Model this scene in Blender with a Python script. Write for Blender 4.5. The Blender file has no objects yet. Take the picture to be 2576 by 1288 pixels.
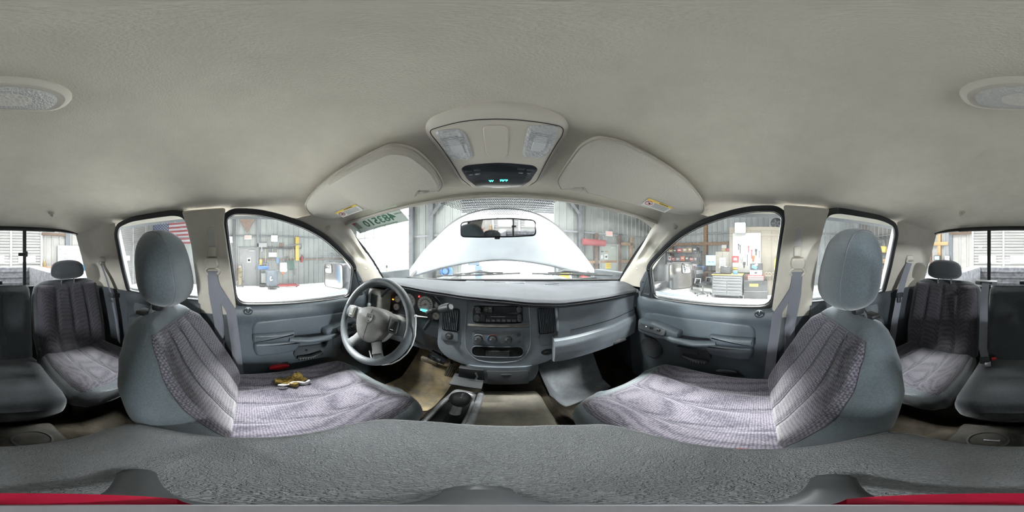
import bpy, bmesh, math, random
from math import sin, cos, tan, pi, radians, sqrt, atan2, hypot
from mathutils import Vector, Matrix
random.seed(7)
S = bpy.context.scene
COL = S.collection
CAM_H = 1.53                 # camera height above the workshop floor
YAW = radians(2.9)           # the panorama's centre looks slightly right of the truck's axis
CX = .02                     # camera sits 2 cm right of the cab's centre line

# ---------------------------------------------------------------- camera, sky, exposure
cam = bpy.data.cameras.new('camera'); cam.type = 'PANO'
try: cam.panorama_type = 'EQUIRECTANGULAR'
except Exception: pass
try: cam.cycles.panorama_type = 'EQUIRECTANGULAR'
except Exception: pass
cam.clip_start = .005; cam.clip_end = 300
co = bpy.data.objects.new('camera', cam); COL.objects.link(co)
co.location = (CX, 0, CAM_H); co.rotation_euler = (pi/2, 0, -YAW)
S.camera = co
W = bpy.data.worlds.new('overcast_sky'); S.world = W; W.use_nodes = True
W.node_tree.nodes['Background'].inputs[0].default_value = (.93, .97, 1, 1)
W.node_tree.nodes['Background'].inputs[1].default_value = 5.0
S.view_settings.view_transform = 'Standard'; S.view_settings.look = 'None'
S.view_settings.exposure = 1.2; S.view_settings.gamma = 1.0; S.view_settings.use_curve_mapping = False
cy = S.cycles
cy.max_bounces = 8; cy.diffuse_bounces = 5; cy.glossy_bounces = 3; cy.transparent_max_bounces = 14; cy.transmission_bounces = 2
cy.use_adaptive_sampling = True; cy.adaptive_threshold = .04
cy.use_denoising = True; cy.sample_clamp_indirect = 6; cy.caustics_reflective = False; cy.caustics_refractive = False
FLOOD = 260                  # watts of each of the two work lights beside the truck
ADDED_BAY = 330                  # watts of each unseen ceiling light added to brighten the cab
WSIDE, WFRONT, WREAR = 1.0, .45, .45   # share of each row
GARAGE = .38                 # workshop colours are darkened to this share, offsetting the strong lamps
HISPREAD = 100               # degrees of spread of the added ceiling lights

# ---------------------------------------------------------------- measuring helpers
def ray(x, y):
    lon = (x-1288)/2576*2*pi+YAW; lat = (644-y)/1288*pi
    return Vector((cos(lat)*sin(lon), cos(lat)*cos(lon), sin(lat)))
def px(x, y, X=None, Y=None, Z=None):
    v = ray(x, y)
    t = (X-CX)/v.x if X is not None else Y/v.y if Y is not None else Z/v.z
    return Vector((CX+t*v.x, t*v.y, t*v.z))
def hit(x, y, zf, t0=.1, t1=2.0):
    v = ray(x, y); f = lambda t: t*v.z-zf(CX+t*v.x, t*v.y)
    n = 200; a = t0; fa = f(a)
    for i in range(1, n+1):
        b = t0+(t1-t0)*i/n; fb = f(b)
        if fa*fb <= 0:
            for _ in range(30):
                m = (a+b)/2; fm = f(m)
                if fa*fm <= 0: b = m
                else: a, fa = m, fm
            break
        a, fa = b, fb
    return Vector((CX+a*v.x, a*v.y, a*v.z))
def lerp(a, b, t): return a+(b-a)*t
def V3(*a): return Vector(a)

# ---------------------------------------------------------------- materials
MATS = {}
def M(name, col, rough=.5, metal=0, var=None, bump=None, spec=.5, emit=0, sheen=0, col2=None, coat=0):
    """var=(scale, amount) mottles the colour, bump=(scale, distance, kind) gives relief."""
    if name in MATS: return MATS[name]
    m = bpy.data.materials.new(name); m.use_nodes = True
    nt = m.node_tree; N = nt.nodes; L = nt.links; b = N['Principled BSDF']
    c4 = (*col, 1)
    b.inputs['Base Color'].default_value = c4; b.inputs['Roughness'].default_value = rough
    b.inputs['Metallic'].default_value = metal; b.inputs['Specular IOR Level'].default_value = spec
    if sheen: b.inputs['Sheen Weight'].default_value = sheen
    if coat: b.inputs['Coat Weight'].default_value = coat
    if emit:
        m.cycles.emission_sampling = 'NONE'      # small glowing faces; the lamps themselves carry the light
        b.inputs['Emission Color'].default_value = c4; b.inputs['Emission Strength'].default_value = emit
    tc = N.new('ShaderNodeTexCoord')
    if var:
        n = N.new('ShaderNodeTexNoise'); n.inputs['Scale'].default_value = var[0]; n.inputs['Detail'].default_value = 6
        n.inputs['Roughness'].default_value = .65
        L.new(tc.outputs['Object'], n.inputs['Vector'])
        mx = N.new('ShaderNodeMix'); mx.data_type = 'RGBA'
        d = col2 or tuple(c*(1-var[1]) for c in col); u = col if col2 else tuple(min(1, c*(1+var[1])) for c in col)
        mx.inputs[6].default_value = (*d, 1); mx.inputs[7].default_value = (*u, 1)
        rp = N.new('ShaderNodeMapRange'); rp.inputs[1].default_value = .35; rp.inputs[2].default_value = .65
        L.new(n.outputs[0], rp.inputs[0]); L.new(rp.outputs[0], mx.inputs[0]); L.new(mx.outputs[2], b.inputs['Base Color'])
    if bump:
        k = bump[2] if len(bump) > 2 else 'noise'
        if k == 'voro':
            t = N.new('ShaderNodeTexVoronoi'); t.inputs['Scale'].default_value = bump[0]; out = t.outputs['Distance']
        else:
            t = N.new('ShaderNodeTexNoise'); t.inputs['Scale'].default_value = bump[0]; t.inputs['Detail'].default_value = 3; out = t.outputs[0]
            if k == 'wrinkle': t.inputs['Distortion'].default_value = 1.6
        L.new(tc.outputs['Object'], t.inputs['Vector'])
        bp = N.new('ShaderNodeBump'); bp.inputs['Distance'].default_value = bump[1]; bp.inputs['Strength'].default_value = 1
        L.new(out, bp.inputs['Height']); L.new(bp.outputs[0], b.inputs['Normal'])
    MATS[name] = m
    return m
def glass_mat(name, tint=(.97, .985, .98), dust=.04, specks=.5, dots=False):
    m = bpy.data.materials.new(name); m.use_nodes = True; nt = m.node_tree; N = nt.nodes; L = nt.links
    N.remove(N['Principled BSDF']); out = N['Material Output']
    tr = N.new('ShaderNodeBsdfTransparent'); tr.inputs[0].default_value = (*tint, 1)
    gl = N.new('ShaderNodeBsdfGlossy'); gl.inputs['Roughness'].default_value = .02
    lw = N.new('ShaderNodeLayerWeight'); lw.inputs[0].default_value = .5
    pw = N.new('ShaderNodeMath'); pw.operation = 'POWER'; L.new(lw.outputs['Facing'], pw.inputs[0]); pw.inputs[1].default_value = 5
    fr = N.new('ShaderNodeMath'); fr.operation = 'MULTIPLY_ADD'; L.new(pw.outputs[0], fr.inputs[0]); fr.inputs[1].default_value = .30; fr.inputs[2].default_value = .02
    m1 = N.new('ShaderNodeMixShader'); L.new(fr.outputs[0], m1.inputs[0]); L.new(tr.outputs[0], m1.inputs[1]); L.new(gl.outputs[0], m1.inputs[2])
    df = N.new('ShaderNodeBsdfDiffuse'); df.inputs[0].default_value = (.8, .82, .82, 1)
    tl = N.new('ShaderNodeBsdfTranslucent'); tl.inputs[0].default_value = (.8, .82, .82, 1)
    ad = N.new('ShaderNodeMixShader'); ad.inputs[0].default_value = .6; L.new(df.outputs[0], ad.inputs[1]); L.new(tl.outputs[0], ad.inputs[2])
    tc = N.new('ShaderNodeTexCoord')
    n1 = N.new('ShaderNodeTexNoise'); n1.inputs['Scale'].default_value = 6; n1.inputs['Detail'].default_value = 3; n1.inputs['Roughness'].default_value = .8
    L.new(tc.outputs['Object'], n1.inputs[0])
    r1 = N.new('ShaderNodeMapRange'); r1.inputs[1].default_value = .35; r1.inputs[2].default_value = .75; r1.inputs[3].default_value = dust*.3; r1.inputs[4].default_value = dust*1.7
    L.new(n1.outputs[0], r1.inputs[0])
    if not specks:
        m0 = N.new('ShaderNodeMixShader'); L.new(r1.outputs[0], m0.inputs[0]); L.new(m1.outputs[0], m0.inputs[1]); L.new(ad.outputs[0], m0.inputs[2])
        L.new(m0.outputs[0], out.inputs[0]); MATS[name] = m; return m
    vo = N.new('ShaderNodeTexVoronoi'); vo.inputs['Scale'].default_value = 60; L.new(tc.outputs['Object'], vo.inputs['Vector'])
    r2 = N.new('ShaderNodeMapRange'); r2.inputs[1].default_value = .03; r2.inputs[2].default_value = .07; r2.inputs[3].default_value = specks; r2.inputs[4].default_value = 0
    L.new(vo.outputs['Distance'], r2.inputs[0])
    sm = N.new('ShaderNodeMath'); sm.operation = 'MAXIMUM'; L.new(r1.outputs[0], sm.inputs[0]); L.new(r2.outputs[0], sm.inputs[1])
    m2 = N.new('ShaderNodeMixShader'); L.new(sm.outputs[0], m2.inputs[0]); L.new(m1.outputs[0], m2.inputs[1]); L.new(ad.outputs[0], m2.inputs[2])
    L.new(m2.outputs[0], out.inputs[0])
    MATS[name] = m; return m
def weave_mat(name, a, b, scale=150, bump=.0012):
    """patterned seat cloth: small rounded cells, dark grout"""
    m = bpy.data.materials.new(name); m.use_nodes = True; nt = m.node_tree; N = nt.nodes; L = nt.links; p = N['Principled BSDF']
    p.inputs['Roughness'].default_value = .95; p.inputs['Sheen Weight'].default_value = .35; p.inputs['Specular IOR Level'].default_value = .15
    tc = N.new('ShaderNodeTexCoord'); vo = N.new('ShaderNodeTexVoronoi'); vo.inputs['Scale'].default_value = scale; vo.inputs['Randomness'].default_value = .25
    L.new(tc.outputs['Object'], vo.inputs['Vector'])
    n = N.new('ShaderNodeTexNoise'); n.inputs['Scale'].default_value = 5; n.inputs['Detail'].default_value = 5; L.new(tc.outputs['Object'], n.inputs[0])
    rp = N.new('ShaderNodeMapRange'); rp.inputs[1].default_value = .2; rp.inputs[2].default_value = .7; L.new(vo.outputs['Distance'], rp.inputs[0])
    mx = N.new('ShaderNodeMix'); mx.data_type = 'RGBA'; mx.inputs[6].default_value = (*a, 1); mx.inputs[7].default_value = (*b, 1); L.new(rp.outputs[0], mx.inputs[0])
    m2 = N.new('ShaderNodeMix'); m2.data_type = 'RGBA'; m2.blend_type = 'MULTIPLY'; m2.inputs[0].default_value = .5
    cr = N.new('ShaderNodeMapRange'); cr.inputs[1].default_value = .3; cr.inputs[2].default_value = .6; cr.inputs[3].default_value = .6; cr.inputs[4].default_value = 1.1
    L.new(n.outputs[0], cr.inputs[0]); L.new(mx.outputs[2], m2.inputs[6]); L.new(cr.outputs[0], m2.inputs[7])
    L.new(m2.outputs[2], p.inputs['Base Color'])
    bp = N.new('ShaderNodeBump'); bp.invert = True; bp.inputs['Distance'].default_value = bump; bp.inputs['Strength'].default_value = 1
    L.new(vo.outputs['Distance'], bp.inputs['Height']); L.new(bp.outputs[0], p.inputs['Normal'])
    MATS[name] = m; return m

HEAD = M('headliner_cloth', (.60, .565, .49), .95, var=(9, .05), bump=(420, .0009), spec=.1)
BEIGE = M('beige_plastic', (.46, .43, .37), .45, var=(14, .05), bump=(900, .0002))
CONSB = M('overhead_plastic', (.63, .59, .52), .5, bump=(900, .0002))
VISOR = M('visor_vinyl', (.52, .49, .43), .6, bump=(260, .0012))
DASH = M('slate_dash_plastic', (.235, .268, .30), .5, var=(7, .12), bump=(520, .0006))
DASHTOP = M('dash_top_vinyl', (.055, .059, .066), .7, var=(5, .12), bump=(420, .0008), spec=.25)
DASH2 = M('stack_plastic', (.145, .168, .19), .45, var=(20, .1), bump=(900, .0003))
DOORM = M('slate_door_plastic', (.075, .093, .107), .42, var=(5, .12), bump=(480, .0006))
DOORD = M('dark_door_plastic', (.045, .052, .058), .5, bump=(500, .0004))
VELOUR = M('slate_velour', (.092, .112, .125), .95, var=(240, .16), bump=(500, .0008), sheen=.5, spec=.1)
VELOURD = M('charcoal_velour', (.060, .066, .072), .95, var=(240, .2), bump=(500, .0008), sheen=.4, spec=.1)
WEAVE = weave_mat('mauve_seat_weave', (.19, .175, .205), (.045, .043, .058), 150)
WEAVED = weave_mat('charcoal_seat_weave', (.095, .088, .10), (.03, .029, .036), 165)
PIPE = M('seam_thread', (.15, .155, .17), .9, spec=.1)
BLACK = M('black_rubber', (.012, .013, .014), .55)
BLACKG = M('gloss_black', (.010, .011, .012), .18)
DKGREY = M('dark_grey_plastic', (.035, .038, .042), .5)
LEATHER = M('grained_grey_vinyl', (.33, .348, .365), .42, var=(6, .10), bump=(230, .009, 'wrinkle'))
CHROME = M('chrome', (.75, .76, .78), .15, 1)
STEEL = M('brushed_steel', (.55, .57, .60), .32, 1)
ALU = M('cast_aluminium', (.60, .61, .63), .4, .7, var=(30, .25))
WHITE = M('white_paint', (.80, .81, .80), .5)
PAPER = M('white_paper', (.85, .85, .83), .8)
BELT = M('belt_webbing', (.16, .165, .19), .7, bump=(700, .0006))
CARPET = M('brown_black_carpet', (.034, .029, .022), 1, var=(9, .5), bump=(260, .003), spec=.1)
MATBR = M('muddy_floor_mat', (.50, .39, .22), .85, var=(11, .5), bump=(140, .002), col2=(.22, .20, .17))
MATGR = M('dusty_grey_mat', (.36, .38, .40), .8, var=(13, .4), bump=(180, .0015), col2=(.22, .24, .265))
MATHUMP = M('worn_rubber_mat', (.26, .235, .19), .75, var=(10, .3), bump=(330, .002), col2=(.15, .14, .12))
RED = M('red_plastic', (.55, .02, .03), .3)
REDGLOW = M('red_anodised', (.52, .012, .05), .25, .3)
GLASS = glass_mat('dusty_glass', dust=.018, specks=.3)
WSGLASS = glass_mat('dusty_windshield', dust=.02, specks=.35)
REARGL = glass_mat('rear_glass', tint=(.93, .95, .96), dust=.02, specks=0)
MIRROR = M('mirror_silver', (.86, .87, .87), .03, 1)
LENS = M('clear_lens', (.55, .56, .56), .22, var=(60, .1), bump=(170, .002, 'voro'))
TRUCKW = M('silver_white_paint', (.115, .128, .142), .5, .0, var=(4, .08), spec=.3)
BEDM = M('scuffed_bed_liner', (.13, .13, .14), .8, var=(14, .6), bump=(60, .004), col2=(.045, .045, .05))
AMBER = M('amber_light', (1, .35, .02), .4, emit=4)
REDL = M('red_light', (1, .04, .03), .4, emit=4)
CYAN = M('cyan_display', (.06, .95, .78), .4, emit=2.2)
CYAN2 = M('odometer_display', (.15, .85, .9), .4, emit=1.2)
GAUGE = M('gauge_white', (.72, .72, .70), .5)
NEEDLE = M('gauge_needle', (.85, .06, .03), .5)
YELLOW = M('yellow_paint', (.80, .55, .06), .5)
BLUE = M('blue_plastic', (.05, .20, .55), .45)
GREENTXT = M('green_print', (.06, .20, .11), .7)
TAG = M('pale_green_card', (.72, .80, .74), .7)
TAN = M('exposed_foam', (.36, .25, .06), .95, var=(50, .5), bump=(120, .006), col2=(.14, .09, .02))

# ---------------------------------------------------------------- mesh helpers
def rrect(w, h, r, n=5):
    pts = []
    for cx, cy, a0 in ((w/2-r, h/2-r, 0), (-w/2+r, h/2-r, 90), (-w/2+r, -h/2+r, 180), (w/2-r, -h/2+r, 270)):
        for i in range(n+1):
            a = radians(a0+90*i/n); pts.append((cx+r*cos(a), cy+r*sin(a)))
    return pts
def ell(w, h, n=24): return [(w/2*cos(2*pi*i/n), h/2*sin(2*pi*i/n)) for i in range(n)]
def rpoly(pts, r, n=4):
    """round the corners of a 2-D polygon; r a number or one per corner"""
    out = []; k = len(pts)
    for i in range(k):
        p = Vector(pts[i]); a = Vector(pts[i-1]); b = Vector(pts[(i+1) % k]); rr_ = r[i] if isinstance(r, (list, tuple)) else r
        da = (a-p); db = (b-p); t = min(rr_, da.length*.45, db.length*.45)
        if t < 1e-5: out.append(tuple(p)); continue
        s = p+da.normalized()*t; e = p+db.normalized()*t
        for j in range(n+1):
            u = j/n; out.append(tuple((1-u)**2*s+2*u*(1-u)*p+u*u*e))
    return out
def inset(pts, d):
    n = len(pts); area = sum(pts[i-1][0]*pts[i][1]-pts[i][0]*pts[i-1][1] for i in range(n))
    sg = 1 if area > 0 else -1; out = []
    for i in range(n):
        a = Vector(pts[i-1]); p = Vector(pts[i]); b = Vector(pts[(i+1) % n])
        e1 = (p-a); e2 = (b-p)
        if e1.length < 1e-9: e1 = e2
        if e2.length < 1e-9: e2 = e1
        e1 = e1.normalized(); e2 = e2.normalized()
        n1 = Vector((-e1.y, e1.x))*sg; n2 = Vector((-e2.y, e2.x))*sg; m = n1+n2
        if m.length < 1e-6: m = n1
        m.normalize(); c = max(.5, m.dot(n1)); out.append(tuple(p+m*(d/c)))
    return out
def frame(O, U, V):
    O = Vector(O); U = Vector(U).normalized(); V = Vector(V); V = (V-U*V.dot(U)).normalized()
    return O, U, V, U.cross(V)
def rotm(rx=0, ry=0, rz=0): return Matrix.Rotation(rz, 3, 'Z') @ Matrix.Rotation(ry, 3, 'Y') @ Matrix.Rotation(rx, 3, 'X')
class MB:
    def __init__(s): s.v = []; s.f = []
    def add(s, v, f):
        o = len(s.v); s.v += [Vector(p) for p in v]; s.f += [[i+o for i in q] for q in f]; return s
    def box(s, c, z, R=None):
        c = Vector(c); v = []
        for i in range(8):
            p = Vector(((i & 1)-.5, (i >> 1 & 1)-.5, (i >> 2 & 1)-.5)); p = Vector((p.x*z[0], p.y*z[1], p.z*z[2]))
            v.append(c+(R @ p if R else p))
        return s.add(v, [(0, 2, 3, 1), (4, 5, 7, 6), (0, 1, 5, 4), (2, 6, 7, 3), (0, 4, 6, 2), (1, 3, 7, 5)])
    def rbox(s, c, z, b=.01, seg=2, R=None):
        bm = bmesh.new(); bmesh.ops.create_cube(bm, size=1)
        for v in bm.verts: v.co = Vector((v.co.x*z[0], v.co.y*z[1], v.co.z*z[2]))
        b = min(b, min(z)*.48)
        bmesh.ops.bevel(bm, geom=bm.edges[:], offset=b, segments=seg, profile=.5, affect='EDGES')
        bm.verts.index_update(); c = Vector(c)
        s.add([c+(R @ v.co if R else v.co) for v in bm.verts], [[v.index for v in f.verts] for f in bm.faces]); bm.free(); return s
    def loft(s, rings, closed=True, caps=True, loop=False):
        n = len(rings[0]); v = [p for r in rings for p in r]; f = []; m = len(rings)
        for i in range(m if loop else m-1):
            for j in range(n if closed else n-1):
                a = i*n+j; b = i*n+(j+1) % n; i2 = (i+1) % m
                f.append((a, b, i2*n+(j+1) % n, i2*n+j))
        if caps and closed and not loop: f.append(list(range(n))[::-1]); f.append([(m-1)*n+j for j in range(n)])
        return s.add(v, f)
    def tube(s, path, r, n=8, closed=False, sq=1):
        P = [Vector(p) for p in path]; rings = []; m = len(P); up = None
        for i in range(m):
            t = (P[(i+1) % m]-P[i-1]) if closed else (P[min(i+1, m-1)]-P[max(i-1, 0)])
            t.normalize()
            if up is None:
                up = Vector((0, 0, 1)) if abs(t.z) < .9 else Vector((0, 1, 0))
            up = (up-t*up.dot(t))
            if up.length < 1e-6: up = t.orthogonal()
            up.normalize(); w = t.cross(up); rr_ = r[i] if isinstance(r, (list, tuple)) else r
            rings.append([P[i]+w*rr_*cos(2*pi*k/n)+up*rr_*sq*sin(2*pi*k/n) for k in range(n)])
        return s.loft(rings, loop=closed)
    def lathe(s, prof, O, ax, n=20):
        ax = Vector(ax).normalized(); u = ax.orthogonal().normalized(); w = ax.cross(u); O = Vector(O)
        return s.loft([[O+ax*h+(u*cos(2*pi*k/n)+w*sin(2*pi*k/n))*max(r, 1e-5) for k in range(n)] for r, h in prof])
    def cyl(s, a, b, r, n=12): return s.tube([a, b], r, n)
    def ball(s, c, r, n=14, m=9):
        c = Vector(c); r = r if isinstance(r, (tuple, list)) else (r, r, r)
        return s.loft([[c+Vector((r[0]*sin(t)*cos(2*pi*k/n), r[1]*sin(t)*sin(2*pi*k/n), -r[2]*cos(t))) for k in range(n)]
                       for t in [1e-3+(pi-2e-3)*i/m for i in range(m+1)]])
    def grid(s, fn, nu, nv):
        v = [fn(i/nu, j/nv) for j in range(nv+1) for i in range(nu+1)]
        return s.add(v, [(j*(nu+1)+i, j*(nu+1)+i+1, (j+1)*(nu+1)+i+1, (j+1)*(nu+1)+i) for j in range(nv) for i in range(nu)])
    def slab(s, fn, fb, nu, nv):
        """closed body between a front grid fn(u,v) and a back grid fb(u,v)"""
        o = len(s.v); s.grid(fn, nu, nv); o2 = len(s.v); s.grid(fb, nu, nv); w = nu+1
        B = [(i, 0) for i in range(nu)]+[(nu, j) for j in range(nv)]+[(nu-i, nv) for i in range(nu)]+[(0, nv-j) for j in range(nv)]
        for k in range(len(B)):
            (i, j), (i2, j2) = B[k], B[(k+1) % len(B)]; a = j*w+i; b = j2*w+i2
            s.f.append([o+a, o+b, o2+b, o2+a])
        return s
    def pad(s, out, fr, prof, back=True):
        """outline `out` in frame fr, lofted through (inset, height) steps, capped"""
        O, U, V, N = fr; rings = []
        for d, h in prof:
            q = inset(out, d) if abs(d) > 1e-6 else out
            rings.append([O+U*x+V*y+N*h for x, y in q])
        return s.loft(rings)
    def build(s, name, mat, parent=None, smooth=.7, bevel=0, recalc=True, **props):
        me = bpy.data.meshes.new(name); me.from_pydata([tuple(v) for v in s.v], [], s.f)
        bm = bmesh.new(); bm.from_mesh(me)
        bmesh.ops.remove_doubles(bm, verts=bm.verts[:], dist=1e-6)
        if recalc: bmesh.ops.recalc_face_normals(bm, faces=bm.faces[:])
        bm.to_mesh(me); bm.free()
        return link(name, me, mat, parent, smooth, bevel, **props)
def link(name, me, mat, parent=None, smooth=.7, bevel=0, **props):
    o = bpy.data.objects.new(name, me); COL.objects.link(o)
    me.materials.clear(); me.materials.append(mat)
    if smooth:
        me.shade_smooth(); me.set_sharp_from_angle(angle=smooth)
    if bevel:
        b = o.modifiers.new('edge', 'BEVEL'); b.width = bevel; b.segments = 2; b.limit_method = 'ANGLE'; b.angle_limit = .6; b.harden_normals = False
    for k, v in props.items(): o[k] = v
    if parent is not None: adopt(o, parent)
    return o
def root_loc(o):
    p = Vector((0, 0, 0))
    while o is not None: p = p+o.location; o = None
    return p
def adopt(o, parent):
    o.parent = parent
    if parent.type == 'EMPTY': o.matrix_parent_inverse = Matrix.Translation(-parent.location)
    return o
def thing(name, loc, label, cat, group=None):
    o = bpy.data.objects.new(name, None); COL.objects.link(o); o.location = loc; o.empty_display_size = .05
    o['label'] = label; o['category'] = cat
    if group: o['group'] = group
    return o
def tag(o, label, cat, group=None):
    o['label'] = label; o['category'] = cat
    if group: o['group'] = group
    return o
def struct(o): o['kind'] = 'structure'; return o
def bx(name, c, z, mat, parent=None, b=.008, R=None, seg=2):
    return MB().rbox(c, z, b, seg, R).build(name, mat, parent)
def plate(name, loops, fr, th, mat, parent=None, bev=0, smooth=.6):
    """flat plate with holes: 2-D loops filled, thickness th along the frame normal (from 0 to th)"""
    cu = bpy.data.curves.new('tmp', 'CURVE'); cu.dimensions = '2D'; cu.fill_mode = 'BOTH'; cu.extrude = max(th/2-bev, 0)
    if bev: cu.bevel_depth = bev; cu.bevel_resolution = 1; cu.offset = -bev
    for l in loops:
        sp = cu.splines.new('POLY'); sp.points.add(len(l)-1); sp.use_cyclic_u = True
        for p, q in zip(sp.points, l): p.co = (q[0], q[1], 0, 1)
    t = bpy.data.objects.new('tmp', cu); me = bpy.data.meshes.new_from_object(t)
    bpy.data.objects.remove(t); bpy.data.curves.remove(cu)
    O, U, V, N = fr
    for v in me.vertices: v.co = O+U*v.co.x+V*v.co.y+N*(v.co.z+th/2)
    bm = bmesh.new(); bm.from_mesh(me); bmesh.ops.remove_doubles(bm, verts=bm.verts[:], dist=1e-6)
    bmesh.ops.recalc_face_normals(bm, faces=bm.faces[:]); bm.to_mesh(me); bm.free(); me.name = name
    return link(name, me, mat, parent, smooth)
def text(name, body, fr, size, mat, parent=None, flip=False, th=.0004, wide=1.0, align='CENTER', font_bold=0):
    cu = bpy.data.curves.new('tmp', 'FONT'); cu.body = body; cu.size = size; cu.align_x = align; cu.align_y = 'CENTER'; cu.extrude = th
    cu.resolution_u = 2; cu.offset = font_bold
    t = bpy.data.objects.new('tmp', cu); me = bpy.data.meshes.new_from_object(t)
    bpy.data.objects.remove(t); bpy.data.curves.remove(cu); O, U, V, N = fr
    for v in me.vertices: v.co = O+U*v.co.x*(-wide if flip else wide)+V*v.co.y+N*v.co.z
    me.name = name
    return link(name, me, mat, parent, 0)
def lamp(name, kind, loc, power, size=.3, rot=(0, 0, 0), color=(1, 1, 1), parent=None):
    l = bpy.data.lights.new(name, kind); l.energy = power; l.color = color
    if kind == 'AREA': l.size = size
    else: l.shadow_soft_size = size
    o = bpy.data.objects.new(name, l); COL.objects.link(o); o.location = loc; o.rotation_euler = rot
    if parent is not None: adopt(o, parent)
    return o
# ================================================================= CAB SHELL
def onfr(x, y, fr):
    O, U, V, N = fr; v = ray(x, y); c = Vector((CX, 0, 0)); t = (O-c).dot(N)/v.dot(N); p = c+v*t-O
    return (p.dot(U), p.dot(V))
def fpts(pts, fr): return [onfr(a, b, fr) for a, b in pts]
def interp(tab, x):
    if x <= tab[0][0]: return tab[0][1]
    for (a, p), (b, q) in zip(tab, tab[1:]):
        if x <= b:
            t = (x-a)/(b-a); t = t*t*(3-2*t)*.5+t*.5
            return p+(q-p)*t
    return tab[-1][1]
def zh(x, y):                 # headliner height
    u = abs(x)/.64; v = (y+.25)/.75 if y > -.25 else (-.25-y)/.80
    a = .100*u**3.2; b = .092*v**3 if y > -.25 else .095*v**4
    bulge = .012*math.exp(-((abs(x)-.50)/.10)**2-((y+.16)/.10)**2)
    return .285-sqrt(a*a+b*b)-bulge
o = MB().grid(lambda u, v: V3(lerp(-.665, .665, u), lerp(-1.07, .50, v), zh(lerp(-.665, .665, u), lerp(-1.07, .50, v))), 64, 72).build('ceiling', HEAD)
struct(o); o['label'] = 'textured beige cloth headliner of the cab'
def roofz(x, y): return .345-.14*(abs(x)/.70)**3.5-.07*max(0, (y-.1)/.45)**3-.05*max(0, (-.5-y)/.6)**3
o = MB().grid(lambda u, v: V3(lerp(-.74, .74, u), lerp(-1.12, .53, v), roofz(lerp(-.74, .74, u), lerp(-1.12, .53, v))), 24, 24).build('roof', TRUCKW)
struct(o)
# side plane of the glass house
def Xs(z): return .755-.325*(z+.235)
FG = [(-.085, .150), (-.055, .170), (.03, .168), (.12, .152), (.225, .125), (.325, .085), (.41, .032), (.505, -.035), (.535, -.065), (.555, -.235), (-.05, -.226)]
RG = [(-.245, .13), (-.268, .17), (-.31, .18), (-.55, .18), (-.64, .162), (-.668, .12), (-.676, -.07), (-.672, -.212), (-.22, -.212), (-.232, .08)]
FG = rpoly(FG, .05, 4); RG = rpoly(RG, [.02, .03, .03, .05, .05, .04, .05, .02, .02, .05], 4)
def sidefr(s, off=0):
    V = Vector((-s*.325, 0, 1)).normalized(); U = Vector((0, -s, 0)); N = U.cross(V)
    return Vector((s*.755, 0, -.235))+N*off, U, V, N
def suv(s, pts): return [(-s*y, (z+.235)*1.0515) for y, z in pts]
def P_side(s, y, z, off=0):
    O, U, V, N = sidefr(s, off); return O+U*(-s*y)+V*((z+.235)*1.0515)
side_word = {-1: 'driver', 1: 'passenger'}
def polyline(pts, t):
    d = [0]
    for a, b in zip(pts, pts[1:]): d.append(d[-1]+(Vector(b)-Vector(a)).length)
    L = t*d[-1]
    for i in range(len(pts)-1):
        if L <= d[i+1] or i == len(pts)-2:
            k = (L-d[i])/max(1e-9, d[i+1]-d[i]); return Vector(pts[i]).lerp(Vector(pts[i+1]), k)
ntrim = 0
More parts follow.
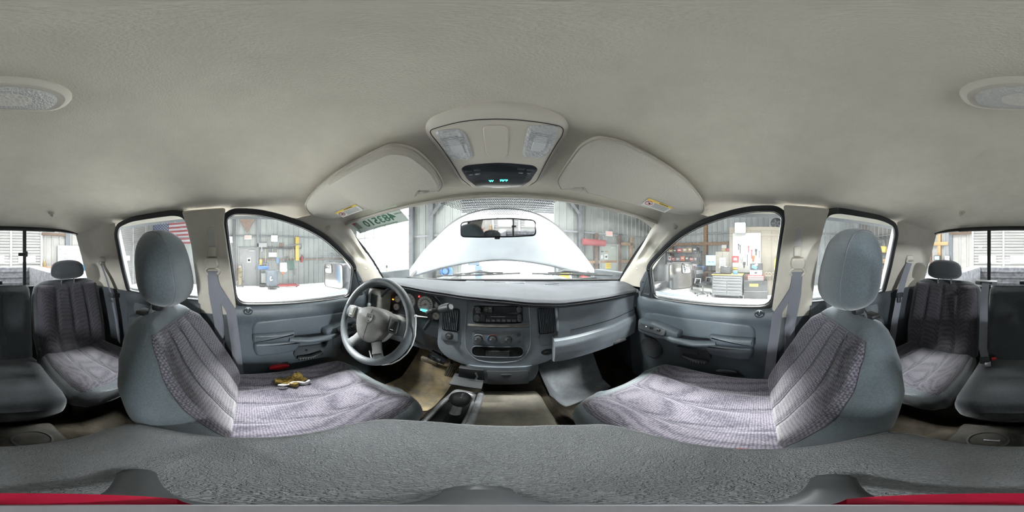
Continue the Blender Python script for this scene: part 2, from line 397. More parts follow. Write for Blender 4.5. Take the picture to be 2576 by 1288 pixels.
for s in (-1, 1):
    # A pillar trim: strip between windshield edge and door frame, bulging inwards
    Pw = [(s*.60, .43, .190), (s*.655, .475, .165), (s*.70, .60, .06), (s*.745, .74, -.055), (s*.79, .885, -.165), (s*.81, .93, -.21)]
    Pd = [(s*.625, .19, .152), (s*.640, .30, .112), (s*.665, .395, .058), (s*.694, .485, -.012), (s*.722, .555, -.075), (s*.768, .665, -.195)]
    def fa(u, v, Pw=Pw, Pd=Pd, s=s):
        a = polyline(Pw, v); b = polyline(Pd, v); p = a.lerp(b, u)
        n = Vector((-s*.9, -.35, .25)).normalized()
        g = sin(pi*u)
        dent = .026*math.exp(-((u-.50)/.20)**6-((v-.42)/.17)**6)
        return p+n*(.030*g**.6-dent)
    o = MB().slab(fa, lambda u, v: fa(u, v)*1+Vector((s*.05, .02, 0)), 20, 40)
    ntrim += 1; o = struct(o.build('trim_%d' % ntrim, BEIGE)); o['label'] = 'beige front pillar trim on the %s side' % side_word[s]
    c = fa(.70, .17); MB().lathe([(0, .004), (.010, .004), (.0125, .002), (.0125, -.01)], c, (-s*.9, -.35, .3), 20).build('screw_cap', BEIGE, o)
    c = fa(.55, .72); MB().lathe([(0, .003), (.005, .003), (.006, 0)], c, (-s*.9, -.35, .3), 14).build('screw_cap', BEIGE, o)
    # B pillar trim
    Bp = [(-.085, .195), (-.265, .195), (-.250, .12), (-.240, .05), (-.236, -.10), (-.236, -.30), (-.050, -.30), (-.055, -.226), (-.078, 0), (-.094, .135)]
    ntrim += 1
    o = struct(plate('trim_%d' % ntrim, [rpoly(suv(s, Bp), .012)], sidefr(s, .004), .022, BEIGE, bev=.008)); o['label'] = 'beige centre pillar trim on the %s side' % side_word[s]
    fr = sidefr(s, .024)
    O, U, V, N = fr; q = suv(s, [(-.145, .062)])[0]; f2 = (O+U*q[0]+V*q[1], U, V, N)
    MB().pad(rrect(.036, .13, .016), f2, [(0, 0), (0, .004), (.002, .005)]).build('belt_height_slot', BEIGE, o)
    MB().pad(rrect(.027, .115, .012), f2, [(0, .0045), (.0005, .0056)]).build('slot_recess', M('slot_grey', (.42, .41, .39), .5), o)
    q2 = f2[0]-V*.035; MB().rbox(q2+N*.012, (.018, .030, .040), .006).build('height_button', BEIGE, o)
    # lower dark pillar
    ntrim += 1
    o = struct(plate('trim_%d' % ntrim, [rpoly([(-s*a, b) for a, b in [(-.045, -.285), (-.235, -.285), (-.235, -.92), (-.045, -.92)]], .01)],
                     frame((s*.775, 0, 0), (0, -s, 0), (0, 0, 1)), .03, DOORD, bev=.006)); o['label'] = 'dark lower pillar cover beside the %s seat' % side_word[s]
    # C pillar quarter trim, curving round to the back window
    def fc(u, v, s=s):
        z = lerp(.21, -.23, v); y = lerp(-.685, -1.01, u); x = Xs(z)
        k = max(0, (u-.62)/.38); x = x-.055*k*k+.01*(1-v)
        y = y-.05*k
        return V3(s*(x-.012*sin(pi*u)), y, z)
    ntrim += 1
    o = struct(MB().slab(fc, lambda u, v, s=s: fc(u, v)+V3(s*.05, -.015, 0), 18, 20).build('trim_%d' % ntrim, BEIGE)); o['label'] = 'beige rear quarter trim behind the %s side' % side_word[s]
    def fcl(u, v, s=s):
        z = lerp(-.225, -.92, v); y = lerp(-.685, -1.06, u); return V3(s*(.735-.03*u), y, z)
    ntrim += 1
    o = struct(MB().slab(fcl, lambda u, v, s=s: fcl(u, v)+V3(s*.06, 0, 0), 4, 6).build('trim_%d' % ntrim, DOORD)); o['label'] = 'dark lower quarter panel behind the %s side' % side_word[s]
# cab floor, firewall, rear wall
def zf(x, y):
    base = -.92+max(0, y-.80)*1.05
    if y < -.42: base = max(base, -.92+min(.10, (-.42-y)*.5))
    t = -.735 if y > -.3 else -.86
    k = min(1, max(0, (.285-abs(x))/.10)); k = k*k*(3-2*k)
    return max(base, lerp(base, max(t, base), k))
o = struct(MB().grid(lambda u, v: V3(lerp(-.82, .82, u), lerp(-1.08, 1.28, v), zf(lerp(-.82, .82, u), lerp(-1.08, 1.28, v))), 60, 70).build('floor', CARPET)); o['label'] = 'dirty dark carpet on the cab floor and firewall'
o = struct(MB().box((0, 1.24, -.50), (1.7, .04, .62)).build('wall_front', BLACK)); o['label'] = 'black firewall ahead of the dashboard'
rw = [(-.19, .174), (0, .176), (.19, .174), (.44, .170), (.60, .160), (.675, .10), (.742, -.05), (.765, -.20), (-.765, -.20), (-.742, -.05), (-.675, .10), (-.60, .160), (-.44, .170)]
RF = frame((0, -1.05, 0), (-1, 0, 0), (0, 0, 1))   # normal faces forward into the cab
hole = rpoly([(-a, b) for a, b in rw], .03, 3)
o = struct(plate('wall_back', [[(-.84, -.95), (.84, -.95), (.84, -.1), (.72, .24), (-.72, .24), (-.84, -.1)], inset(hole, -.012)], (RF[0]+V3(0, -.05, 0),)+RF[1:], .03, DOORD)); o['label'] = 'rear wall of the cab around the back window'
wr = struct(plate('window_1', [inset(hole, -.024), hole], (RF[0]+V3(0, -.02, 0),)+RF[1:], .028, BLACK, bev=.006)); wr['label'] = 'sliding rear window of the cab in a black frame'
for a, b in ((-.70, -.20), (-.20, .20), (.20, .70)):
    lo = [(-a, .3), (-b, .3), (-b, -.3), (-a, -.3)]
    if a < -.5: l2 = [p for p in hole if -p[0] <= b]+[(-b, .176), (-b, -.20)]
    elif b > .5: l2 = [p for p in hole if -p[0] >= a]+[(-a, .176), (-a, -.20)]
    else: l2 = [(-a, -.20), (-b, -.20), (-b, .176), (-a, .176)]
    cx_ = sum(p[0] for p in l2)/len(l2); cy_ = sum(p[1] for p in l2)/len(l2)
    l2.sort(key=lambda p: atan2(p[1]-cy_, p[0]-cx_))
    plate('pane', [l2], (RF[0]+V3(0, -.012 if abs(a+b) < .1 else -.006, 0),)+RF[1:], .004, REARGL, wr)
for x in (-.192, .192):
    MB().rbox((x, -1.04, -.01), (.022, .020, .385), .004).build('mullion', BLACK, wr)
MB().rbox((0, -1.036, .172), (.80, .018, .016), .004).build('slider_track', BLACK, wr)
lt = MB().rbox((-.197, -1.02, .012), (.022, .02, .036), .004).build('slider_latch', DKGREY, wr)
MB().rbox((-.170, -1.015, .010), (.045, .016, .022), .004).build('latch_handle', BLACK, lt)
# coat hooks above the back window
for x, w in ((-.31, 'driver'), (.315, 'passenger')):
    z = zh(x, -.86)
    t = thing('coat_hook', (x, -.86, z), 'small beige coat hook in the headliner above the rear %s seat' % w, 'hook', 'coat hooks')
    MB().lathe([(.020, 0), (.020, .004), (.016, .007), (0, .007)], (x, -.86, z+.002), (0, .35, -1), 18).build('base', BEIGE, t)
    MB().tube([(x, -.862, z-.002), (x, -.85, z-.018), (x, -.838, z-.024), (x, -.828, z-.014)], [.010, .010, .009, .006], 10).build('hook_finger', BEIGE, t)

for s in (-1, 1):
    ntrim += 1
    o = struct(MB().rbox((s*.83, .985, -.55), (.06, .56, .86), .01).build('trim_%d' % ntrim, DOORD)); o['label'] = 'dark kick panel in the %s footwell' % side_word[s]
# ================================================================= WINDSHIELD
def wtop(x): return .475-.025*(x/.66)**2, .193-.028*(x/.66)**2
def wbot(x): return 1.14-.24*(x/.78)**2, -.168-.004*(x/.78)**2
def zW(x, y):
    a, za = wtop(x); b, zb = wbot(x); t = (y-a)/(b-a)
    return za+(zb-za)*t+.012*sin(pi*max(0, min(1, t)))
def wsp(u, v, off=0):
    w = lerp(.66, .79, v); x = lerp(-w, w, u); a, za = wtop(x); b, zb = wbot(x)
    y = lerp(a, b, v); return V3(x, y, zW(x, y)+off)
o = struct(MB().slab(lambda u, v: wsp(u, v), lambda u, v: wsp(u, v, .005), 32, 24).build('window_2', WSGLASS)); o['label'] = 'dusty curved windshield of the cab'
WS = o
MB().tube([wsp(0, i/20, -.003) for i in range(21)], .007, 6).build('seal', BLACK, WS)
MB().tube([wsp(1, i/20, -.003) for i in range(21)], .007, 6).build('seal', BLACK, WS)
MB().tube([wsp(i/30, 1, .000) for i in range(31)], .008, 6).build('seal', BLACK, WS)
MB().tube([wsp(i/30, .004, -.006) for i in range(31)], .008, 6).build('header_seal', BEIGE, WS)
# dotted frit at the top centre: one small mesh of printed dots
fm = MB()
for i in range(-34, 35):
    for j in range(17):
        x = i*.0058+(j % 2)*.0029; y0 = wtop(x)[0]+.012+j*.0056
        lim = .095-max(0, abs(x)-.085)*.75
        if y0-wtop(x)[0] > lim: continue
        r = .0023*(1-.45*j/17)
        fm.add([V3(x+r*cos(k*pi/3), y0+r*sin(k*pi/3), zW(x+r*cos(k*pi/3), y0+r*sin(k*pi/3))-.0012) for k in range(6)], [list(range(6))])
o = fm.build('frit_dots', BLACK, WS, smooth=0, recalc=False); o['kind'] = 'stuff'

# ================================================================= DOORS
XD = .735
def doorprof(z): return interp([(-.92, .770), (-.70, .752), (-.52, .742), (-.40, .742), (-.345, .738), (-.29, .722), (-.255, .728), (-.238, .742), (-.228, .760)], z)
def make_front_door(s):
    w = side_word[s]
    t = thing('cab_door', (s*.78, .25, -.95), 'slate grey front door with window and armrest on the %s side' % w, 'door')
    ring = plate('window_frame', [inset(suv(s, FG), -.024), suv(s, FG)], sidefr(s, -.004), .02, BLACK, t, bev=.004)
    plate('window_pane', [inset(suv(s, FG), -.004)], sidefr(s, -.004), .004, GLASS, t)
    MB().tube([P_side(s, y, z, .001) for y, z in FG], .0035, 6, closed=True).build('window_seal', BLACK, t)
    # mirror sail
    sail = [(.535, -.055), (.575, -.085), (.63, -.15), (.655, -.245), (.552, -.245)]
    MB().pad(rpoly(suv(s, sail), .012), sidefr(s, .006), [(0, -.02), (0, .006), (.004, .010), (.012, .012)]).build('mirror_sail', DOORD, t)
    c = P_side(s, .59, -.215, .020); MB().rbox(c, (.012, .045, .014), .005).build('sail_badge', DKGREY, t)
    c = P_side(s, .60, -.14, .017); MB().ball(c, .006, 10, 6).build('sail_screw', BLACK, t)
    # main panel
    def fp(u, v, s=s):
        z = lerp(-.228, -.93, v); y = lerp(-.062, .74, u); return V3(s*doorprof(z), y, z)
    MB().slab(fp, lambda u, v: V3(s*.90, lerp(-.062, .74, u), lerp(-.238, -.95, v)), 30, 50).build('door_panel', DOORM, t)
    MB().rbox((s*.772, .26, -.232), (.03, .66, .018), .006).build('belt_seal', M('belt_seal_grey', (.30, .31, .32), .5), t)
    f = frame((s*XD, 0, 0), (0, -s, 0), (0, 0, 1)); m = (lambda p: (-s*p[0], p[1]))
    fl = frame((-XD, 0, 0), (0, 1, 0), (0, 0, 1))
    D = lambda pts: [m((u, v)) for u, v in fpts(pts, fl)]
    # upper inset pad with its seam
    up = rpoly(D([(645, 808), (740, 796), (866, 784), (900, 782), (905, 822), (742, 842), (726, 858), (637, 864), (634, 822)]), .02)
    MB().pad(up, f, [(0, -.01), (0, .002), (.004, .006), (.012, .007)]).build('upper_pad', DOORM, t)
    lo = rpoly(D([(637, 860), (726, 855), (760, 852), (742, 880), (700, 888), (646, 893), (639, 880)]), .02)
    MB().pad(lo, f, [(0, -.01), (0, .010), (.006, .018), (.015, .021)]).build('lower_pad', DOORM, t)
    am = rpoly(D([(635, 837), (741, 829), (738, 842), (727, 853), (636, 859)]), .012)
    MB().pad(am, f, [(0, -.01), (0, .020), (.006, .030), (.014, .033)]).build('armrest', DOORM, t)
    # pull bar and pod
    a = fpts([(725, 848), (770, 844), (815, 837), (840, 832)], fl); pth = []
    for i, (y, z) in enumerate(a): pth.append((s*(XD-[.03, .055, .060, .045][i]), y, z))
    MB().tube(pth, [.017, .019, .019, .016], 12, sq=.85).build('pull_handle', DOORM, t)
    pod = rpoly(D([(806, 822), (862, 802), (905, 792), (905, 822), (862, 838), (818, 842), (806, 834)]), .016)
    MB().pad(pod, f, [(0, -.01), (0, .040), (.008, .052), (.012, .053)]).build('switch_pod', DOORM, t)
    y0, z0 = fpts([(838, 820)], fl)[0]; y1, z1 = fpts([(895, 806)], fl)[0]
    n = Vector((-s, 0, 1.1)).normalized(); Uq = Vector((0, y1-y0, z1-z0)).normalized()
    Oq = Vector((s*(XD-.056), (y0+y1)/2, (z0+z1)/2)); fq = frame(Oq, Uq, n.cross(Uq))
    if fq[3].dot(n) < 0: fq = frame(Oq, Uq, -n.cross(Uq))
    sp_ = MB().pad(rrect(.17, .048, .016), fq, [(0, -.01), (0, .004), (.003, .006)]).build('switch_plate', DKGREY, t)
    ks = [(-.055, -.011), (-.055, .011), (-.028, -.011), (-.028, .011), (0, -.011), (0, .011)] if s < 0 else [(-.045, 0), (.0, 0)]
    for a_, b_ in ks:
        c = fq[0]+fq[1]*a_+fq[2]*b_+fq[3]*.008
        MB().pad(rrect(.020, .014, .005), (c, fq[1], fq[2], fq[3]), [(0, -.003), (.001, .003), (.004, .0045)]).build('window_switch', BLACKG, sp_)
    c = fq[0]+fq[1]*.035+fq[3]*.007; MB().ball(c, .004, 10, 6).build('lock_button', WHITE, sp_)
    # lock knob rosette in the upper corner
    y, z = fpts([(624, 781)], fl)[0]; fr_ = frame((s*.722, y, z), (0, -s, 0), (0, 0, 1))
    rk = MB().pad(ell(.044, .036), fr_, [(0, -.02), (0, .002), (.004, .004), (.008, .001)]).build('lock_rosette', DOORD, t)
    for k in range(3):
        a_ = radians(90+120*k); MB().rbox(fr_[0]+fr_[1]*.009*cos(a_)+fr_[2]*.008*sin(a_)+fr_[3]*.006, (.012, .007, .018), .003, R=Matrix.Rotation(s*(a_-pi/2), 3, 'X')).build('rosette_arm', DOORM, rk)
    # map pocket with studded bar
    pk = rpoly(D([(745, 872), (800, 866), (822, 862), (812, 884), (780, 898), (746, 902), (738, 890)]), .012)
    MB().pad(pk, f, [(0, -.01), (0, .006), (.006, .002)]).build('pocket_recess', DOORD, t)
    (ya, za), (yb, zb) = fpts([(748, 898), (806, 884)], fl)
    br = MB().tube([(s*(XD-.012), ya, za), (s*(XD-.03), lerp(ya, yb, .5), lerp(za, zb, .5)), (s*(XD-.014), yb, zb)], .0135, 10).build('pocket_bar', BLACK, t)
    for k in range(10):
        u = .06+.88*k/9; off = .012+.018*(1-abs(2*u-1))
        for dz in (-.004, .004):
            MB().ball((s*(XD-off-.0125), lerp(ya, yb, u), lerp(za, zb, u)+dz), .0022, 6, 4).build('stud', M('stud_grey', (.3, .31, .32), .4), br)
    yk, zk = fpts([(770, 880)], fl)[0]; MB().ball((s*(XD-.008), yk, zk), .006, 10, 6).build('pocket_screw', BLACK, t)
    # reflector
    y, z = fpts([(703, 924)], fl)[0]
    MB().pad(ell(.098, .028), frame((s*.742, y, z), (0, -s, .06), (0, 0, 1)), [(0, -.01), (0, .010), (.004, .013)]).build('door_reflector', RED if s < 0 else DOORD, t)
    # speaker ring
    y, z = fpts([(886, 868)], fl)[0]; fr_ = frame((s*.738, y, z), (0, -s, 0), (0, 0, 1))
    MB().pad(ell(.15, .15, 32), fr_, [(0, -.01), (0, .006), (.006, .009), (.012, .004)]).build('speaker_grille', M('speaker_mesh', (.045, .05, .055), .7, bump=(500, .002, 'voro')), t)
    return t
DRD = make_front_door(-1); PSD = make_front_door(1)
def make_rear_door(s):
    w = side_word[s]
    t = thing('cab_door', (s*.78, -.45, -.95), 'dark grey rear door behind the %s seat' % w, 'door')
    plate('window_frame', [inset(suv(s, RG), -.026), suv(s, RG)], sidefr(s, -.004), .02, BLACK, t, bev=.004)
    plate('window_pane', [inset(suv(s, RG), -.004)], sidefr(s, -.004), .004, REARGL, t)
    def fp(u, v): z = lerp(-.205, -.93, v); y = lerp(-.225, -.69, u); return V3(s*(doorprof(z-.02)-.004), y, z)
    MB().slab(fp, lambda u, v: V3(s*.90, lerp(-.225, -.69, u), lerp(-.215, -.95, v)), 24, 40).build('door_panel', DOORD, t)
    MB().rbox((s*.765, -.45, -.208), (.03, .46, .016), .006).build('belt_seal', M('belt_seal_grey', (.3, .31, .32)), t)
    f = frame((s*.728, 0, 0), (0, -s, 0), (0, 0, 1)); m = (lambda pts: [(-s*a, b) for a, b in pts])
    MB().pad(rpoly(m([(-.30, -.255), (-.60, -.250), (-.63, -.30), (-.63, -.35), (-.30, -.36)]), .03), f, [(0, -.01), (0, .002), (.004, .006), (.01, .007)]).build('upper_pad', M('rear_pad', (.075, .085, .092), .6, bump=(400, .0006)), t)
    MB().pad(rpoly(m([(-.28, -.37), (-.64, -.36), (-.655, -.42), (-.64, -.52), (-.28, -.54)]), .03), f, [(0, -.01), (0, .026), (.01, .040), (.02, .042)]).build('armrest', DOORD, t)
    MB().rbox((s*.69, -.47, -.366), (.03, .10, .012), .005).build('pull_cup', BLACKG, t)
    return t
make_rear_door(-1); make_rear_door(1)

# ================================================================= DASHBOARD
BY = [(-.80, .70), (-.70, .66), (-.60, .635), (-.45, .62), (-.2, .62), (0, .615), (.15, .602), (.25, .597), (.5, .612), (.7, .65), (.80, .71)]
BZ = [(-.80, -.185), (-.7, -.155), (-.6, -.136), (-.45, -.128), (-.25, -.140), (-.1, -.150), (0, -.156), (.15, -.170), (.25, -.178), (.5, -.185), (.74, -.200), (.80, -.215)]
def dtop(x, v):
    y0 = interp(BY, x); z0 = interp(BZ, x); yb = wbot(x)[0]-.004
    if v < .30:
        k = v/.30
        pr = [(.030, -.030), (.006, -.024), (0, -.012), (.010, -.002), (.030, .002)]
        i = min(3, int(k*4)); r = k*4-i; a, b = pr[i], pr[i+1]
        return V3(x, y0+lerp(a[0], b[0], r), z0+lerp(a[1], b[1], r))
    k = (v-.30)/.70; y = lerp(y0+.030, yb, k)
    zr = lerp(z0+.002, -.178, k); hump = .016*sin(pi*min(1, k*1.25))**.7 if k < .8 else 0
    step = .012*math.exp(-((x-.45)/.26)**6)*math.exp(-((k-.55)/.30)**6)
    return V3(x, y, zr+hump-step)
dash = thing('dashboard', (0, .7, -.5), 'dark slate dashboard with centre stack, vents and glove box under the windshield', 'dashboard')
MB().slab(lambda u, v: dtop(lerp(-.80, .80, u), v), lambda u, v: V3(lerp(-.80, .80, u), dtop(lerp(-.80, .80, u), v).y, -.26 if v > .45 else dtop(lerp(-.80, .80, u), v).z-.01), 80, 40).build('dash_top', DASHTOP, dash)
def ztop(x, y): return dtop(x, .30+.70*max(0, min(1, (y-interp(BY, x)-.03)/(wbot(x)[0]-.034-interp(BY, x))))).z
for x, y, w in ((-.155, .98, .115), (.07+.02, .985, .12), (.31, .95, .10)):
    z = ztop(x, y)+.002
    vt = MB().pad(rrect(w, .035, .014), frame((x, y, z), (1, 0, 0), (0, 1, -.05)), [(0, -.004), (0, .002), (.003, .003)]).build('defrost_vent', DASH2, dash)
    for k in range(15):
        xx = x-w*.42+w*.84*k/14
        MB().box((xx, y, z+.004), (.0022, .026, .004)).build('slat', BLACK, vt)
z = ztop(-.02, 1.0); MB().ball((-.02, 1.0, z), (.016, .010, .006), 14, 8).build('sun_sensor', DASHTOP, dash)
# passenger fascia
def fas(u, v):
    x = lerp(.235, .775, u); z = lerp(interp(BZ, x)-.018, -.362, v); y = interp(BY, x)+.010+.012*v
    e = max(0, (u-.93)/.07); return V3(x-.0*e, y+.05*e*e, z)
MB().slab(fas, lambda u, v: fas(u, v)+V3(0, .10, 0), 40, 14).build('passenger_fascia', DASH, dash)
def seam_on(fn, pts, r, mat, name, parent): MB().tube([fn(u, v)+V3(0, -.0005, 0) for u, v in pts], r, 6).build(name, mat, parent)
seam_on(fas, [(.10+.8*i/20, .80-.03*i/20) for i in range(21)], .0018, BLACK, 'trim_groove', dash)
def glove(u, v):
    x = lerp(.215, .785, u); prof = [(.016, -.362), (.006, -.368), (.000, -.392), (.002, -.440), (.010, -.485), (.075, -.515), (.20, -.53)]
    k = v*6; i = min(5, int(k)); r = k-i; a, b = prof[i], prof[i+1]
    y = interp(BY, x)+lerp(a[0], b[0], r); z = lerp(a[1], b[1], r); e = max(0, (u-.86)/.14)
    return V3(x-.015*e*e, y+.06*e*e, z+.02*e)
gb = MB().slab(glove, lambda u, v: glove(u, v)+V3(0, .12, .01), 40, 24).build('glove_box', DASH, dash)
p = glove(.60, .62); MB().rbox(p+V3(0, -.004, 0), (.085, .012, .022), .006, R=rotm(-.6)).build('glove_box_latch', DKGREY, gb)
# right end vent on the fascia
p = fas(.90, .36); fv = frame(p+V3(0, -.003, 0), (1, .10, 0), (0, -.06, 1))
ev = MB().pad(rrect(.050, .092, .010), fv, [(0, -.01), (0, .003), (.004, .001)]).build('air_vent', BLACK, dash)
for k in range(9):
    MB().box(fv[0]+fv[1]*(-.019+.038*k/8)+fv[3]*.003, (.0018, .006, .080), rotm(0, 0, .1)).build('slat', DASH2, ev)
# ---- centre stack
SF = frame((0, .655, -.33), (1, 0, 0), (0, .05, .32))
def SFo(off): return (SF[0]+SF[3]*off,)+SF[1:]
s_out = [(-.262, .170), (.245, .158), (.252, .05), (.250, -.10), (.215, -.165), (.13, -.188), (-.13, -.188), (-.215, -.160), (-.262, -.105)]
MB().pad(rpoly(s_out, [.006, .006, .02, .05, .05, .03, .03, .05, .03]), SFo(0), [(0, -.16), (0, -.012), (.004, -.003), (.012, 0)]).build('stack_surround', DASH, dash)
cp = rpoly([(-.130, .152), (.120, .150), (.124, .03), (.122, -.085), (.085, -.140), (.03, -.150), (-.04, -.150), (-.092, -.140), (-.130, -.085), (-.134, .03)], [.004, .004, .01, .03, .04, .05, .05, .04, .03, .01])
stack = MB().pad(cp, SFo(0), [(-.004, -.004), (-.004, .0015), (0, .003), (.003, .003)]).build('centre_panel', DASH2, dash)
MB().tube([SFo(.002)[0]+SF[1]*x+SF[2]*y for x, y in inset(cp, -.004)], .0028, 6, closed=True).build('panel_bead', DASH, dash)
# ledge between radio and climate panel
MB().rbox(SF[0]+SF[2]*.030+SF[3]*.010, (.250, .022, .012), .005, R=rotm(-.5)).build('stack_ledge', M('dusty_ledge', (.19, .18, .155), .7, var=(30, .3)), stack)
fR = SFo(.003)
q = lambda a, b: onfr(1160+a/5.365, 740+b/5.365, fR)     # picture spot inside the centre-stack close-up -> panel coordinates
def at_(a, b, h=0):
    u, v = q(a, b); return fR[0]+fR[1]*u+fR[2]*v+fR[3]*h
radio = MB().pad(rpoly([q(160, 150), q(830, 150), q(835, 390), q(160, 385)], .016), fR, [(0, -.004), (0, .003), (.002, .0045)]).build('radio', BLACKG, dash, label='black car radio with knobs, slot and six preset keys')
def fat(a, b, h=0): return (at_(a, b, h), fR[1], fR[2], fR[3])
def size(a, b, c, d): (x0, y0), (x1, y1) = q(a, b), q(c, d); return abs(x1-x0), abs(y1-y0)
def key(name, a, b, c, d, mat, r=.003, h=.0045, top=.003, parent=None):
    w, hh = size(a, b, c, d); return MB().pad(rrect(w, hh, min(r, w*.48, hh*.48)), fat((a+c)/2, (b+d)/2, h), [(0, -.003), (0, top-.001), (.001, top)]).build(name, mat, parent or radio)
KEY = M('radio_key', (.055, .058, .062), .35); PRINT = M('white_print', (.70, .71, .72), .6); LCD = M('dark_display', (.018, .02, .022), .12)
MB().lathe([(.0, .012), (.010, .012), (.0115, .010), (.012, 0)], at_(236, 200, .004), fR[3], 20).build('volume_knob', KEY, radio)
key('display', 420, 168, 745, 250, LCD, top=.001)
key('seek_key', 312, 168, 362, 246, KEY, .008); key('mode_key', 366, 168, 418, 246, KEY, .002); key('scan_key', 752, 168, 812, 246, KEY, .008)
key('cd_slot', 345, 290, 748, 318, BLACK, .001, top=.0015)
MB().rbox(at_(500, 300, .007), (.062, .0015, .002), .0005).build('slot_lip', CHROME, radio)
key('tune_key', 178, 272, 258, 368, KEY, .008); key('eject_key', 266, 272, 330, 365, BLACK, .002); key('eq_key', 762, 268, 818, 372, KEY, .008)
for k in range(6):
    x = 340+69*k; kk = key('preset_key', x, 334, x+62, 372, KEY, .002)
    text('key_number', ['1', '2', '3', '4', '5', '-'][k], fat(x+31, 353, .0078), .0062, PRINT, kk)
for a, b, tx in ((338, 207, '+'), (392, 190, '='), (780, 192, '-'), (780, 220, '-'), (224, 288, '^'), (224, 345, 'v'), (785, 300, '-'), (785, 345, '-')):
    text('key_mark', tx, fat(a, b, .0079), .0075, PRINT, radio)
text('radio_print', 'PWR   VOL', fat(236, 242, .0048), .004, PRINT, radio)
# climate panel
clim = MB().pad(rpoly([q(150, 490), q(838, 500), q(842, 680), q(150, 680)], .020), fR, [(0, -.004), (0, .002), (.002, .0035)]).build('climate_panel', DASH2, dash, label='climate control panel with three round knobs and two buttons')
REDP = M('red_print', (.60, .06, .05), .6); BLUEP = M('blue_print', (.10, .30, .60), .6)
def arc(a, b, r, a0, a1, mat, name):
    u, v = q(a, b); P = [fR[0]+fR[1]*(u+r*cos(radians(t)))+fR[2]*(v+r*sin(radians(t)))+fR[3]*.0042 for t in [a0+(a1-a0)*i/14 for i in range(15)]]
    MB().tube(P, .0016, 6, sq=.5).build(name, mat, clim)
for a, b in ((236, 600), (430, 605), (632, 608)):
    kn = MB().lathe([(.0, .020), (.0125, .020), (.0148, .016), (.016, .004), (.0175, 0)], at_(a, b, .003), fR[3], 24).build('climate_knob', DKGREY, clim)
    MB().box(at_(a-25, b-15, .0232), (.0016, .001, .007), rotm(0, .8)).build('knob_mark', PRINT, kn)
arc(236, 600, .0215, 40, 140, PRINT, 'fan_scale'); arc(430, 605, .0225, 45, 135, REDP, 'warm_scale'); arc(430, 605, .0225, 135, 235, BLUEP, 'cool_scale')
for a, b in ((535, 580), (560, 545), (605, 525), (655, 525), (695, 545), (535, 640), (560, 655)):
    text('vent_symbol', random.choice(['>', '~', '^', '<']), fat(a, b, .0042), .007, PRINT, clim)
for b in (550, 640):
    MB().lathe([(0, .006), (.006, .006), (.008, .003), (.0085, 0)], at_(776, b, .003), fR[3], 16).build('climate_button', KEY, clim)
# cubby
w, h = size(150, 712, 832, 850)
cb = plate('cubby_bezel', [rrect(w+.008, h+.008, .024), rrect(w, h, .020)], fat(491, 780, .0), .006, DASH2, stack, bev=.002)
MB().pad(rrect(w, h, .020), fat(491, 780, .0015), [(0, .002), (.001, .002)]).build('cubby_back', BLACK, stack)
rib = MB()
for k in range(34):
    x = -.045+.09*k/33; rib.box(fat(491, 800, .004)[0]+fR[1]*x, (.0013, .004, h*.62))
rib.build('ribbed_mat', M('cubby_mat', (.13, .145, .135), .8), stack)
# side vents of the stack
def stack_vent(a0, b0, a1, b1, slats, name):
    w, h = size(a0, b0, a1, b1); c = fat((a0+a1)/2, (b0+b1)/2, .0)
    v = MB().pad(rrect(w, h, .010), c, [(0, -.004), (0, .0042), (.002, .005), (.004, .002)]).build(name, BLACK, dash)
    for k in range(slats):
        x = -w*.42+w*.84*k/(slats-1)
        MB().box(c[0]+c[1]*x+c[3]*.004, (.0024, .008, h*.90), rotm(-.155, 0, .25)).build('slat', DASH2, v)
    MB().rbox(c[0]+c[3]*.008, (.006, .010, .022), .002).build('vent_tab', DASH2, v)
    return v
stack_vent(1035, 185, 1262, 525, 9, 'air_vent')
def qz(a, b): return onfr(860+a/5.153, 680+b/5.153, fR)
(xa, ya), (xb, yb) = qz(1312, 480), qz(1512, 795); w, h = xb-xa, ya-yb
c = (fR[0]+fR[1]*(xa+xb)/2+fR[2]*(ya+yb)/2, fR[1], fR[2], fR[3])
v = MB().pad(rrect(w, h, .010), c, [(0, -.004), (0, .0042), (.002, .005), (.004, .002)]).build('air_vent', BLACK, dash)
for k in range(9): MB().box(c[0]+c[1]*(-w*.42+w*.84*k/8)+c[3]*.004, (.0024, .008, h*.90), rotm(-.155, 0, -.25)).build('slat', DASH2, v)
MB().rbox(c[0]+c[3]*.008, (.006, .010, .022), .002).build('vent_tab', DASH2, v)
MB().pad(rrect(w, .050, .012), (c[0]-c[2]*(h/2+.028), c[1], c[2], c[3]), [(0, -.004), (0, .003), (.002, .004)]).build('blank_cover', DASH2, dash)
MB().lathe([(0, .018), (.008, .018), (.010, .014), (.011, .004), (.018, .002), (.019, 0)], c[0]-c[2]*(h/2+.026)+c[3]*.003, c[3], 20).build('lighter_knob', DKGREY, dash)
w2, h2 = size(1055, 545, 1265, 680); MB().pad(rrect(w2, h2, .012), fat(1162, 610, 0), [(0, -.004), (0, .002), (.002, .003)]).build('blank_cover', DASH2, dash)
w2, h2 = size(1080, 750, 1270, 810); pc = MB().pad(ell(w2, h2, 20), fat(1175, 782, 0), [(0, -.004), (0, .002), (.003, -.001)]).build('power_socket', BLACK, dash)
MB().rbox(fat(1150, 780, .001)[0], (.020, .004, .009), .002).build('socket_lid', DKGREY, pc)
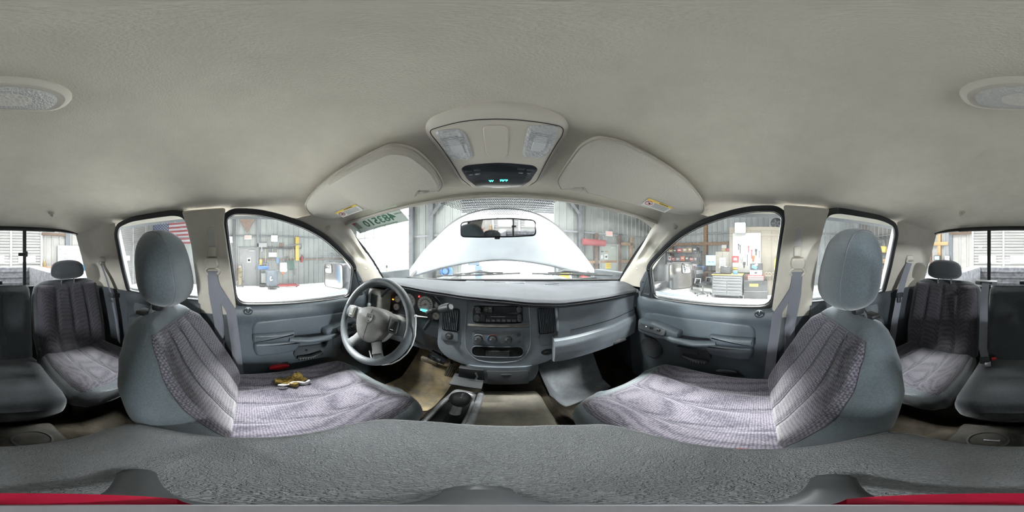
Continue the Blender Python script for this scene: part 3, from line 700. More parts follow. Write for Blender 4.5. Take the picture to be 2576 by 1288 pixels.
# lower bin under the stack
lb = MB().loft([[V3(x, y, z) for x, y in rpoly(o_, .03)] for z, o_ in (
    (-.505, [(-.16, .90), (.165, .90), (.165, .655), (.12, .618), (-.11, .618), (-.16, .655)]), (-.57, [(-.16, .90), (.165, .90), (.165, .650), (.12, .614), (-.11, .614), (-.16, .650)]),
    (-.625, [(-.15, .90), (.155, .90), (.155, .66), (.11, .626), (-.10, .626), (-.15, .66)]), (-.645, [(-.14, .90), (.145, .90), (.145, .69), (.10, .655), (-.09, .655), (-.14, .69)]))]).build('lower_bin', DASH2, dash)
MB().pad(rrect(.16, .085, .008), frame((.035, .611, -.567), (1, 0, 0), (0, .08, 1)), [(0, -.004), (0, .002), (.002, .0035)]).build('bin_door', DKGREY, lb)
MB().pad(ell(.042, .012, 20), frame((.030, .6085, -.545), (1, 0, 0), (0, .08, 1)), [(0, -.002), (0, .002), (.0015, .003)]).build('bin_pull', M('bin_pull', (.05, .053, .057), .4), lb)
MB().rbox((-.105, .622, -.56), (.10, .03, .085), .006).build('open_tray', BLACK, lb)
MB().rbox((-.115, .592, -.588), (.12, .075, .010), .003, R=rotm(.15, .08, 0)).build('tray_flap', DKGREY, lb)
MB().tube([(-.085, .597, -.575), (-.078, .600, -.555), (-.085, .603, -.535)], .004, 8).build('tray_spring', STEEL, lb)
# driver side knee panel and column area
def knee(u, v):
    x = lerp(-.79, -.255, u); z = lerp(-.165 if u < .15 else -.335, -.56, v); return V3(x, .685+.07*v+.02*sin(pi*u)-.03*(1-v)*(u > .8), z)
MB().slab(knee, lambda u, v: knee(u, v)+V3(0, .1, 0), 24, 10).build('knee_panel', DASH, dash)
MB().rbox((-.30, .72, -.42), (.10, .05, .16), .012).build('column_bracket', M('dusty_grey', (.16, .155, .145), .6, var=(20, .3)), dash)
# instrument cluster
KF = frame((-.41, .735, -.25), (1, 0, 0), (0, .12, 1))
def KFo(h): return (KF[0]+KF[3]*h,)+KF[1:]
cz = lambda a, b: onfr(860+a/5.153, 680+b/5.153, KF)
MB().pad(rpoly([(-.24, .085), (.13, .085), (.155, .0), (.15, -.12), (-.22, -.12), (-.26, 0)], .03), KF, [(0, -.05), (0, 0), (.003, 0)]).build('cluster_back', M('cluster_grey', (.06, .062, .065), .5), dash)
hood = [(lerp(-.585, -.235, i/24), .655+.012*sin(pi*i/24), -.150-.075*abs(2*i/24-1)**3.2) for i in range(25)]
MB().loft([[V3(x, y-.012, z+.010), V3(x, y-.012, z-.006), V3(x, .76, z-.012), V3(x, .76, z+.02)] for x, y, z in hood]).build('cluster_hood', DASH, dash)
MB().tube([V3(x, y-.010, z-.004) for x, y, z in hood], .007, 8).build('cluster_brow', DASHTOP, dash)
def gauge(a, b, r, marks, needle, nums=None, a0=225, a1=-45):
    u, v = cz(a, b); c = KF[0]+KF[1]*u+KF[2]*v; fr_ = (c, KF[1], KF[2], KF[3])
    g = MB().lathe([(0, .006), (r*.97, .006), (r, .008), (r*1.06, .006), (r*1.08, -.002)], c, KF[3], 36).build('gauge', GAUGE, dash)
    MB().tube([c+KF[1]*r*1.04*cos(2*pi*k/32)+KF[2]*r*1.04*sin(2*pi*k/32)+KF[3]*.007 for k in range(32)], .0016, 6, closed=True).build('gauge_ring', M('ring_grey', (.35, .35, .35), .3, .5), g)
    for k in range(marks):
        t = radians(a0+(a1-a0)*k/(marks-1)); p = c+(KF[1]*cos(t)+KF[2]*sin(t))*r*.88+KF[3]*.0066
        MB().box(p, (r*.14, .0006, .0014), Matrix.Rotation(-t, 3, 'Y')).build('tick', BLACK, g)
        if nums: text('number', nums[k], (c+(KF[1]*cos(t)+KF[2]*sin(t))*r*.68+KF[3]*.0068, KF[1], KF[2], KF[3]), r*.24, BLACK, g)
    t = radians(needle); d = KF[1]*cos(t)+KF[2]*sin(t)
    MB().tube([c+KF[3]*.009-d*r*.15, c+KF[3]*.009+d*r*.80], [.0016, .0006], 6).build('needle', NEEDLE, g)
    MB().lathe([(0, .004), (r*.14, .003), (r*.16, 0)], c+KF[3]*.007, KF[3], 16).build('needle_hub', M('hub_tan', (.45, .40, .30), .5), g)
    return g
g = gauge(1088, 440, .041, 13, 200, ['0', '10', '20', '30', '40', '50', '60', '70', '80', '90', '100', '110', '120'], 215, -35)
gauge(868, 400, .041, 8, 215, ['0', '1', '2', '3', '4', '5', '6', '7'], 215, -35)
gauge(728, 372, .0185, 5, 60); gauge(712, 472, .0185, 5, 200); gauge(1252, 450, .0185, 5, 80); gauge(1228, 590, .0185, 5, 135)
u, v = cz(1070, 516); c = KF[0]+KF[1]*u+KF[2]*v+KF[3]*.008
MB().rbox(c, (.040, .002, .009), .001).build('odometer', CYAN2, g); text('odometer_digits', '088888', (c+KF[3]*.0012, KF[1], KF[2], KF[3]), .008, BLACK, g)
u, v = cz(1005, 338); MB().pad([(-.004, -.004), (.004, -.004), (0, .006)], (KF[0]+KF[1]*u+KF[2]*v+KF[3]*.004, KF[1], KF[2], KF[3]), [(0, 0), (0, .001)]).build('warning_light', REDL, dash)
u, v = cz(668, 377); MB().rbox(KF[0]+KF[1]*u+KF[2]*v+KF[3]*.004, (.009, .002, .006), .001).build('warning_light', AMBER, dash)
# driver's left vent module
VF = frame((-.635, .655, -.265), (1, -.25, 0), (0, .10, 1))
vm = MB().pad(rpoly([(-.068, .072), (.055, .072), (.062, .02), (.058, -.085), (-.075, -.085), (-.078, .05)], .014), VF, [(0, -.06), (0, .004), (.005, .010), (.012, .011)]).build('vent_module', M('dusty_vent_trim', (.27, .27, .245), .55, var=(40, .15)), dash)
v = MB().pad(rrect(.078, .110, .016), (VF[0]+VF[1]*.0-VF[2]*.006,)+VF[1:], [(0, 0), (0, .0125), (.003, .009)]).build('air_vent', BLACK, dash)
for k in range(8): MB().box(VF[0]+VF[1]*(-.030+.060*k/7)-VF[2]*.006+VF[3]*.011, (.0022, .008, .098), rotm(-.1, 0, -.3)).build('slat', DKGREY, v)
MB().lathe([(0, .024), (.012, .022), (.014, .012), (.010, 0)], VF[0]-VF[1]*.035-VF[2]*.03+VF[3]*.008, VF[3], 18).build('headlamp_knob', M('knob_grey', (.30, .33, .34), .3), dash)

# ================================================================= STEERING WHEEL
WF = frame((-.46, .46, -.28), (1, 0, 0), (0, sin(radians(22)), cos(radians(22))))
def wp(u, v, h=0): return WF[0]+WF[1]*u+WF[2]*v+WF[3]*h
sw = thing('steering_wheel', wp(0, 0, -.03), 'four-spoke grey steering wheel with plain airbag pad', 'steering wheel')
SWR = M('wheel_rim_vinyl', (.105, .118, .128), .42, var=(9, .2), bump=(500, .0004)); SWH = M('airbag_pad_vinyl', (.165, .165, .16), .5, var=(18, .12), bump=(520, .0006))
SWS = M('spoke_silver', (.20, .205, .21), .4)
RM = .180
MB().tube([wp(RM*cos(2*pi*k/64), RM*sin(2*pi*k/64)) for k in range(64)], .0165, 14, closed=True).build('rim', SWR, sw)
hubo = rpoly([(-.092, .038), (-.035, .062), (.035, .062), (.092, .038), (.090, -.02), (.06, -.075), (.02, -.098), (-.02, -.098), (-.06, -.075), (-.090, -.02)], .03)
MB().pad(hubo, (wp(0, 0, -.03),)+WF[1:], [(0, -.02), (0, .028), (.004, .040), (.014, .048), (.030, .052)]).build('airbag_pad', SWH, sw)
MB().tube([wp(0, .052, .0185), wp(0, .034, .0228), wp(0, -.009, .0232), wp(0, -.05, .0232), wp(0, -.075, .021), wp(0, -.088, .016)], .0009, 6).build('tear_seam', BLACK, sw)
sh = [(-.017, .018), (.017, .018), (.017, -.004), (.010, -.016), (0, -.021), (-.010, -.016), (-.017, -.004)]
em = MB().pad(rpoly(sh, .003), (wp(0, .012, .0232),)+WF[1:], [(-.002, 0), (-.002, .001), (0, .0022), (.002, .001)]).build('emblem_recess', M('emblem_grey', (.20, .20, .195), .5), sw)
for a, b in ((-.006, .016), (.007, .017), (.0, .0)): MB().ball(wp(a, b, .0248), .0024, 8, 5).build('emblem_hole', BLACK, em)
def spoke(pts, wid, mat, name='spoke'):
    rings = []
    for (u, v, h), w in zip(pts, wid):
        i = pts.index((u, v, h)); a = pts[max(0, i-1)]; b = pts[min(len(pts)-1, i+1)]
        d = Vector((b[0]-a[0], b[1]-a[1])).normalized(); n = Vector((-d.y, d.x))
        rings.append([wp(u+n.x*w*cos(t)/1, v+n.y*w*cos(t), h+.011*sin(t)) for t in [2*pi*k/14 for k in range(14)]])
    return MB().loft(rings).build(name, mat, sw)
for m_ in (-1, 1):
    sp1 = spoke([(m_*.075, .012, -.005), (m_*.12, .010, .002), (m_*.150, .008, .002), (m_*.178, .006, 0)], [.032, .028, .030, .042], SWR)
    sp2 = spoke([(m_*.04, -.075, -.012), (m_*.062, -.110, -.008), (m_*.078, -.135, -.004), (m_*.095, -.160, 0)], [.026, .022, .024, .040], SWR)
    spoke([(m_*.046, -.083, -.006), (m_*.062, -.108, -.003), (m_*.073, -.126, .001)], [.0225, .0195, .0215], SWS, 'spoke_cover')
    f_ = (wp(m_*.120, .010, .010),)+WF[1:]
    pod = MB().pad(rrect(.040, .060, .010), f_, [(0, -.01), (0, .006), (.003, .009)]).build('switch_pod', SWH if m_ < 0 else DKGREY, sw)
    sb = MB().pad(rrect(.026, .044, .005), f_, [(0, .008), (.001, .011), (.003, .012)]).build('cruise_switch', SWH if m_ < 0 else BLACKG, pod)
    MB().rbox(wp(m_*.120, -.004, .0225), (.014, .002, .002), .0008).build('switch_mark', PRINT, sb)
MB().loft([[wp(r*cos(2*pi*k/20), r*sin(2*pi*k/20)-.01, h) for k in range(20)] for r, h in ((.060, -.03), (.062, -.09), (.055, -.16), (.06, -.30))]).build('column_shroud', M('column_dusty', (.18, .178, .170), .55, var=(18, .35)), sw)
# stalks
t_ = thing('gear_lever', px(1070, 825, Y=.60), 'black column gear lever with round silver-ended grip', 'lever')
pth = [px(1068, 828, Y=.60), px(1078, 814, Y=.585), px(1085, 803, Y=.57), px(1080, 795, Y=.56), px(1075, 787, Y=.55), px(1084, 781, Y=.54), px(1104, 779, Y=.525)]
MB().tube(pth, .008, 10).build('lever_arm', DKGREY, t_)
a, b = px(1102, 779.5, Y=.526), px(1133, 772, Y=.495)
MB().tube([a, a.lerp(b, .35), a.lerp(b, .7), b], [.010, .0155, .0165, .014], 14).build('grip', DKGREY, t_)
MB().tube([b, b+(b-a).normalized()*.004], [.010, .009], 14).build('grip_button', STEEL, t_)
o = MB().tube([px(935, 790, Y=.62), px(922, 788, Y=.61), px(904, 783, Y=.60)], [.007, .009, .012], 10).build('turn_signal_stalk', DKGREY); tag(o, 'short black turn signal stalk left of the steering column', 'stalk')
# white cable tie hanging round the wheel
tie = thing('cable_tie', px(985, 917, Y=.45), 'long white cable tie looped round the lower steering wheel rim', 'cable tie')
loop = [(1046, 793, .47), (1046, 815, .46), (1044, 845, .455), (1037, 868, .45), (1024, 888, .45), (1005, 905, .45), (985, 915, .45), (962, 918, .45), (945, 912, .455), (934, 900, .46), (929, 882, .47)]
MB().tube([px(a, b, Y=c_) for a, b, c_ in loop], .0030, 6).build('strap', WHITE, tie)
MB().rbox(px(1046, 795, Y=.468), (.009, .008, .009), .002).build('tie_head', WHITE, tie)
MB().tube([px(1046, 795, Y=.468), px(1075, 798, Y=.45)], [.0028, .0012], 6).build('tie_tail', WHITE, tie)
# pedals and the hanging module
pd = thing('brake_pedal', px(1078, 908, Y=.84), 'worn dusty brake pedal above the muddy mat', 'pedal')
c = px(1080, 908, Y=.84); MB().rbox(c, (.105, .022, .060), .008, R=rotm(.5, .25, .1)).build('pedal_pad', M('worn_pedal', (.36, .32, .25), .8, var=(40, .4)), pd)
MB().tube([c+V3(.01, .02, .02), c+V3(.02, .10, .14), c+V3(.02, .16, .30)], .010, 8).build('pedal_arm', BLACK, pd)
pd = thing('accelerator_pedal', px(1130, 938, Y=.86), 'upright ribbed accelerator pedal right of the brake', 'pedal')
c = px(1134, 930, Y=.86); MB().rbox(c, (.045, .018, .115), .006, R=rotm(-.35, .25, 0)).build('pedal_pad', M('worn_pedal', (.36, .32, .25)), pd)
for k in range(3): MB().rbox(c+V3(-.012+.012*k, -.011, 0), (.004, .006, .10), .002, R=rotm(-.35, .25, 0)).build('pedal_rib', M('pedal_rib', (.16, .14, .11), .8), pd)
MB().tube([c+V3(.0, .01, .05), c+V3(.0, .08, .16), c+V3(0, .14, .28)], .008, 8).build('pedal_arm', BLACK, pd)
md = thing('diagnostic_module', px(1100, 898, Y=.70), 'small black connector module hanging under the dash', 'module')
c = px(1101, 899, Y=.70); R_ = rotm(.4, .42, .1)
MB().rbox(c, (.090, .05, .024), .005, R=R_).build('housing', DKGREY, md)
for k in (-.02, .012): MB().rbox(c+R_ @ V3(k, -.02, .012), (.018, .016, .008), .003, R=R_).build('clip', M('clip_grey', (.10, .115, .12), .5), md)
MB().tube([c+V3(.02, 0, .02), c+V3(.05, .02, .06), c+V3(.10, .05, .05), c+V3(.13, .06, -.02)], .003, 6).build('wire', BLACK, md)
MB().tube([(-.52, .66, -.30), (-.42, .655, -.42), (-.33, .66, -.46), (-.26, .655, -.50)], .004, 6).build('cable', BLACK, md)
# ================================================================= OVERHEAD CONSOLE
OF = frame((0, .33, .232), (1, 0, 0), (0, -1, .17))      # normal points down
def OFo(h): return (OF[0]+OF[3]*h,)+OF[1:]
oc = thing('overhead_console', (0, .33, .26), 'beige overhead console with two map lamps and a digital compass display', 'console')
z6 = lambda pts: [(740+a/2.43, 240+b/2.43) for a, b in pts]
OUT = z6([(795, 205), (830, 150), (1000, 85), (1240, 48), (1480, 75), (1645, 140), (1685, 205), (1665, 270), (1500, 555), (1430, 598), (1250, 612), (1090, 598), (1010, 545), (812, 270)])
oo = rpoly(fpts(OUT, OF), .012)
MB().pad(oo, OFo(-.006), [(-.002, -.05), (-.002, -.01), (.002, -.001), (.010, .005), (.016, .006)]).build('shell', CONSB, oc)
IN = z6([(840, 215), (1030, 165), (1250, 150), (1450, 165), (1635, 195), (1630, 240), (1478, 520), (1400, 570), (1250, 585), (1110, 570), (1030, 510), (850, 240)])
fi = OFo(.000)
face = MB().pad(rpoly(fpts(IN, fi), .012), fi, [(-.002, -.004), (-.002, .0005), (0, .0025), (.003, .003)]).build('face_panel', M('console_face', (.60, .56, .49), .5), oc)
MB().tube([fi[0]+fi[1]*x+fi[2]*y+fi[3]*.0008 for x, y in inset(rpoly(fpts(IN, fi), .012), -.003)], .0009, 5, closed=True).build('panel_gap', DKGREY, oc)
fl_ = OFo(.004)
for pts in ([(865, 225), (1000, 205), (1040, 235), (1088, 372), (1062, 392), (970, 388), (925, 345)], [(1440, 190), (1605, 192), (1610, 220), (1560, 345), (1505, 380), (1415, 378), (1402, 350)]):
    L2 = rpoly(fpts(z6(pts), fl_), .007)
    ml = MB().pad(L2, fl_, [(-.002, -.006), (-.002, .0), (0, .001), (.003, .003), (.005, .002)]).build('map_lamp', LENS, oc, label='clear ribbed map lamp lens')
    mid = Vector((sum(p[0] for p in L2)/len(L2), sum(p[1] for p in L2)/len(L2)))
    for k in range(6):
        yy = .030+.0042*k-.004
        MB().rbox(fl_[0]+fl_[1]*(mid.x)+fl_[2]*(mid.y+yy-.018)+fl_[3]*.003, (.040, .0022, .002), .0008).build('lens_rib', LENS, ml)
    MB().pad([(mid.x+a*.55-mid.x*.55, mid.y+(b-mid.y)*.5) for a, b in L2], fl_, [(0, .001), (.002, .0035)]).build('lens_window', M('lens_grey', (.62, .63, .64), .3), ml)
L2 = rpoly(fpts(z6([(1157, 200), (1180, 185), (1290, 185), (1306, 205), (1302, 360), (1285, 378), (1200, 378), (1175, 350)]), fl_), .006)
MB().pad(L2, OFo(.001), [(-.001, 0), (-.001, .003), (0, .004)]).build('blank_panel', M('console_face', (.5, .47, .42)), oc)
MB().tube([fi[0]+fi[1]*x+fi[2]*y+fi[3]*.0035 for x, y in L2], .0007, 5, closed=True).build('panel_gap', DKGREY, oc)
BK = z6([(1022, 452), (1045, 432), (1250, 415), (1465, 432), (1488, 452), (1442, 522), (1385, 558), (1250, 568), (1115, 556), (1060, 512)])
dsp = MB().pad(rpoly(fpts(BK, fl_), .008), OFo(.002), [(-.001, -.002), (-.001, .002), (.002, .0035)]).build('display_panel', M('display_charcoal', (.016, .02, .026), .25), oc, label='dark display panel showing W 70 degrees in teal')
fD = OFo(.0058)
def oat(a, b, h=0): u, v = onfr(740+a/2.43, 240+b/2.43, fD); return (fD[0]+fD[1]*u+fD[2]*v+fD[3]*h, -fD[1]*-1, fD[2]*1, fD[3])
def otext(nm, body, a, b, size, mat, bold=0):
    O, U, V, N = oat(a, b); return text(nm, body, (O, U, V, N), size, mat, dsp, font_bold=bold)
for a, b in ((1065, 462), (1118, 455), (1387, 450), (1443, 455)):
    O, U, V, N = oat(a, b, -.001); MB().pad(rrect(.017, .008, .0035), (O, U, V, N), [(0, -.001), (0, .0012), (.001, .002)]).build('display_button', M('button_charcoal', (.03, .035, .04), .4), dsp)
for tx, a, b in (('US/M', 1080, 486), ('RESET', 1121, 481), ('STEP', 1385, 476), ('C/T', 1434, 478)): otext('button_print', tx, a, b, .0048, PRINT)
otext('compass_letter', 'W', 1205, 524, .011, CYAN, .0003); otext('temperature_digits', '70°F', 1281, 521, .011, CYAN, .0003)

# ================================================================= SUN VISORS
def zv(x, y): return zh(x, y)-.029
def visor(pts, rad, label, word):
    p3 = [hit(a, b, zv) for a, b in pts]
    out = rpoly([(p.x, p.y) for p in p3], rad)
    cx_ = sum(p[0] for p in out)/len(out); cy_ = sum(p[1] for p in out)/len(out)
    t = thing('sun_visor', (cx_, cy_, zv(cx_, cy_)), label, 'sun visor')
    sc = lambda k: [(cx_+(x-cx_)*k, cy_+(y-cy_)*k) for x, y in out]
    rings = []
    for k in (.05, .35, .7): rings.append([V3(x, y, zv(x, y)+.014) for x, y in sc(k)])
    for d, h in ((.008, .014), (.001, .008), (0, .002), (.003, -.004), (.010, -.007)): rings.append([V3(x, y, zv(x, y)+h) for x, y in inset(out, d)])
    for k in (.75, .5, .25, .03): rings.append([V3(x, y, zv(x, y)-.008) for x, y in sc(k)])
    MB().loft(rings).build('visor_body', VISOR, t)
    MB().tube([V3(x, y, zv(x, y)-.001) for x, y in inset(out, -.0005)], .0022, 6, closed=True).build('edge_piping', BEIGE, t)
    return t
vd = visor([(765, 515), (790, 482), (832, 447), (900, 405), (985, 364), (1040, 374), (1090, 418), (1117, 462), (1103, 482), (1088, 474), (1072, 468), (1050, 470), (1047, 492), (940, 524), (880, 540), (835, 552), (785, 545)],
           [.03, .05, .05, .04, .05, .04, .04, .02, .012, .01, .02, .015, .01, .05, .05, .04, .04], 'beige sun visor with a folded flap above the steering wheel', 'driver')
vp = visor([(1400, 455), (1432, 405), (1462, 365), (1500, 346), (1560, 356), (1650, 402), (1735, 462), (1773, 515), (1768, 537), (1715, 541), (1640, 528), (1560, 505), (1476, 483), (1470, 468), (1440, 462), (1428, 474), (1412, 476)],
           [.02, .04, .04, .05, .04, .05, .05, .04, .03, .05, .06, .05, .01, .012, .02, .01, .012], 'flat beige sun visor with a warning label on the passenger side', 'passenger')
# folded flap on the driver visor
def fold(parent):
    pts = [(822, 457), (900, 408), (980, 370), (1030, 376), (1085, 420), (1108, 460), (1050, 468), (1044, 488), (943, 521), (905, 508), (865, 485)]
    out = rpoly([(p.x, p.y) for p in [hit(a, b, zv) for a, b in pts]], .014)
    cx_ = sum(p[0] for p in out)/len(out); cy_ = sum(p[1] for p in out)/len(out); rings = []
    for d, h in ((0, -.004), (0, -.012), (.004, -.017)): rings.append([V3(x, y, zv(x, y)+h) for x, y in inset(out, d)])
    for k in (.7, .4, .05): rings.append([V3(cx_+(x-cx_)*k, cy_+(y-cy_)*k, zv(cx_+(x-cx_)*k, cy_+(y-cy_)*k)-.018) for x, y in out])
    MB().loft(rings).build('visor_flap', VISOR, parent)
fold(vd)
def sticker(pts, parent):
    p = [hit(a, b, lambda x, y: zv(x, y)-.0095) for a, b in pts]      # TL TR BR BL as seen
    O = (p[0]+p[1]+p[2]+p[3])/4; U = (p[1]-p[0]+p[2]-p[3]); V = (p[0]-p[3]+p[1]-p[2]); w = U.length/2; h = V.length/2
    fr_ = frame(O, U, V)
    st = MB().pad(rrect(w, h, .002), fr_, [(0, -.002), (0, .0004)]).build('warning_label', PAPER, parent, label='white warning label with yellow band')
    MB().pad([(-w/2, h*.28), (w/2, h*.28), (w/2, h/2), (-w/2, h/2)], fr_, [(0, 0), (0, .0008)]).build('yellow_band', M('label_yellow', (.80, .58, .10), .6), st)
    text('label_heading', 'WARNING', (fr_[0]+fr_[1]*w*.12+fr_[2]*h*.39+fr_[3]*.001, *fr_[1:]), h*.17, BLACK, st)
    for k in range(7): MB().box(fr_[0]+fr_[1]*w*.12+fr_[2]*h*(.20-.088*k)+fr_[3]*.0008, (w*(.60 if k < 2 else .62-.04*(k % 3)), h*.03, .0004), Matrix((fr_[1], fr_[2], fr_[3])).transposed()).build('print_line', M('grey_print', (.25, .25, .25), .8), st)
    c = fr_[0]-fr_[1]*w*.34+fr_[3]*.0010
    MB().tube([c+fr_[1]*h*.26*cos(k*pi/10)+fr_[2]*h*.26*sin(k*pi/10) for k in range(20)], h*.02, 5, closed=True).build('prohibition_ring', M('label_red', (.55, .08, .06), .6), st)
    MB().tube([c+(fr_[1]-fr_[2])*h*.18, c-(fr_[1]-fr_[2])*h*.18], h*.02, 5).build('prohibition_bar', M('label_red', (.55, .08, .06)), st)
    MB().ball(c+fr_[1]*h*.05, h*.07, 8, 5).build('pictogram', BLACK, st)
sticker([(845, 533), (890, 516), (918, 526), (860, 549)], vd)
sticker([(1632, 499), (1693, 522), (1673, 536), (1612, 514)], vp)
for (a, b), t in (((1066, 478), vd), ((1454, 470), vp)):
    p = hit(a, b, lambda x, y: zv(x, y)+.004); k = hit(a+(0 if t is vd else -4), b+3, lambda x, y: zv(x, y)-.002)
    cl = MB().rbox(p+V3(0, .01, .004), (.055, .030, .016), .005).build('visor_clip', BEIGE, t)
    MB().ball(k, (.016, .012, .009), 14, 8).build('clip_knob', BEIGE, cl)
    MB().tube([p+V3(-.05, .005, .002), p+V3(.05, .005, .002)], .004, 8).build('hinge_rod', M('dark_bronze', (.12, .09, .07), .5), cl)

# ================================================================= MIRROR, DOME LAMP, WINDSHIELD TAG
mc = V3(-.002, .53, .090); n = Vector((-.105, -.985, -.118)).normalized(); U = Vector((0, 0, 1)).cross(n).normalized(); MF = frame(mc, U, n.cross(U))
rm = thing('rearview_mirror', mc+V3(0, .05, .06), 'black framed rearview mirror hanging in front of the windshield', 'mirror')
mo = rpoly([(-.125, .027), (-.05, .0335), (.05, .0335), (.125, .027), (.127, -.024), (.05, -.0285), (-.05, -.0285), (-.127, -.024)], [.014, .02, .02, .014, .014, .02, .02, .014])
MB().pad(mo, (mc-MF[3]*.03,)+MF[1:], [(.03, 0), (.010, .010), (.001, .020), (-.001, .030), (.0015, .033), (.004, .031)]).build('housing', BLACKG, rm)
MB().pad(inset(mo, .0035), MF, [(0, .0), (0, .0018)]).build('mirror_glass', MIRROR, rm)
MB().rbox(mc-MF[2]*.031+MF[3]*-.002, (.018, .010, .008), .003).build('dimmer_tab', BLACK, rm)
MB().tube([mc-MF[3]*.03, mc+V3(0, .05, .04), V3(0, .60, zW(0, .60)-.004)], [.011, .010, .012], 12).build('stem', BLACK, rm)
MB().lathe([(.016, 0), (.016, .006), (.012, .010)], V3(0, .605, zW(0, .605)-.012), (0, .45, .9), 16).build('mount_button', BLACK, rm)
DL = frame((.005, -.183, .268), (-1, 0, 0), (0, 1, .0))
DL = (V3(.005, -.183, zh(0, -.18)-.004), V3(-1, 0, 0), V3(0, 1, 0), V3(0, 0, -1))
dl = thing('dome_lamp', (.005, -.183, zh(0, -.18)), 'oval dome lamp with clear ribbed lens in the headliner', 'lamp')
ov = [(.078*math.copysign(abs(cos(t))**.75, cos(t)), .040*math.copysign(abs(sin(t))**.8, sin(t))) for t in [2*pi*k/40 for k in range(40)]]
MB().pad(ov, DL, [(0, -.02), (0, .002), (.003, .007), (.008, .010), (.011, .009)]).build('lamp_bezel', CONSB, dl)
le = MB().pad([(x*.80, y*.70-.003) for x, y in ov], DL, [(0, .004), (0, .008), (.002, .012), (.008, .015), (.015, .016)]).build('lamp_lens', M('dome_lens', (.60, .60, .57), .2, bump=(330, .002, 'voro')), dl)
MB().pad([(x*.42, y*.40-.003) for x, y in ov], DL, [(0, .014), (.002, .0172)]).build('lens_centre', M('dome_lens_inner', (.66, .64, .58), .3, bump=(200, .002, 'voro')), le)
# temporary tag behind the glass
p = [hit(a, b, lambda x, y: zW(x, y)-.002, .3, 1.6) for a, b in ((882, 556), (1002, 521), (1026, 553), (896, 592))]
O = sum(p, V3(0, 0, 0))/4; U_ = (p[1]-p[0]+p[2]-p[3]); V_ = (p[0]-p[3]+p[1]-p[2]); w, h = U_.length/2, V_.length/2
TF = frame(O, U_, V_); tg = thing('temporary_tag', O, 'pale green temporary tag with mirrored green number in the windshield corner', 'tag')
def wsq(u, v, off):       # a spot on the tag, bent onto the glass
    q_ = TF[0]+TF[1]*u+TF[2]*v; return V3(q_.x, q_.y, zW(q_.x, q_.y)-off)
MB().slab(lambda a, b: wsq((a-.5)*w, (b-.5)*h, .0015), lambda a, b: wsq((a-.5)*w, (b-.5)*h, .0005), 12, 6).build('card', TAG, tg)
def tagtext(nm, body, u, v, size, mat, wide=1, bold=0):
    o_ = text(nm, body, (V3(0, 0, 0), V3(1, 0, 0), V3(0, 1, 0), V3(0, 0, 1)), size, mat, None, flip=True, wide=wide, font_bold=bold)
    for v_ in o_.data.vertices: v_.co = wsq(u+v_.co.x, v+v_.co.y, .0026+(.0003 if v_.co.z > 0 else 0))
    adopt(o_, tg); return o_
tagtext('tag_number', '483510', .020, -h*.02, h*.66, GREENTXT, .92, .0010)
tagtext('tag_letter', 'E', -w*.445, -h*.30, h*.30, GREENTXT, .9)
tagtext('tag_print', 'TEMPORARY REGISTRATION', .03, -h*.40, h*.11, GREENTXT)
tagtext('tag_print', 'EXPIRES', w*.43, h*.1, h*.10, GREENTXT)
sd = MB().slab(lambda a, b: wsq(-w*.38+(a-.5)*.034, h*.08+(b-.5)*.05, .0028), lambda a, b: wsq(-w*.38+(a-.5)*.034, h*.08+(b-.5)*.05, .0018), 4, 4).build('validation_patch', M('patch_green', (.30, .38, .31), .7), tg)
MB().slab(lambda a, b: wsq(-w*.39+(a-.5)*.014, h*.24+(b-.5)*.012, .0036), lambda a, b: wsq(-w*.39+(a-.5)*.014, h*.24+(b-.5)*.012, .003), 2, 2).build('red_mark', RED, sd)

# ================================================================= SEATS
def sring(w, hf, hb, n=3.0, k=40):
    out = []
    for i in range(k):
        t = 2*pi*i/k; c, s_ = cos(t), sin(t)
        out.append((w*math.copysign(abs(c)**(2/n), c), (hf if s_ > 0 else hb)*math.copysign(abs(s_)**(2/n), s_)))
    return out
def make_back(t, xc, B, T, wt, ht, shell, cloth, seams, bol=.018, name='backrest', cover=(.84, .84), top=.88):
    B = Vector(B); T = Vector(T); A = (T-B); L = A.length; A.normalize(); F = V3(0, A.z, -A.y)
    def cen(v): return V3(xc, 0, 0)+V3(0, B.y, B.z)+A*L*v-F*.06
    def bo(x, w, v): return bol*(math.exp(-((abs(x)/w-.74)/.17)**2)-.55*math.exp(-(x/w/.45)**2))*max(0, min(1, (1-v)*5))*min(1, v*6+.2)
    rings = []
    for i in range(29):
        v = i/28; v = 1-(1-v)**1.35; w = interp(wt, v); h = interp(ht, v)
        rings.append([cen(v)+V3(x, 0, 0)+F*(y+(bo(x, w, v) if y > 0 else 0)) for x, y in sring(w, h, h*.95)])
    b = MB().loft(rings).build(name, shell, t)
    def surf(u, v, off=.011):
        w = interp(wt, v); h = interp(ht, v); x = lerp(-cover[0], cover[1], (u+1)/2)*w; r = min(1, abs(x/w))
        y = h*(max(0, 1-r**3.0))**(1/3.0)
        e = max(0, min(1, (1-abs(u))/.16, v/.10, (top-v)/.12)); e = e*e*(3-2*e)
        g = sum(math.exp(-((u-a-bb*(v-.5))/.060)**2) for a, bb in seams)
        return cen(v)+V3(x, 0, 0)+F*(y+bo(x, w, v)+off*e-.002-.0065*g*e)
    if cloth: MB().grid(lambda a, c_: surf(2*a-1, top*c_), 72, 56).build('cloth_panel', cloth, t)
    if cloth:
        for a, bb in seams:
            MB().tube([surf(a+bb*(v-.5), v)+F*.0008 for v in [.03+(top-.06)*i/30 for i in range(31)]], .0011, 5).build('seam', PIPE if cloth is WEAVE else VELOURD, t)
        edge = [surf(-.97, .02+(top-.05)*i/20) for i in range(21)]+[surf(-.97+1.94*i/20, top-.03) for i in range(1, 21)]+[surf(.97, top-.03-(top-.05)*i/20) for i in range(1, 21)]
        MB().tube([p+F*.001 for p in edge], .0013, 5).build('seam', VELOURD, t)
    return b, cen, surf, F
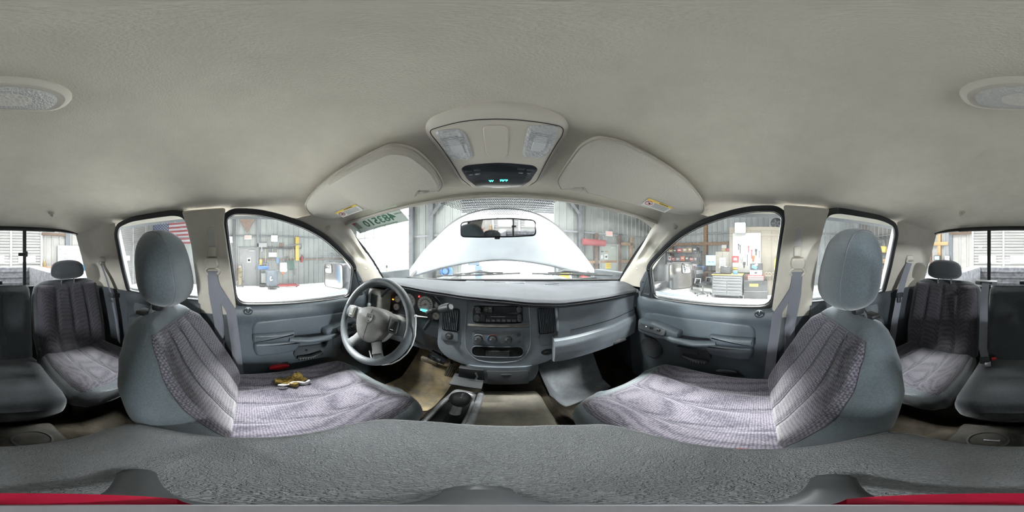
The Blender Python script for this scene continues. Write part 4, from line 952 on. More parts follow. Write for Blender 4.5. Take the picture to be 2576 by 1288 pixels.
def make_cushion(t, xc, y0, y1, w, ztop, hh, shell, cloth, seams, name='cushion', front=1, cover=.90, dip=.018):
    """front=+1: rounded nose points to y1"""
    def prof(v): return interp([(0, .90), (.1, .97), (.5, 1), (.8, .99), (.90, .95), (.96, .84), (1, .60)], v)
    def zt(v): return ztop+interp([(0, -.01), (.4, -.005), (.75, .006), (.92, 0), (1, -.028)], v)
    def hgt(v): return hh*interp([(0, 1), (.85, 1), (.95, .85), (1, .55)], v)
    rings = []
    def shape(x, ww): return dip*(math.exp(-((abs(x)/ww-.80)/.16)**2)-.5*math.exp(-(x/ww/.5)**2))
    for i in range(27):
        v = 1-(1-i/26)**1.4; y = lerp(y0, y1, v); ww = w*prof(v); h = hgt(v)
        rings.append([V3(xc+x, y, zt(v)-h+z+(shape(x, ww) if z > 0 else 0)) for x, z in sring(ww, h, h, 3.4)])
    b = MB().loft(rings).build(name, shell, t)
    def surf(u, v, off=.011):
        ww = w*prof(v); x = u*ww*cover; h = hgt(v); r = abs(x/ww); z = zt(v)-h+h*(max(0, 1-r**3.4))**(1/3.4)+shape(x, ww)
        e = max(0, min(1, (1-abs(u))/.14, v/.08, (.955-v)/.10)); e = e*e*(3-2*e); g = sum(math.exp(-((u-a-bb*(v-.5))/.05)**2) for a, bb in seams)
        return V3(xc+x, lerp(y0, y1, v), z+off*e-.002-.0065*g*e)
    if cloth:
        MB().grid(lambda a, c_: surf(2*a-1, .955*c_), 64, 56).build('cloth_panel', cloth, t)
        for a, bb in seams: MB().tube([surf(a+bb*(v-.5), v)+V3(0, 0, .0008) for v in [.03+.90*i/30 for i in range(31)]], .0011, 5).build('seam', PIPE if cloth is WEAVE else VELOURD, t)
    return b, surf
WT = [(0, .235), (.2, .250), (.45, .258), (.65, .245), (.80, .212), (.91, .170), (.97, .138), (1, .105)]
HT = [(0, .055), (.3, .066), (.7, .060), (.9, .050), (1, .026)]
def superball(c, r, n=3.0, nu=40, nv=24, fn=None):
    m = MB(); rings = []
    p = lambda a: math.copysign(abs(a)**(2/n), a)
    for j in range(nv+1):
        f_ = -pi/2+pi*j/nv
        rings.append([Vector(c)+V3(r[0]*p(cos(f_))*p(cos(t)), r[1]*p(cos(f_))*p(sin(t)), r[2]*p(sin(f_))) for t in [2*pi*i/nu for i in range(nu)]])
    if fn: rings = [[fn(q_) for q_ in r_] for r_ in rings]
    return m.loft(rings)
def front_seat(s):
    w = side_word[s]
    t = thing('front_seat', (s*.455, .15, -.92), {-1: 'front seat behind the steering wheel with torn mauve cloth cushion', 1: 'front passenger seat with mauve cloth and slate bolsters'}[s], 'seat')
    xc = s*.455
    b, cen, surf, F = make_back(t, xc, (0, -.02, -.63), (0, -.245, -.165), WT, HT, VELOUR, WEAVE, [(-.42, .10), (.42, -.10), (0, 0)], cover=(.96, .80) if s < 0 else (.80, .96), top=.92)
    make_cushion(t, xc, -.10, .475, .262, -.605, .085, VELOUR, WEAVE, [(-.48, -.12), (.48, .12), (0, 0)])
    MB().rbox((xc, .16, -.81), (.42, .46, .20), .03).build('seat_base', BLACK, t)
    # headrest with posts
    hc = V3(xc, -.255, -.035)
    def hf(p):
        d = p-hc; k = d.z/.12; return hc+V3(d.x*(1-.06*k), d.y*(1-.10*k)-.02*k+.012*(d.x/.13)**2*(-1 if d.y > 0 else 0), d.z-.012*(d.x/.13)**2*(1 if d.z > 0 else 0))
    hr = superball(hc, (.134, .062, .120), 2.9, 44, 26, hf).build('headrest', VELOUR, t)
    for xx in (-.075, .075):
        loop = []
        for k in range(40):
            a = 2*pi*k/40; c_, s_ = cos(a), sin(a); r0 = (1-abs(xx/.134)**2.9)**(1/2.9)
            loop.append(hf(hc+V3(xx, .0622*r0*math.copysign(abs(c_)**(2/2.9), c_), .1203*r0*math.copysign(abs(s_)**(2/2.9), s_))))
        MB().tube(loop, .0012, 5, closed=True).build('seam', PIPE, hr)
    for dx in (-.07, .07):
        top = cen(1.0)+F*.0; base = V3(xc+dx, top.y, top.z+.008)
        MB().tube([base+V3(0, 0, -.03), V3(xc+dx, -.250, -.12)], .0062, 12).build('headrest_post', CHROME, t)
        MB().rbox(base+V3(0, 0, .004), (.046, .034, .014), .005).build('post_guide', BLACK, t)
        MB().rbox(V3(xc+dx, -.250, -.152), (.026, .03, .024), .006).build('post_sleeve', BLACK, t) if s*dx < 0 else None
    # buckle stalk beside the console
    MB().rbox((s*.225, .03, -.56), (.020, .032, .075), .006, R=rotm(.25)).build('buckle', BLACK, t)
    MB().rbox((s*.225, .020, -.521), (.014, .024, .008), .003, R=rotm(.25)).build('buckle_button', RED, t)
    return t, surf
fs, fsurf = front_seat(-1); ps, _ = front_seat(1)
# torn patch in the driver cushion
c = px(728, 957, Z=-.592); tr = MB()
rings = []
for k, (r, h) in enumerate(((1.0, -.006), (.92, .004), (.75, .002), (.45, -.004), (.05, .004))):
    rings.append([c+V3((.030+.012*sin(3*a+1)+.006*sin(7*a))*r*cos(a), (.058+.014*sin(2*a)+.010*cos(5*a))*r*sin(a), h+.006*sin(4*a+k)*(r < .95)) for a in [2*pi*i/36 for i in range(36)]])
tr.loft(rings).build('foam_tear', TAN, fs, label='brown foam showing through a torn hole')
MB().loft([[c+V3(-.01, .035, .002)+V3(.024*cos(a)*r, .026*sin(a)*r, h+.006*sin(3*a)) for a in [2*pi*i/16 for i in range(16)]] for r, h in ((1, 0), (.8, .020), (.4, .028), (.05, .026))]).build('foam_lump', TAN, fs)
MB().tube([c+V3(.028+.006*sin(9*u), -.05+.12*u, .004+.003*sin(14*u)) for u in [i/24 for i in range(25)]], [.002+.004*abs(sin(11*i/24)) for i in range(25)], 6).build('torn_edge', PAPER, fs)
c2 = fsurf(-.82, .45); MB().tube([c2+V3(0, .004, -.02), c2+V3(.008, .006, 0), c2+V3(.002, .008, .025)], [.002, .006, .002], 6).build('cloth_tear', BLACK, fs)
# rear seats
RWT = [(0, .23), (.3, .245), (.8, .240), (.92, .225), (.98, .19), (1, .15)]
RHT = [(0, .05), (.5, .055), (.9, .045), (1, .025)]
def scale_tab(tab, k): return [(a, b*k) for a, b in tab]
def rear_head(t, xc):
    hc = V3(xc, -.925, -.084); hf = lambda p: hc+V3((p-hc).x*(1-.05*((p-hc).z/.055)), (p-hc).y, (p-hc).z-.006*((p-hc).x/.11)**2)
    hr = superball(hc, (.112, .045, .058), 2.8, 36, 20, hf).build('headrest', VELOURD, t)
    for dx in (-.045, .045): MB().tube([V3(xc+dx, -.925, -.18), V3(xc+dx, -.925, -.12)], .005, 10).build('headrest_post', CHROME, t)
    loop = [hc+V3(.1125*math.copysign(abs(cos(a))**.71, cos(a)), .012, .0585*math.copysign(abs(sin(a))**.71, sin(a))) for a in [2*pi*k/40 for k in range(40)]]
    MB().tube([hf(p) for p in loop], .0011, 5, closed=True).build('seam', PIPE, hr)
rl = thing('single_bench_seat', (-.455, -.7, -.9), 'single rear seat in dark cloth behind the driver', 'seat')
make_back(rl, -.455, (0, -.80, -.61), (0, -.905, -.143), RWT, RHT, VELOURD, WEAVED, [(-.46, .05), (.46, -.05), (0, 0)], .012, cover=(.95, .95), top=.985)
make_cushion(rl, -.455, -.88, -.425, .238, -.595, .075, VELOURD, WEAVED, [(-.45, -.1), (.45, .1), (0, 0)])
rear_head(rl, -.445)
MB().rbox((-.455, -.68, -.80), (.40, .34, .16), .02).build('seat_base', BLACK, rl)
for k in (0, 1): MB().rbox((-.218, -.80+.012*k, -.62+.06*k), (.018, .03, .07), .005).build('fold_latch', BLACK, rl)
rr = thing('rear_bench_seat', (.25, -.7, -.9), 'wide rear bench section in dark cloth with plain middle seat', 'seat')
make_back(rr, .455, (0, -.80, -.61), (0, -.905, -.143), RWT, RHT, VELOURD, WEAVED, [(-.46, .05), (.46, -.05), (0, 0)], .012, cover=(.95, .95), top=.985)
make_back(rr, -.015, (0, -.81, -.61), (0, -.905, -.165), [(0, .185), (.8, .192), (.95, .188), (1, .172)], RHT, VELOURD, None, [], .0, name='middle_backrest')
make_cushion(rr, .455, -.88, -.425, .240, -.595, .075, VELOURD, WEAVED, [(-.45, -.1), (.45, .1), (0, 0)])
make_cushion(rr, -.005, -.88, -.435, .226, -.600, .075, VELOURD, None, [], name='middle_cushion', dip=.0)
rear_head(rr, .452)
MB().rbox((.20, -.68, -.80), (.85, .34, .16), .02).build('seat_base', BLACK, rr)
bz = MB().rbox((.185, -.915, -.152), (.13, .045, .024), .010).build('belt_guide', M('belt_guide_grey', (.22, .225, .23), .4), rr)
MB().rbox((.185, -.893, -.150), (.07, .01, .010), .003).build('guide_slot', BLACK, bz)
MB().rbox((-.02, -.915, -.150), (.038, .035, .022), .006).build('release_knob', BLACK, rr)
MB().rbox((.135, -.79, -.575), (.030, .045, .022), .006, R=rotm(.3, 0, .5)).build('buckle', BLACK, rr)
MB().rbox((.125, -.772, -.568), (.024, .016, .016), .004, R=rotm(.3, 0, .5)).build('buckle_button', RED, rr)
# ================================================================= SEAT BELTS
def ribbon(path, wv, th=.0015):
    P = [Vector(p) for p in path]; W_ = [Vector(w) for w in wv]; rings = []
    for i in range(len(P)):
        t = (P[min(i+1, len(P)-1)]-P[max(i-1, 0)]).normalized(); n = t.cross(W_[i]).normalized()
        rings.append([P[i]+W_[i]-n*th, P[i]+W_[i]+n*th, P[i]-W_[i]+n*th, P[i]-W_[i]-n*th])
    return MB().loft(rings)
for s in (-1, 1):
    w = side_word[s]
    t = thing('seat_belt', P_side(s, -.15, -.04), 'grey seat belt with beige guide on the %s centre pillar' % w, 'seat belt')
    c = P_side(s, -.150, -.02, .040); O, U, V, N = sidefr(s)
    MB().pad(rpoly([(-.026, .026), (.026, .026), (.030, -.005), (.020, -.020), (-.020, -.020), (-.030, -.005)], .010), (c, U, V, N), [(.004, -.020), (0, -.012), (0, .006), (.006, .013)]).build('belt_anchor', BEIGE, t)
    MB().tube([c+U*.03*cos(a)+V*(.018*sin(a)-.032)+N*.004 for a in [2*pi*k/24 for k in range(24)]], .006, 8, closed=True).build('guide_ring', BEIGE, t)
    d = c-V*.034
    ribbon([d, d+V3(s*.012, .006, -.10), V3(s*.742, -.135, -.34), V3(s*.745, -.13, -.60)], [U*.022, U*.024, V3(0, -s*.023, 0), V3(0, -s*.023, 0)]).build('webbing', BELT, t)
    ribbon([d+N*.008, d+N*.012+V3(0, .018, -.06), V3(s*.715, -.075, -.26), V3(s*.725, -.055, -.45), V3(s*.73, -.04, -.66)], [U*.020, V3(0, -s*.016, .006), V3(0, -s*.022, .006), V3(0, -s*.022, 0), V3(0, -s*.022, 0)]).build('lap_webbing', BELT, t)
    # rear quarter belts
    t = thing('seat_belt', P_side(s, -.86, 0), 'grey rear seat belt hanging on the quarter trim behind the %s' % w, 'seat belt')
    pt = px(252, 655, X=-.66) if s < 0 else px(2290, 650, X=.66)
    c = V3(s*.665, pt.y, pt.z); f_ = frame(c, (0, -s, 0), (0, 0, 1)); f_ = frame(c, (s*-.45, -s*.9*1, 0), (0, 0, 1))
    if f_[3].y < 0 and f_[3].x*s > 0: f_ = frame(c, -f_[1], (0, 0, 1))
    MB().pad(rpoly([(-.024, .022), (.024, .022), (.028, -.012), (-.028, -.012)], .012), f_, [(.004, -.025), (0, -.01), (0, .006), (.006, .012)]).build('belt_anchor', BEIGE, t)
    MB().tube([c+f_[1]*.026*cos(a)+V3(0, 0, .010*sin(a)-.018)+f_[3]*.006 for a in [2*pi*k/20 for k in range(20)]], .005, 8, closed=True).build('guide_ring', BEIGE, t)
    e = px(278, 742, X=-.665) if s < 0 else px(2265, 742, X=.665)
    e = V3(s*.672, e.y, e.z); wv_ = f_[1]*.021
    ribbon([c+V3(0, 0, -.02), c.lerp(e, .5)+V3(-s*.006, .01, 0), e, e+V3(s*.01, .03, -.16), e+V3(s*.02, .05, -.34)], [wv_]*5).build('webbing', BELT, t)
    MB().rbox(e+V3(-s*.006, .006, 0), (.020, .050, .030), .004).build('latch_body', DKGREY, t)
    MB().rbox(e+V3(-s*.010, .010, -.030), (.006, .026, .034), .002).build('latch_tongue', STEEL, t)
t = thing('seat_belt', (.185, -.86, -.17), 'grey centre seat belt draped over the rear bench back', 'seat belt')
ribbon([(.185, -.905, -.142), (.185, -.885, -.155), (.185, -.835, -.22), (.180, -.800, -.36), (.178, -.775, -.50), (.165, -.765, -.57)], [V3(.021, 0, 0)]*6).build('webbing', BELT, t)
MB().rbox((.165, -.755, -.572), (.048, .022, .036), .005, R=rotm(.4, 0, .4)).build('latch_body', DKGREY, t)
MB().rbox((.150, -.745, -.592), (.030, .010, .030), .003, R=rotm(.4, 0, .4)).build('latch_tongue', STEEL, t)

# ================================================================= CENTRE CONSOLE, SHIFTER, MATS
ct = thing('centre_console', (0, .04, -.86), 'folded centre console with grained grey vinyl lid between the front seats', 'console')
CO = rpoly([(-.203, -.12), (-.195, -.175), (-.16, -.196), (.16, -.196), (.195, -.175), (.205, -.12), (.205, .16), (.185, .225), (.10, .262), (.0, .268), (-.10, .262), (-.18, .222), (-.203, .16)], .03)
def cz_(x, y): return -.450+.010*(abs(x)/.2)**4-.006*math.exp(-((x)/.10)**2-((y-.05)/.14)**2)+.004*cos(x*16)
ccx, ccy = 0, .035; rings = []
for k in (.02, .2, .4, .6, .75, .88): rings.append([V3(ccx+(x-ccx)*k, ccy+(y-ccy)*k, cz_(ccx+(x-ccx)*k, ccy+(y-ccy)*k)) for x, y in CO])
for d, h in ((.012, -.001), (.005, -.005), (0, -.014), (.001, -.05), (.010, -.06)): rings.append([V3(x, y, cz_(x, y)+h) for x, y in inset(CO, d)])
MB().loft(rings).build('console_lid', LEATHER, ct)
MB().tube([V3(x, y, cz_(x, y)-.008) for x, y in inset(CO, .0045)], .0030, 6, closed=True).build('lid_piping', M('lid_edge', (.20, .21, .22), .4), ct)
MB().loft([[V3(x*k, .03+(y-.03)*k, z) for x, y in CO] for k, z in ((.93, -.50), (.93, -.60), (.88, -.70))]).build('console_body', DKGREY, ct)
cu = thing('cup_holder_tray', (0, -.34, -.845), 'dusty black floor cup holder tray behind the centre console', 'cup holder')
MB().rbox((.01, -.375, -.845), (.34, .20, .075), .02).build('tray_body', M('dusty_black', (.055, .05, .042), .7, var=(15, .5)), cu)
for x in (-.075, .085):
    MB().lathe([(.052, .036), (.052, .044), (.046, .046), (.043, .040), (.041, .0), (.0, .0)], (x, -.375, -.847), (0, 0, 1), 28).build('cup_ring', M('cup_grey', (.09, .09, .086), .6), cu)
    MB().lathe([(.040, 0), (.0, .001)], (x, -.375, -.813), (0, 0, 1), 24).build('cup_floor', M('cup_dirt', (.25, .235, .20), .9, var=(40, .4)), cu)
MB().rbox((.075, -.375, -.803), (.04, .012, .006), .002).build('cup_spring', STEEL, cu)
def patch(name, q_, mat, label, cat, up=.012, nu=24, nv=24, fn=zf):
    a, b, c_, d = [Vector(p) for p in q_]
    def f_(u, v, o_=up): p = a.lerp(b, u).lerp(d.lerp(c_, u), v); return V3(p.x, p.y, fn(p.x, p.y)+o_+.004*sin(9*u+2)*sin(7*v))
    return tag(MB().slab(f_, lambda u, v: f_(u, v, .002), nu, nv).build(name, mat), label, cat)
patch('floor_mat', [(-.60, .52), (-.24, .58), (-.225, 1.02), (-.52, 1.10)], MATBR, 'muddy tan floor mat under the pedals', 'floor mat')
patch('floor_mat', [(.20, .62), (.56, .70), (.62, 1.10), (.22, 1.14)], MATGR, 'dusty grey floor mat in the passenger footwell', 'floor mat')
def tunz(x, y): return -.715
hm = MB().slab(lambda u, v: V3(lerp(-.055, .185, u)+.025*v*0, lerp(.24, .655, v), -.700-.10*max(0, (u-.80)/.20)**2-.02*max(0, (v-.85)/.15)**2-.005*sin(6*u)*sin(5*v)),
               lambda u, v: V3(lerp(-.055, .185, u), lerp(.24, .655, v), -.84), 24, 30).build('tunnel_mat', MATHUMP); tag(hm, 'worn grained rubber mat over the tunnel ahead of the console', 'floor mat')
sh = thing('transfer_lever', (-.115, .46, -.74), 'four wheel drive lever with round black knob in an open bezel', 'gear lever')
bo_ = rpoly([(-.195, .30), (-.060, .30), (-.058, .62), (-.175, .64), (-.20, .52)], .03)
plate('bezel', [bo_, rpoly([(-.178, .33), (-.090, .33), (-.092, .60), (-.165, .61), (-.18, .52)], .025)], frame((0, 0, -.722), (1, 0, 0), (0, 1, 0)), .022, ALU, sh, bev=.008)
MB().rbox((-.067, .46, -.71), (.026, .34, .05), .012).build('bezel_rail', M('bezel_silver', (.30, .31, .33), .35, var=(30, .3)), sh)
MB().pad(bo_, frame((0, 0, -.735), (1, 0, 0), (0, 1, 0)), [(0, 0), (.004, .004)]).build('bezel_floor', BLACK, sh)
kc = px(1158, 1003, Z=-.590); bs = V3(-.125, .43, -.735)
MB().tube([bs, bs.lerp(kc, .35), bs.lerp(kc, .6)], [.026, .018, .012], 14).build('lever_boot', BLACK, sh)
MB().tube([bs.lerp(kc, .4), bs.lerp(kc, .75)], [.017, .014], 14).build('lever_shaft', ALU, sh)
k_ = MB().loft([[kc+V3(r*cos(a), r*sin(a), h) for a in [2*pi*i/24 for i in range(24)]] for r, h in ((.015, -.056), (.018, -.045), (.030, -.022), (.035, 0), (.032, .014), (.022, .023), (.001, .0245))]).build('knob', M('knob_black', (.05, .053, .058), .35), sh)
for i, tx in enumerate(('2H', '4H', 'N', '4L')): text('shift_mark', tx, (kc+V3(.006, .012-.008*i, .0246), V3(1, 0, 0), V3(0, 1, 0), V3(0, 0, 1)), .007, PRINT, k_)
for x, y in ((-.165, .335), (-.13, .325)): MB().rbox((x, y, -.70), (.02, .035, .025), .006, R=rotm(0, .3, .3)).build('bracket', ALU, sh)
# ================================================================= MINI TRIPOD UNDER THE CAMERA
tp = thing('mini_tripod', (CX, 0, -.45), 'grey mini tripod with red latch standing on the console lid', 'tripod')
TPM = M('tripod_grey', (.085, .09, .095), .4); c0 = V3(CX, 0, 0)
MB().lathe([(.013, -.41), (.013, -.285), (.0065, -.275), (.0065, -.17), (0, -.17)], c0, (0, 0, 1), 20).build('column', M('tripod_column', (.30, .30, .32), .4), tp)
for a_, r_, hh in ((-132, .118, .438), (113, .103, .437), (-12, .072, .437)):
    a = radians(a_)+YAW; d = V3(sin(a), cos(a), 0); n_ = V3(cos(a), -sin(a), 0); rings = []
    for k, (r, z, w_) in enumerate(((.008, -.395, .009), (r_*.4, -.410, .010), (r_*.75, -.428, .012), (r_-.012, -.437, .013), (r_-.003, -.439, .010), (r_, -.441, .005))):
        rings.append([c0+d*r+n_*w_*cos(t)+V3(0, 0, z+.006*sin(t)) for t in [2*pi*i/12 for i in range(12)]])
    lg = MB().loft(rings).build('leg', TPM, tp)
    text('leg_mark', 'MINI', (c0+d*(r_-.030)+V3(0, 0, -.4265), n_, d, V3(0, 0, 1)), .008, PRINT, lg) if a_ == -132 else None
rings = []
for k in range(25):
    a = radians(112+136*k/24)+YAW; d = V3(sin(a), cos(a), 0); e = sin(pi*k/24)**.35
    rings.append([c0+d*r+V3(0, 0, z) for r, z in ((.013, -.305), (.013, -.29), (.013+.020*e, -.285), (.013+.022*e, -.298), (.013+.018*e, -.312))])
MB().loft(rings).build('latch', REDGLOW, tp, label='bright red latch on the tripod column')
# ================================================================= TRUCK OUTSIDE
hd = thing('truck_hood', (0, 1.4, -.2), 'raised silver white truck hood seen through the windshield', 'hood')
def hoodp(a, v, off=0):
    u = 2*a-1; x = u*lerp(.89, .86, v); r = V3(x, 1.50-.20*u*u, -.020-.19*abs(u)**1.8); f_ = V3(x, 2.15-.07*u*u, .645-.36*abs(u)**2.6)
    p = r.lerp(f_, v); dome = .025*(1/(1+math.exp((abs(x)-.38)*30)))
    return p+V3(0, -.55, .83)*(.03*sin(pi*v)+dome*sin(pi*min(1, v*1.1))-off)
MB().slab(hoodp, lambda a, v: hoodp(a, v, .03), 48, 30).build('hood_panel', TRUCKW, hd)
MB().tube([hoodp(i/40, 1.0, .008) for i in range(41)], .022, 8).build('front_lip', BLACK, hd)
MB().tube([hoodp(i/40, 0, .01) for i in range(41)], .012, 6).build('rear_lip', TRUCKW, hd)
for s in (-1, 1): MB().tube([(s*.80, 1.22, -.24), (s*.80, 1.32, -.17), (s*.79, 1.45, -.12)], .016, 8, sq=.4).build('hinge', BLACK, hd)
MB().tube([(.62, 1.35, -.24), (.66, 1.62, .02)], .010, 8).build('gas_strut', STEEL, hd)
cw = struct(MB().grid(lambda u, v: V3(lerp(-.86, .86, u), wbot(lerp(-.86, .86, u))[0]+.005+.22*v, -.185-.05*v*v), 30, 8).build('trim_20', BLACK)); cw['label'] = 'black cowl grille at the base of the windshield'
for s in (-1, 1):
    def fend(u, v, s=s): y = lerp(.95, 2.75, v); a = lerp(-.2, 1.0, u); return V3(s*(.74+.24*sin(max(0, a)*pi/2)+min(0, a)*.2), y, -.245-.05*v-.28*(1-cos(max(0, a)*pi/2)))
    o = MB().slab(fend, lambda u, v: fend(u, v)+V3(0, 0, -.03), 14, 20).build('truck_fender', TRUCKW); tag(o, 'silver front fender of the truck on the %s side' % side_word[s], 'fender')
def wiper(pa, pb, arm, label):
    h_ = lambda a, b, o_=.014: hit(a, b, lambda x, y: zW(x, y)+o_, .3, 1.9)
    A, B = h_(*pa), h_(*pb); t = thing('windshield_wiper', h_(*arm[-1]), label, 'wiper')
    n = 20; MB().tube([A.lerp(B, i/n)+V3(0, .012*sin(pi*i/n), .004) for i in range(n+1)], .006, 6).build('blade', BLACK, t)
    MB().tube([A.lerp(B, .2)+V3(0, .01, .012), A.lerp(B, .5)+V3(0, .014, .020), A.lerp(B, .8)+V3(0, .01, .012)], .005, 6).build('blade_bridge', BLACK, t)
    MB().tube([A.lerp(B, .5)+V3(0, .01, .02)]+[h_(a, b, .03) for a, b in arm], [.006]+[.008]*len(arm), 8).build('wiper_arm', DKGREY, t)
wiper((1099, 695), (1309, 688.5), [(1240, 687), (1205, 682), (1170, 690)], 'black wiper resting low on the windshield ahead of the steering wheel')
wiper((1338, 689.5), (1541, 692.5), [(1455, 684), (1420, 681), (1390, 690)], 'black wiper resting low on the passenger half of the windshield')
def side_mirror(s, c, nrm, label):
    t = thing('side_mirror', c, label, 'mirror'); nv = Vector(nrm).normalized(); hU = V3(0, 0, 1).cross(nv).normalized(); f_ = frame(c, hU, nv.cross(hU))
    o_ = rpoly([(-.098, .098), (.098, .098), (.098, -.098), (-.098, -.098)], .036)
    MB().pad(o_, f_, [(.030, -.115), (.012, -.10), (.002, -.06), (0, -.01), (.003, 0), (.007, -.003)]).build('mirror_housing', M('mirror_shell', (.045, .047, .055), .35), t)
    MB().pad(inset(o_, .007), f_, [(0, -.006), (0, -.002)]).build('mirror_glass', M('mirror_dull', (.42, .41, .40), .08, 1), t)
    MB().tube([f_[0]+f_[1]*x+f_[2]*y-f_[3]*.002 for x, y in inset(o_, .004)], .004, 6, closed=True).build('mirror_rim', BLACK, t)
    dx = f_[1].dot(V3(-s, 0, 0))
    sp_ = rpoly([(-.036, .042), (.036, .042), (.036, -.030), (-.036, -.030)], .016)
    MB().pad(sp_, (f_[0]+f_[1]*(dx*-.052)+f_[2]*.048, *f_[1:]), [(0, -.002), (0, .0005), (.002, .0015)]).build('blind_spot_glass', MIRROR, t)
    MB().tube([f_[0]+f_[1]*(dx*-.052+x)+f_[2]*(.048+y)+f_[3]*.001 for x, y in sp_], .0025, 5, closed=True).build('blind_spot_rim', BLACK, t)
    MB().tube([V3(c[0], c[1], c[2])-f_[3]*.06+V3(0, 0, -.05), V3(s*.90, .72, -.26), V3(s*.80, .70, -.28)], [.035, .035, .04], 10, sq=1.2).build('mirror_arm', M('mirror_shell', (.045, .047, .055)), t)
side_mirror(-1, px(838, 694, X=-1.06), (.30, -.95, -.03), 'square tow mirror outside the driver window')
side_mirror(1, px(1714, 694, X=1.06), (-.55, -.83, .03), 'square tow mirror outside the passenger window')
bed = thing('truck_bed', (0, -2.0, -.75), 'scuffed dark pickup bed with pale side rails behind the cab', 'truck bed')
for s in (-1, 1):
    MB().rbox((s*.70, -2.03, -.43), (.10, 1.74, .46), .02).build('bed_side', BEDM, bed)
    MB().rbox((s*.72, -2.03, -.195), (.12, 1.76, .03), .010).build('bed_rail', M('bed_rail_white', (.62, .62, .60), .5, var=(12, .15)), bed)
    MB().rbox((s*.62, -1.9, -.70), (.16, .9, .20), .04).build('wheel_arch', BEDM, bed)
MB().rbox((0, -2.03, -.70), (1.40, 1.80, .05), .01).build('bed_floor', BEDM, bed)
tgt = MB().rbox((0, -2.90, -.44), (1.40, .07, .48), .015).build('tailgate', BEDM, bed)
for k in range(4): MB().rbox((0, -2.86, -.28-.10*k), (1.30, .02, .035), .008).build('tailgate_rib', BEDM, tgt)
MB().rbox((0, -1.17, -.46), (1.40, .04, .42), .01).build('bed_front', BEDM, bed)
for k in range(12): MB().rbox((-.56+.10*k, -1.19, -.262), (.045, .02, .05), .006).build('front_rib', BEDM, bed)

# ================================================================= WORKSHOP
def G(name, col, *a_, **k_): return M(name, tuple(c_*GARAGE for c_ in col), *a_, **k_)
WHITE0, PAPER0 = WHITE, PAPER
WHITE = G('workshop_white', (.80, .81, .80), .5); PAPER = G('workshop_paper', (.85, .85, .83), .8); STEEL = M('workshop_steel', (.20, .21, .22), .5, .3); BLUE = G('workshop_blue', (.05, .20, .55), .45)
FZ = -CAM_H; RZ = 4.2
XL, XR, YF, YB = -8.35, 8.0, 5.8, -5.6
CONC = M('pale_concrete', (.74, .74, .72), .7, var=(1.2, .10), bump=(30, .002))
GALV = M('galvanised_sheet', (.15, .158, .154), .55, .0, var=(.9, .12))
GALVD = M('dull_grey_sheet', (.16, .17, .17), .6, .0, var=(.9, .14))
TINT = M('pale_door_sheet', (.125, .12, .114), .55, var=(2, .06))
POST = G('dark_steel_post', (.10, .11, .12), .6, var=(5, .3)); WOOD = G('weathered_timber', (.34, .20, .11), .8, var=(12, .35), bump=(60, .003))
def sheet(h0, h1, z0, z1, P, n):
    """one corrugated sheet; P(h) a point on the wall line, n the inward normal"""
    pts = []; h = h0; k = 0
    while h < h1-1e-4:
        for d, o_ in ((0, 0), (.10, 0), (.12, .028), (.17, .028), (.19, 0)):
            if h+d < h1-1e-4: pts.append((h+d, o_))
        h += .30
    pts.append((h1, 0))
    m = MB(); v = [P(a)+n*b+V3(0, 0, z) for z in (z0, z1) for a, b in pts]; q_ = len(pts)
    return m.add(v, [(i, i+1, q_+i+1, q_+i) for i in range(q_-1)])
def wall(name, label, A, B, n, z0, z1, holes, mat, back=.06):
    A, B, n = Vector(A), Vector(B), Vector(n); L = (B-A).length; d = (B-A).normalized(); P = lambda h: A+d*h
    root = MB()
    cuts = sorted(set([0, L]+[x for h in holes for x in h[:2]]))
    W_ = None; pieces = []
    for a, b in zip(cuts, cuts[1:]):
        k = max(1, round((b-a)/.9))
        for i in range(k):
            h0, h1 = lerp(a, b, i/k), lerp(a, b, (i+1)/k); mid = (h0+h1)/2
            hs = [h for h in holes if h[0] <= mid <= h[1]]
            if hs:
                if hs[0][3] < z1-.05: pieces.append((h0, h1, hs[0][3], z1))
                if hs[0][2] > z0+.05: pieces.append((h0, h1, z0, hs[0][2]))
            else: pieces.append((h0, h1, z0, z1))
    for h0, h1, a, b in pieces:
        c = P((h0+h1)/2)-n*back+V3(0, 0, (a+b)/2); sz = V3(abs(d.x)*(h1-h0)+abs(n.x)*.04, abs(d.y)*(h1-h0)+abs(n.y)*.04, b-a); root.box(c, sz)
    W_ = struct(root.build(name, GALVD, smooth=0)); W_['label'] = label
    for h0, h1, a, b in pieces: sheet(h0, h1, a, b, P, n).build('wall_panel', mat, W_, smooth=0, recalc=False)
    for zz in (.95,):
        pass
    return W_
g = struct(MB().box((0, 8, FZ-.05), (26, 60, .1)).build('ground', CONC, smooth=0)); g['label'] = 'pale concrete floor of the workshop running out through the doors'
cl = struct(MB().box(((XL+XR)/2, (YF+YB)/2, RZ+.05), (XR-XL+.4, YF-YB+.4, .1)).build('ceiling_workshop', M('roof_sheet', (.42, .43, .43), .7), smooth=0)); cl['label'] = 'grey sheet roof of the workshop'
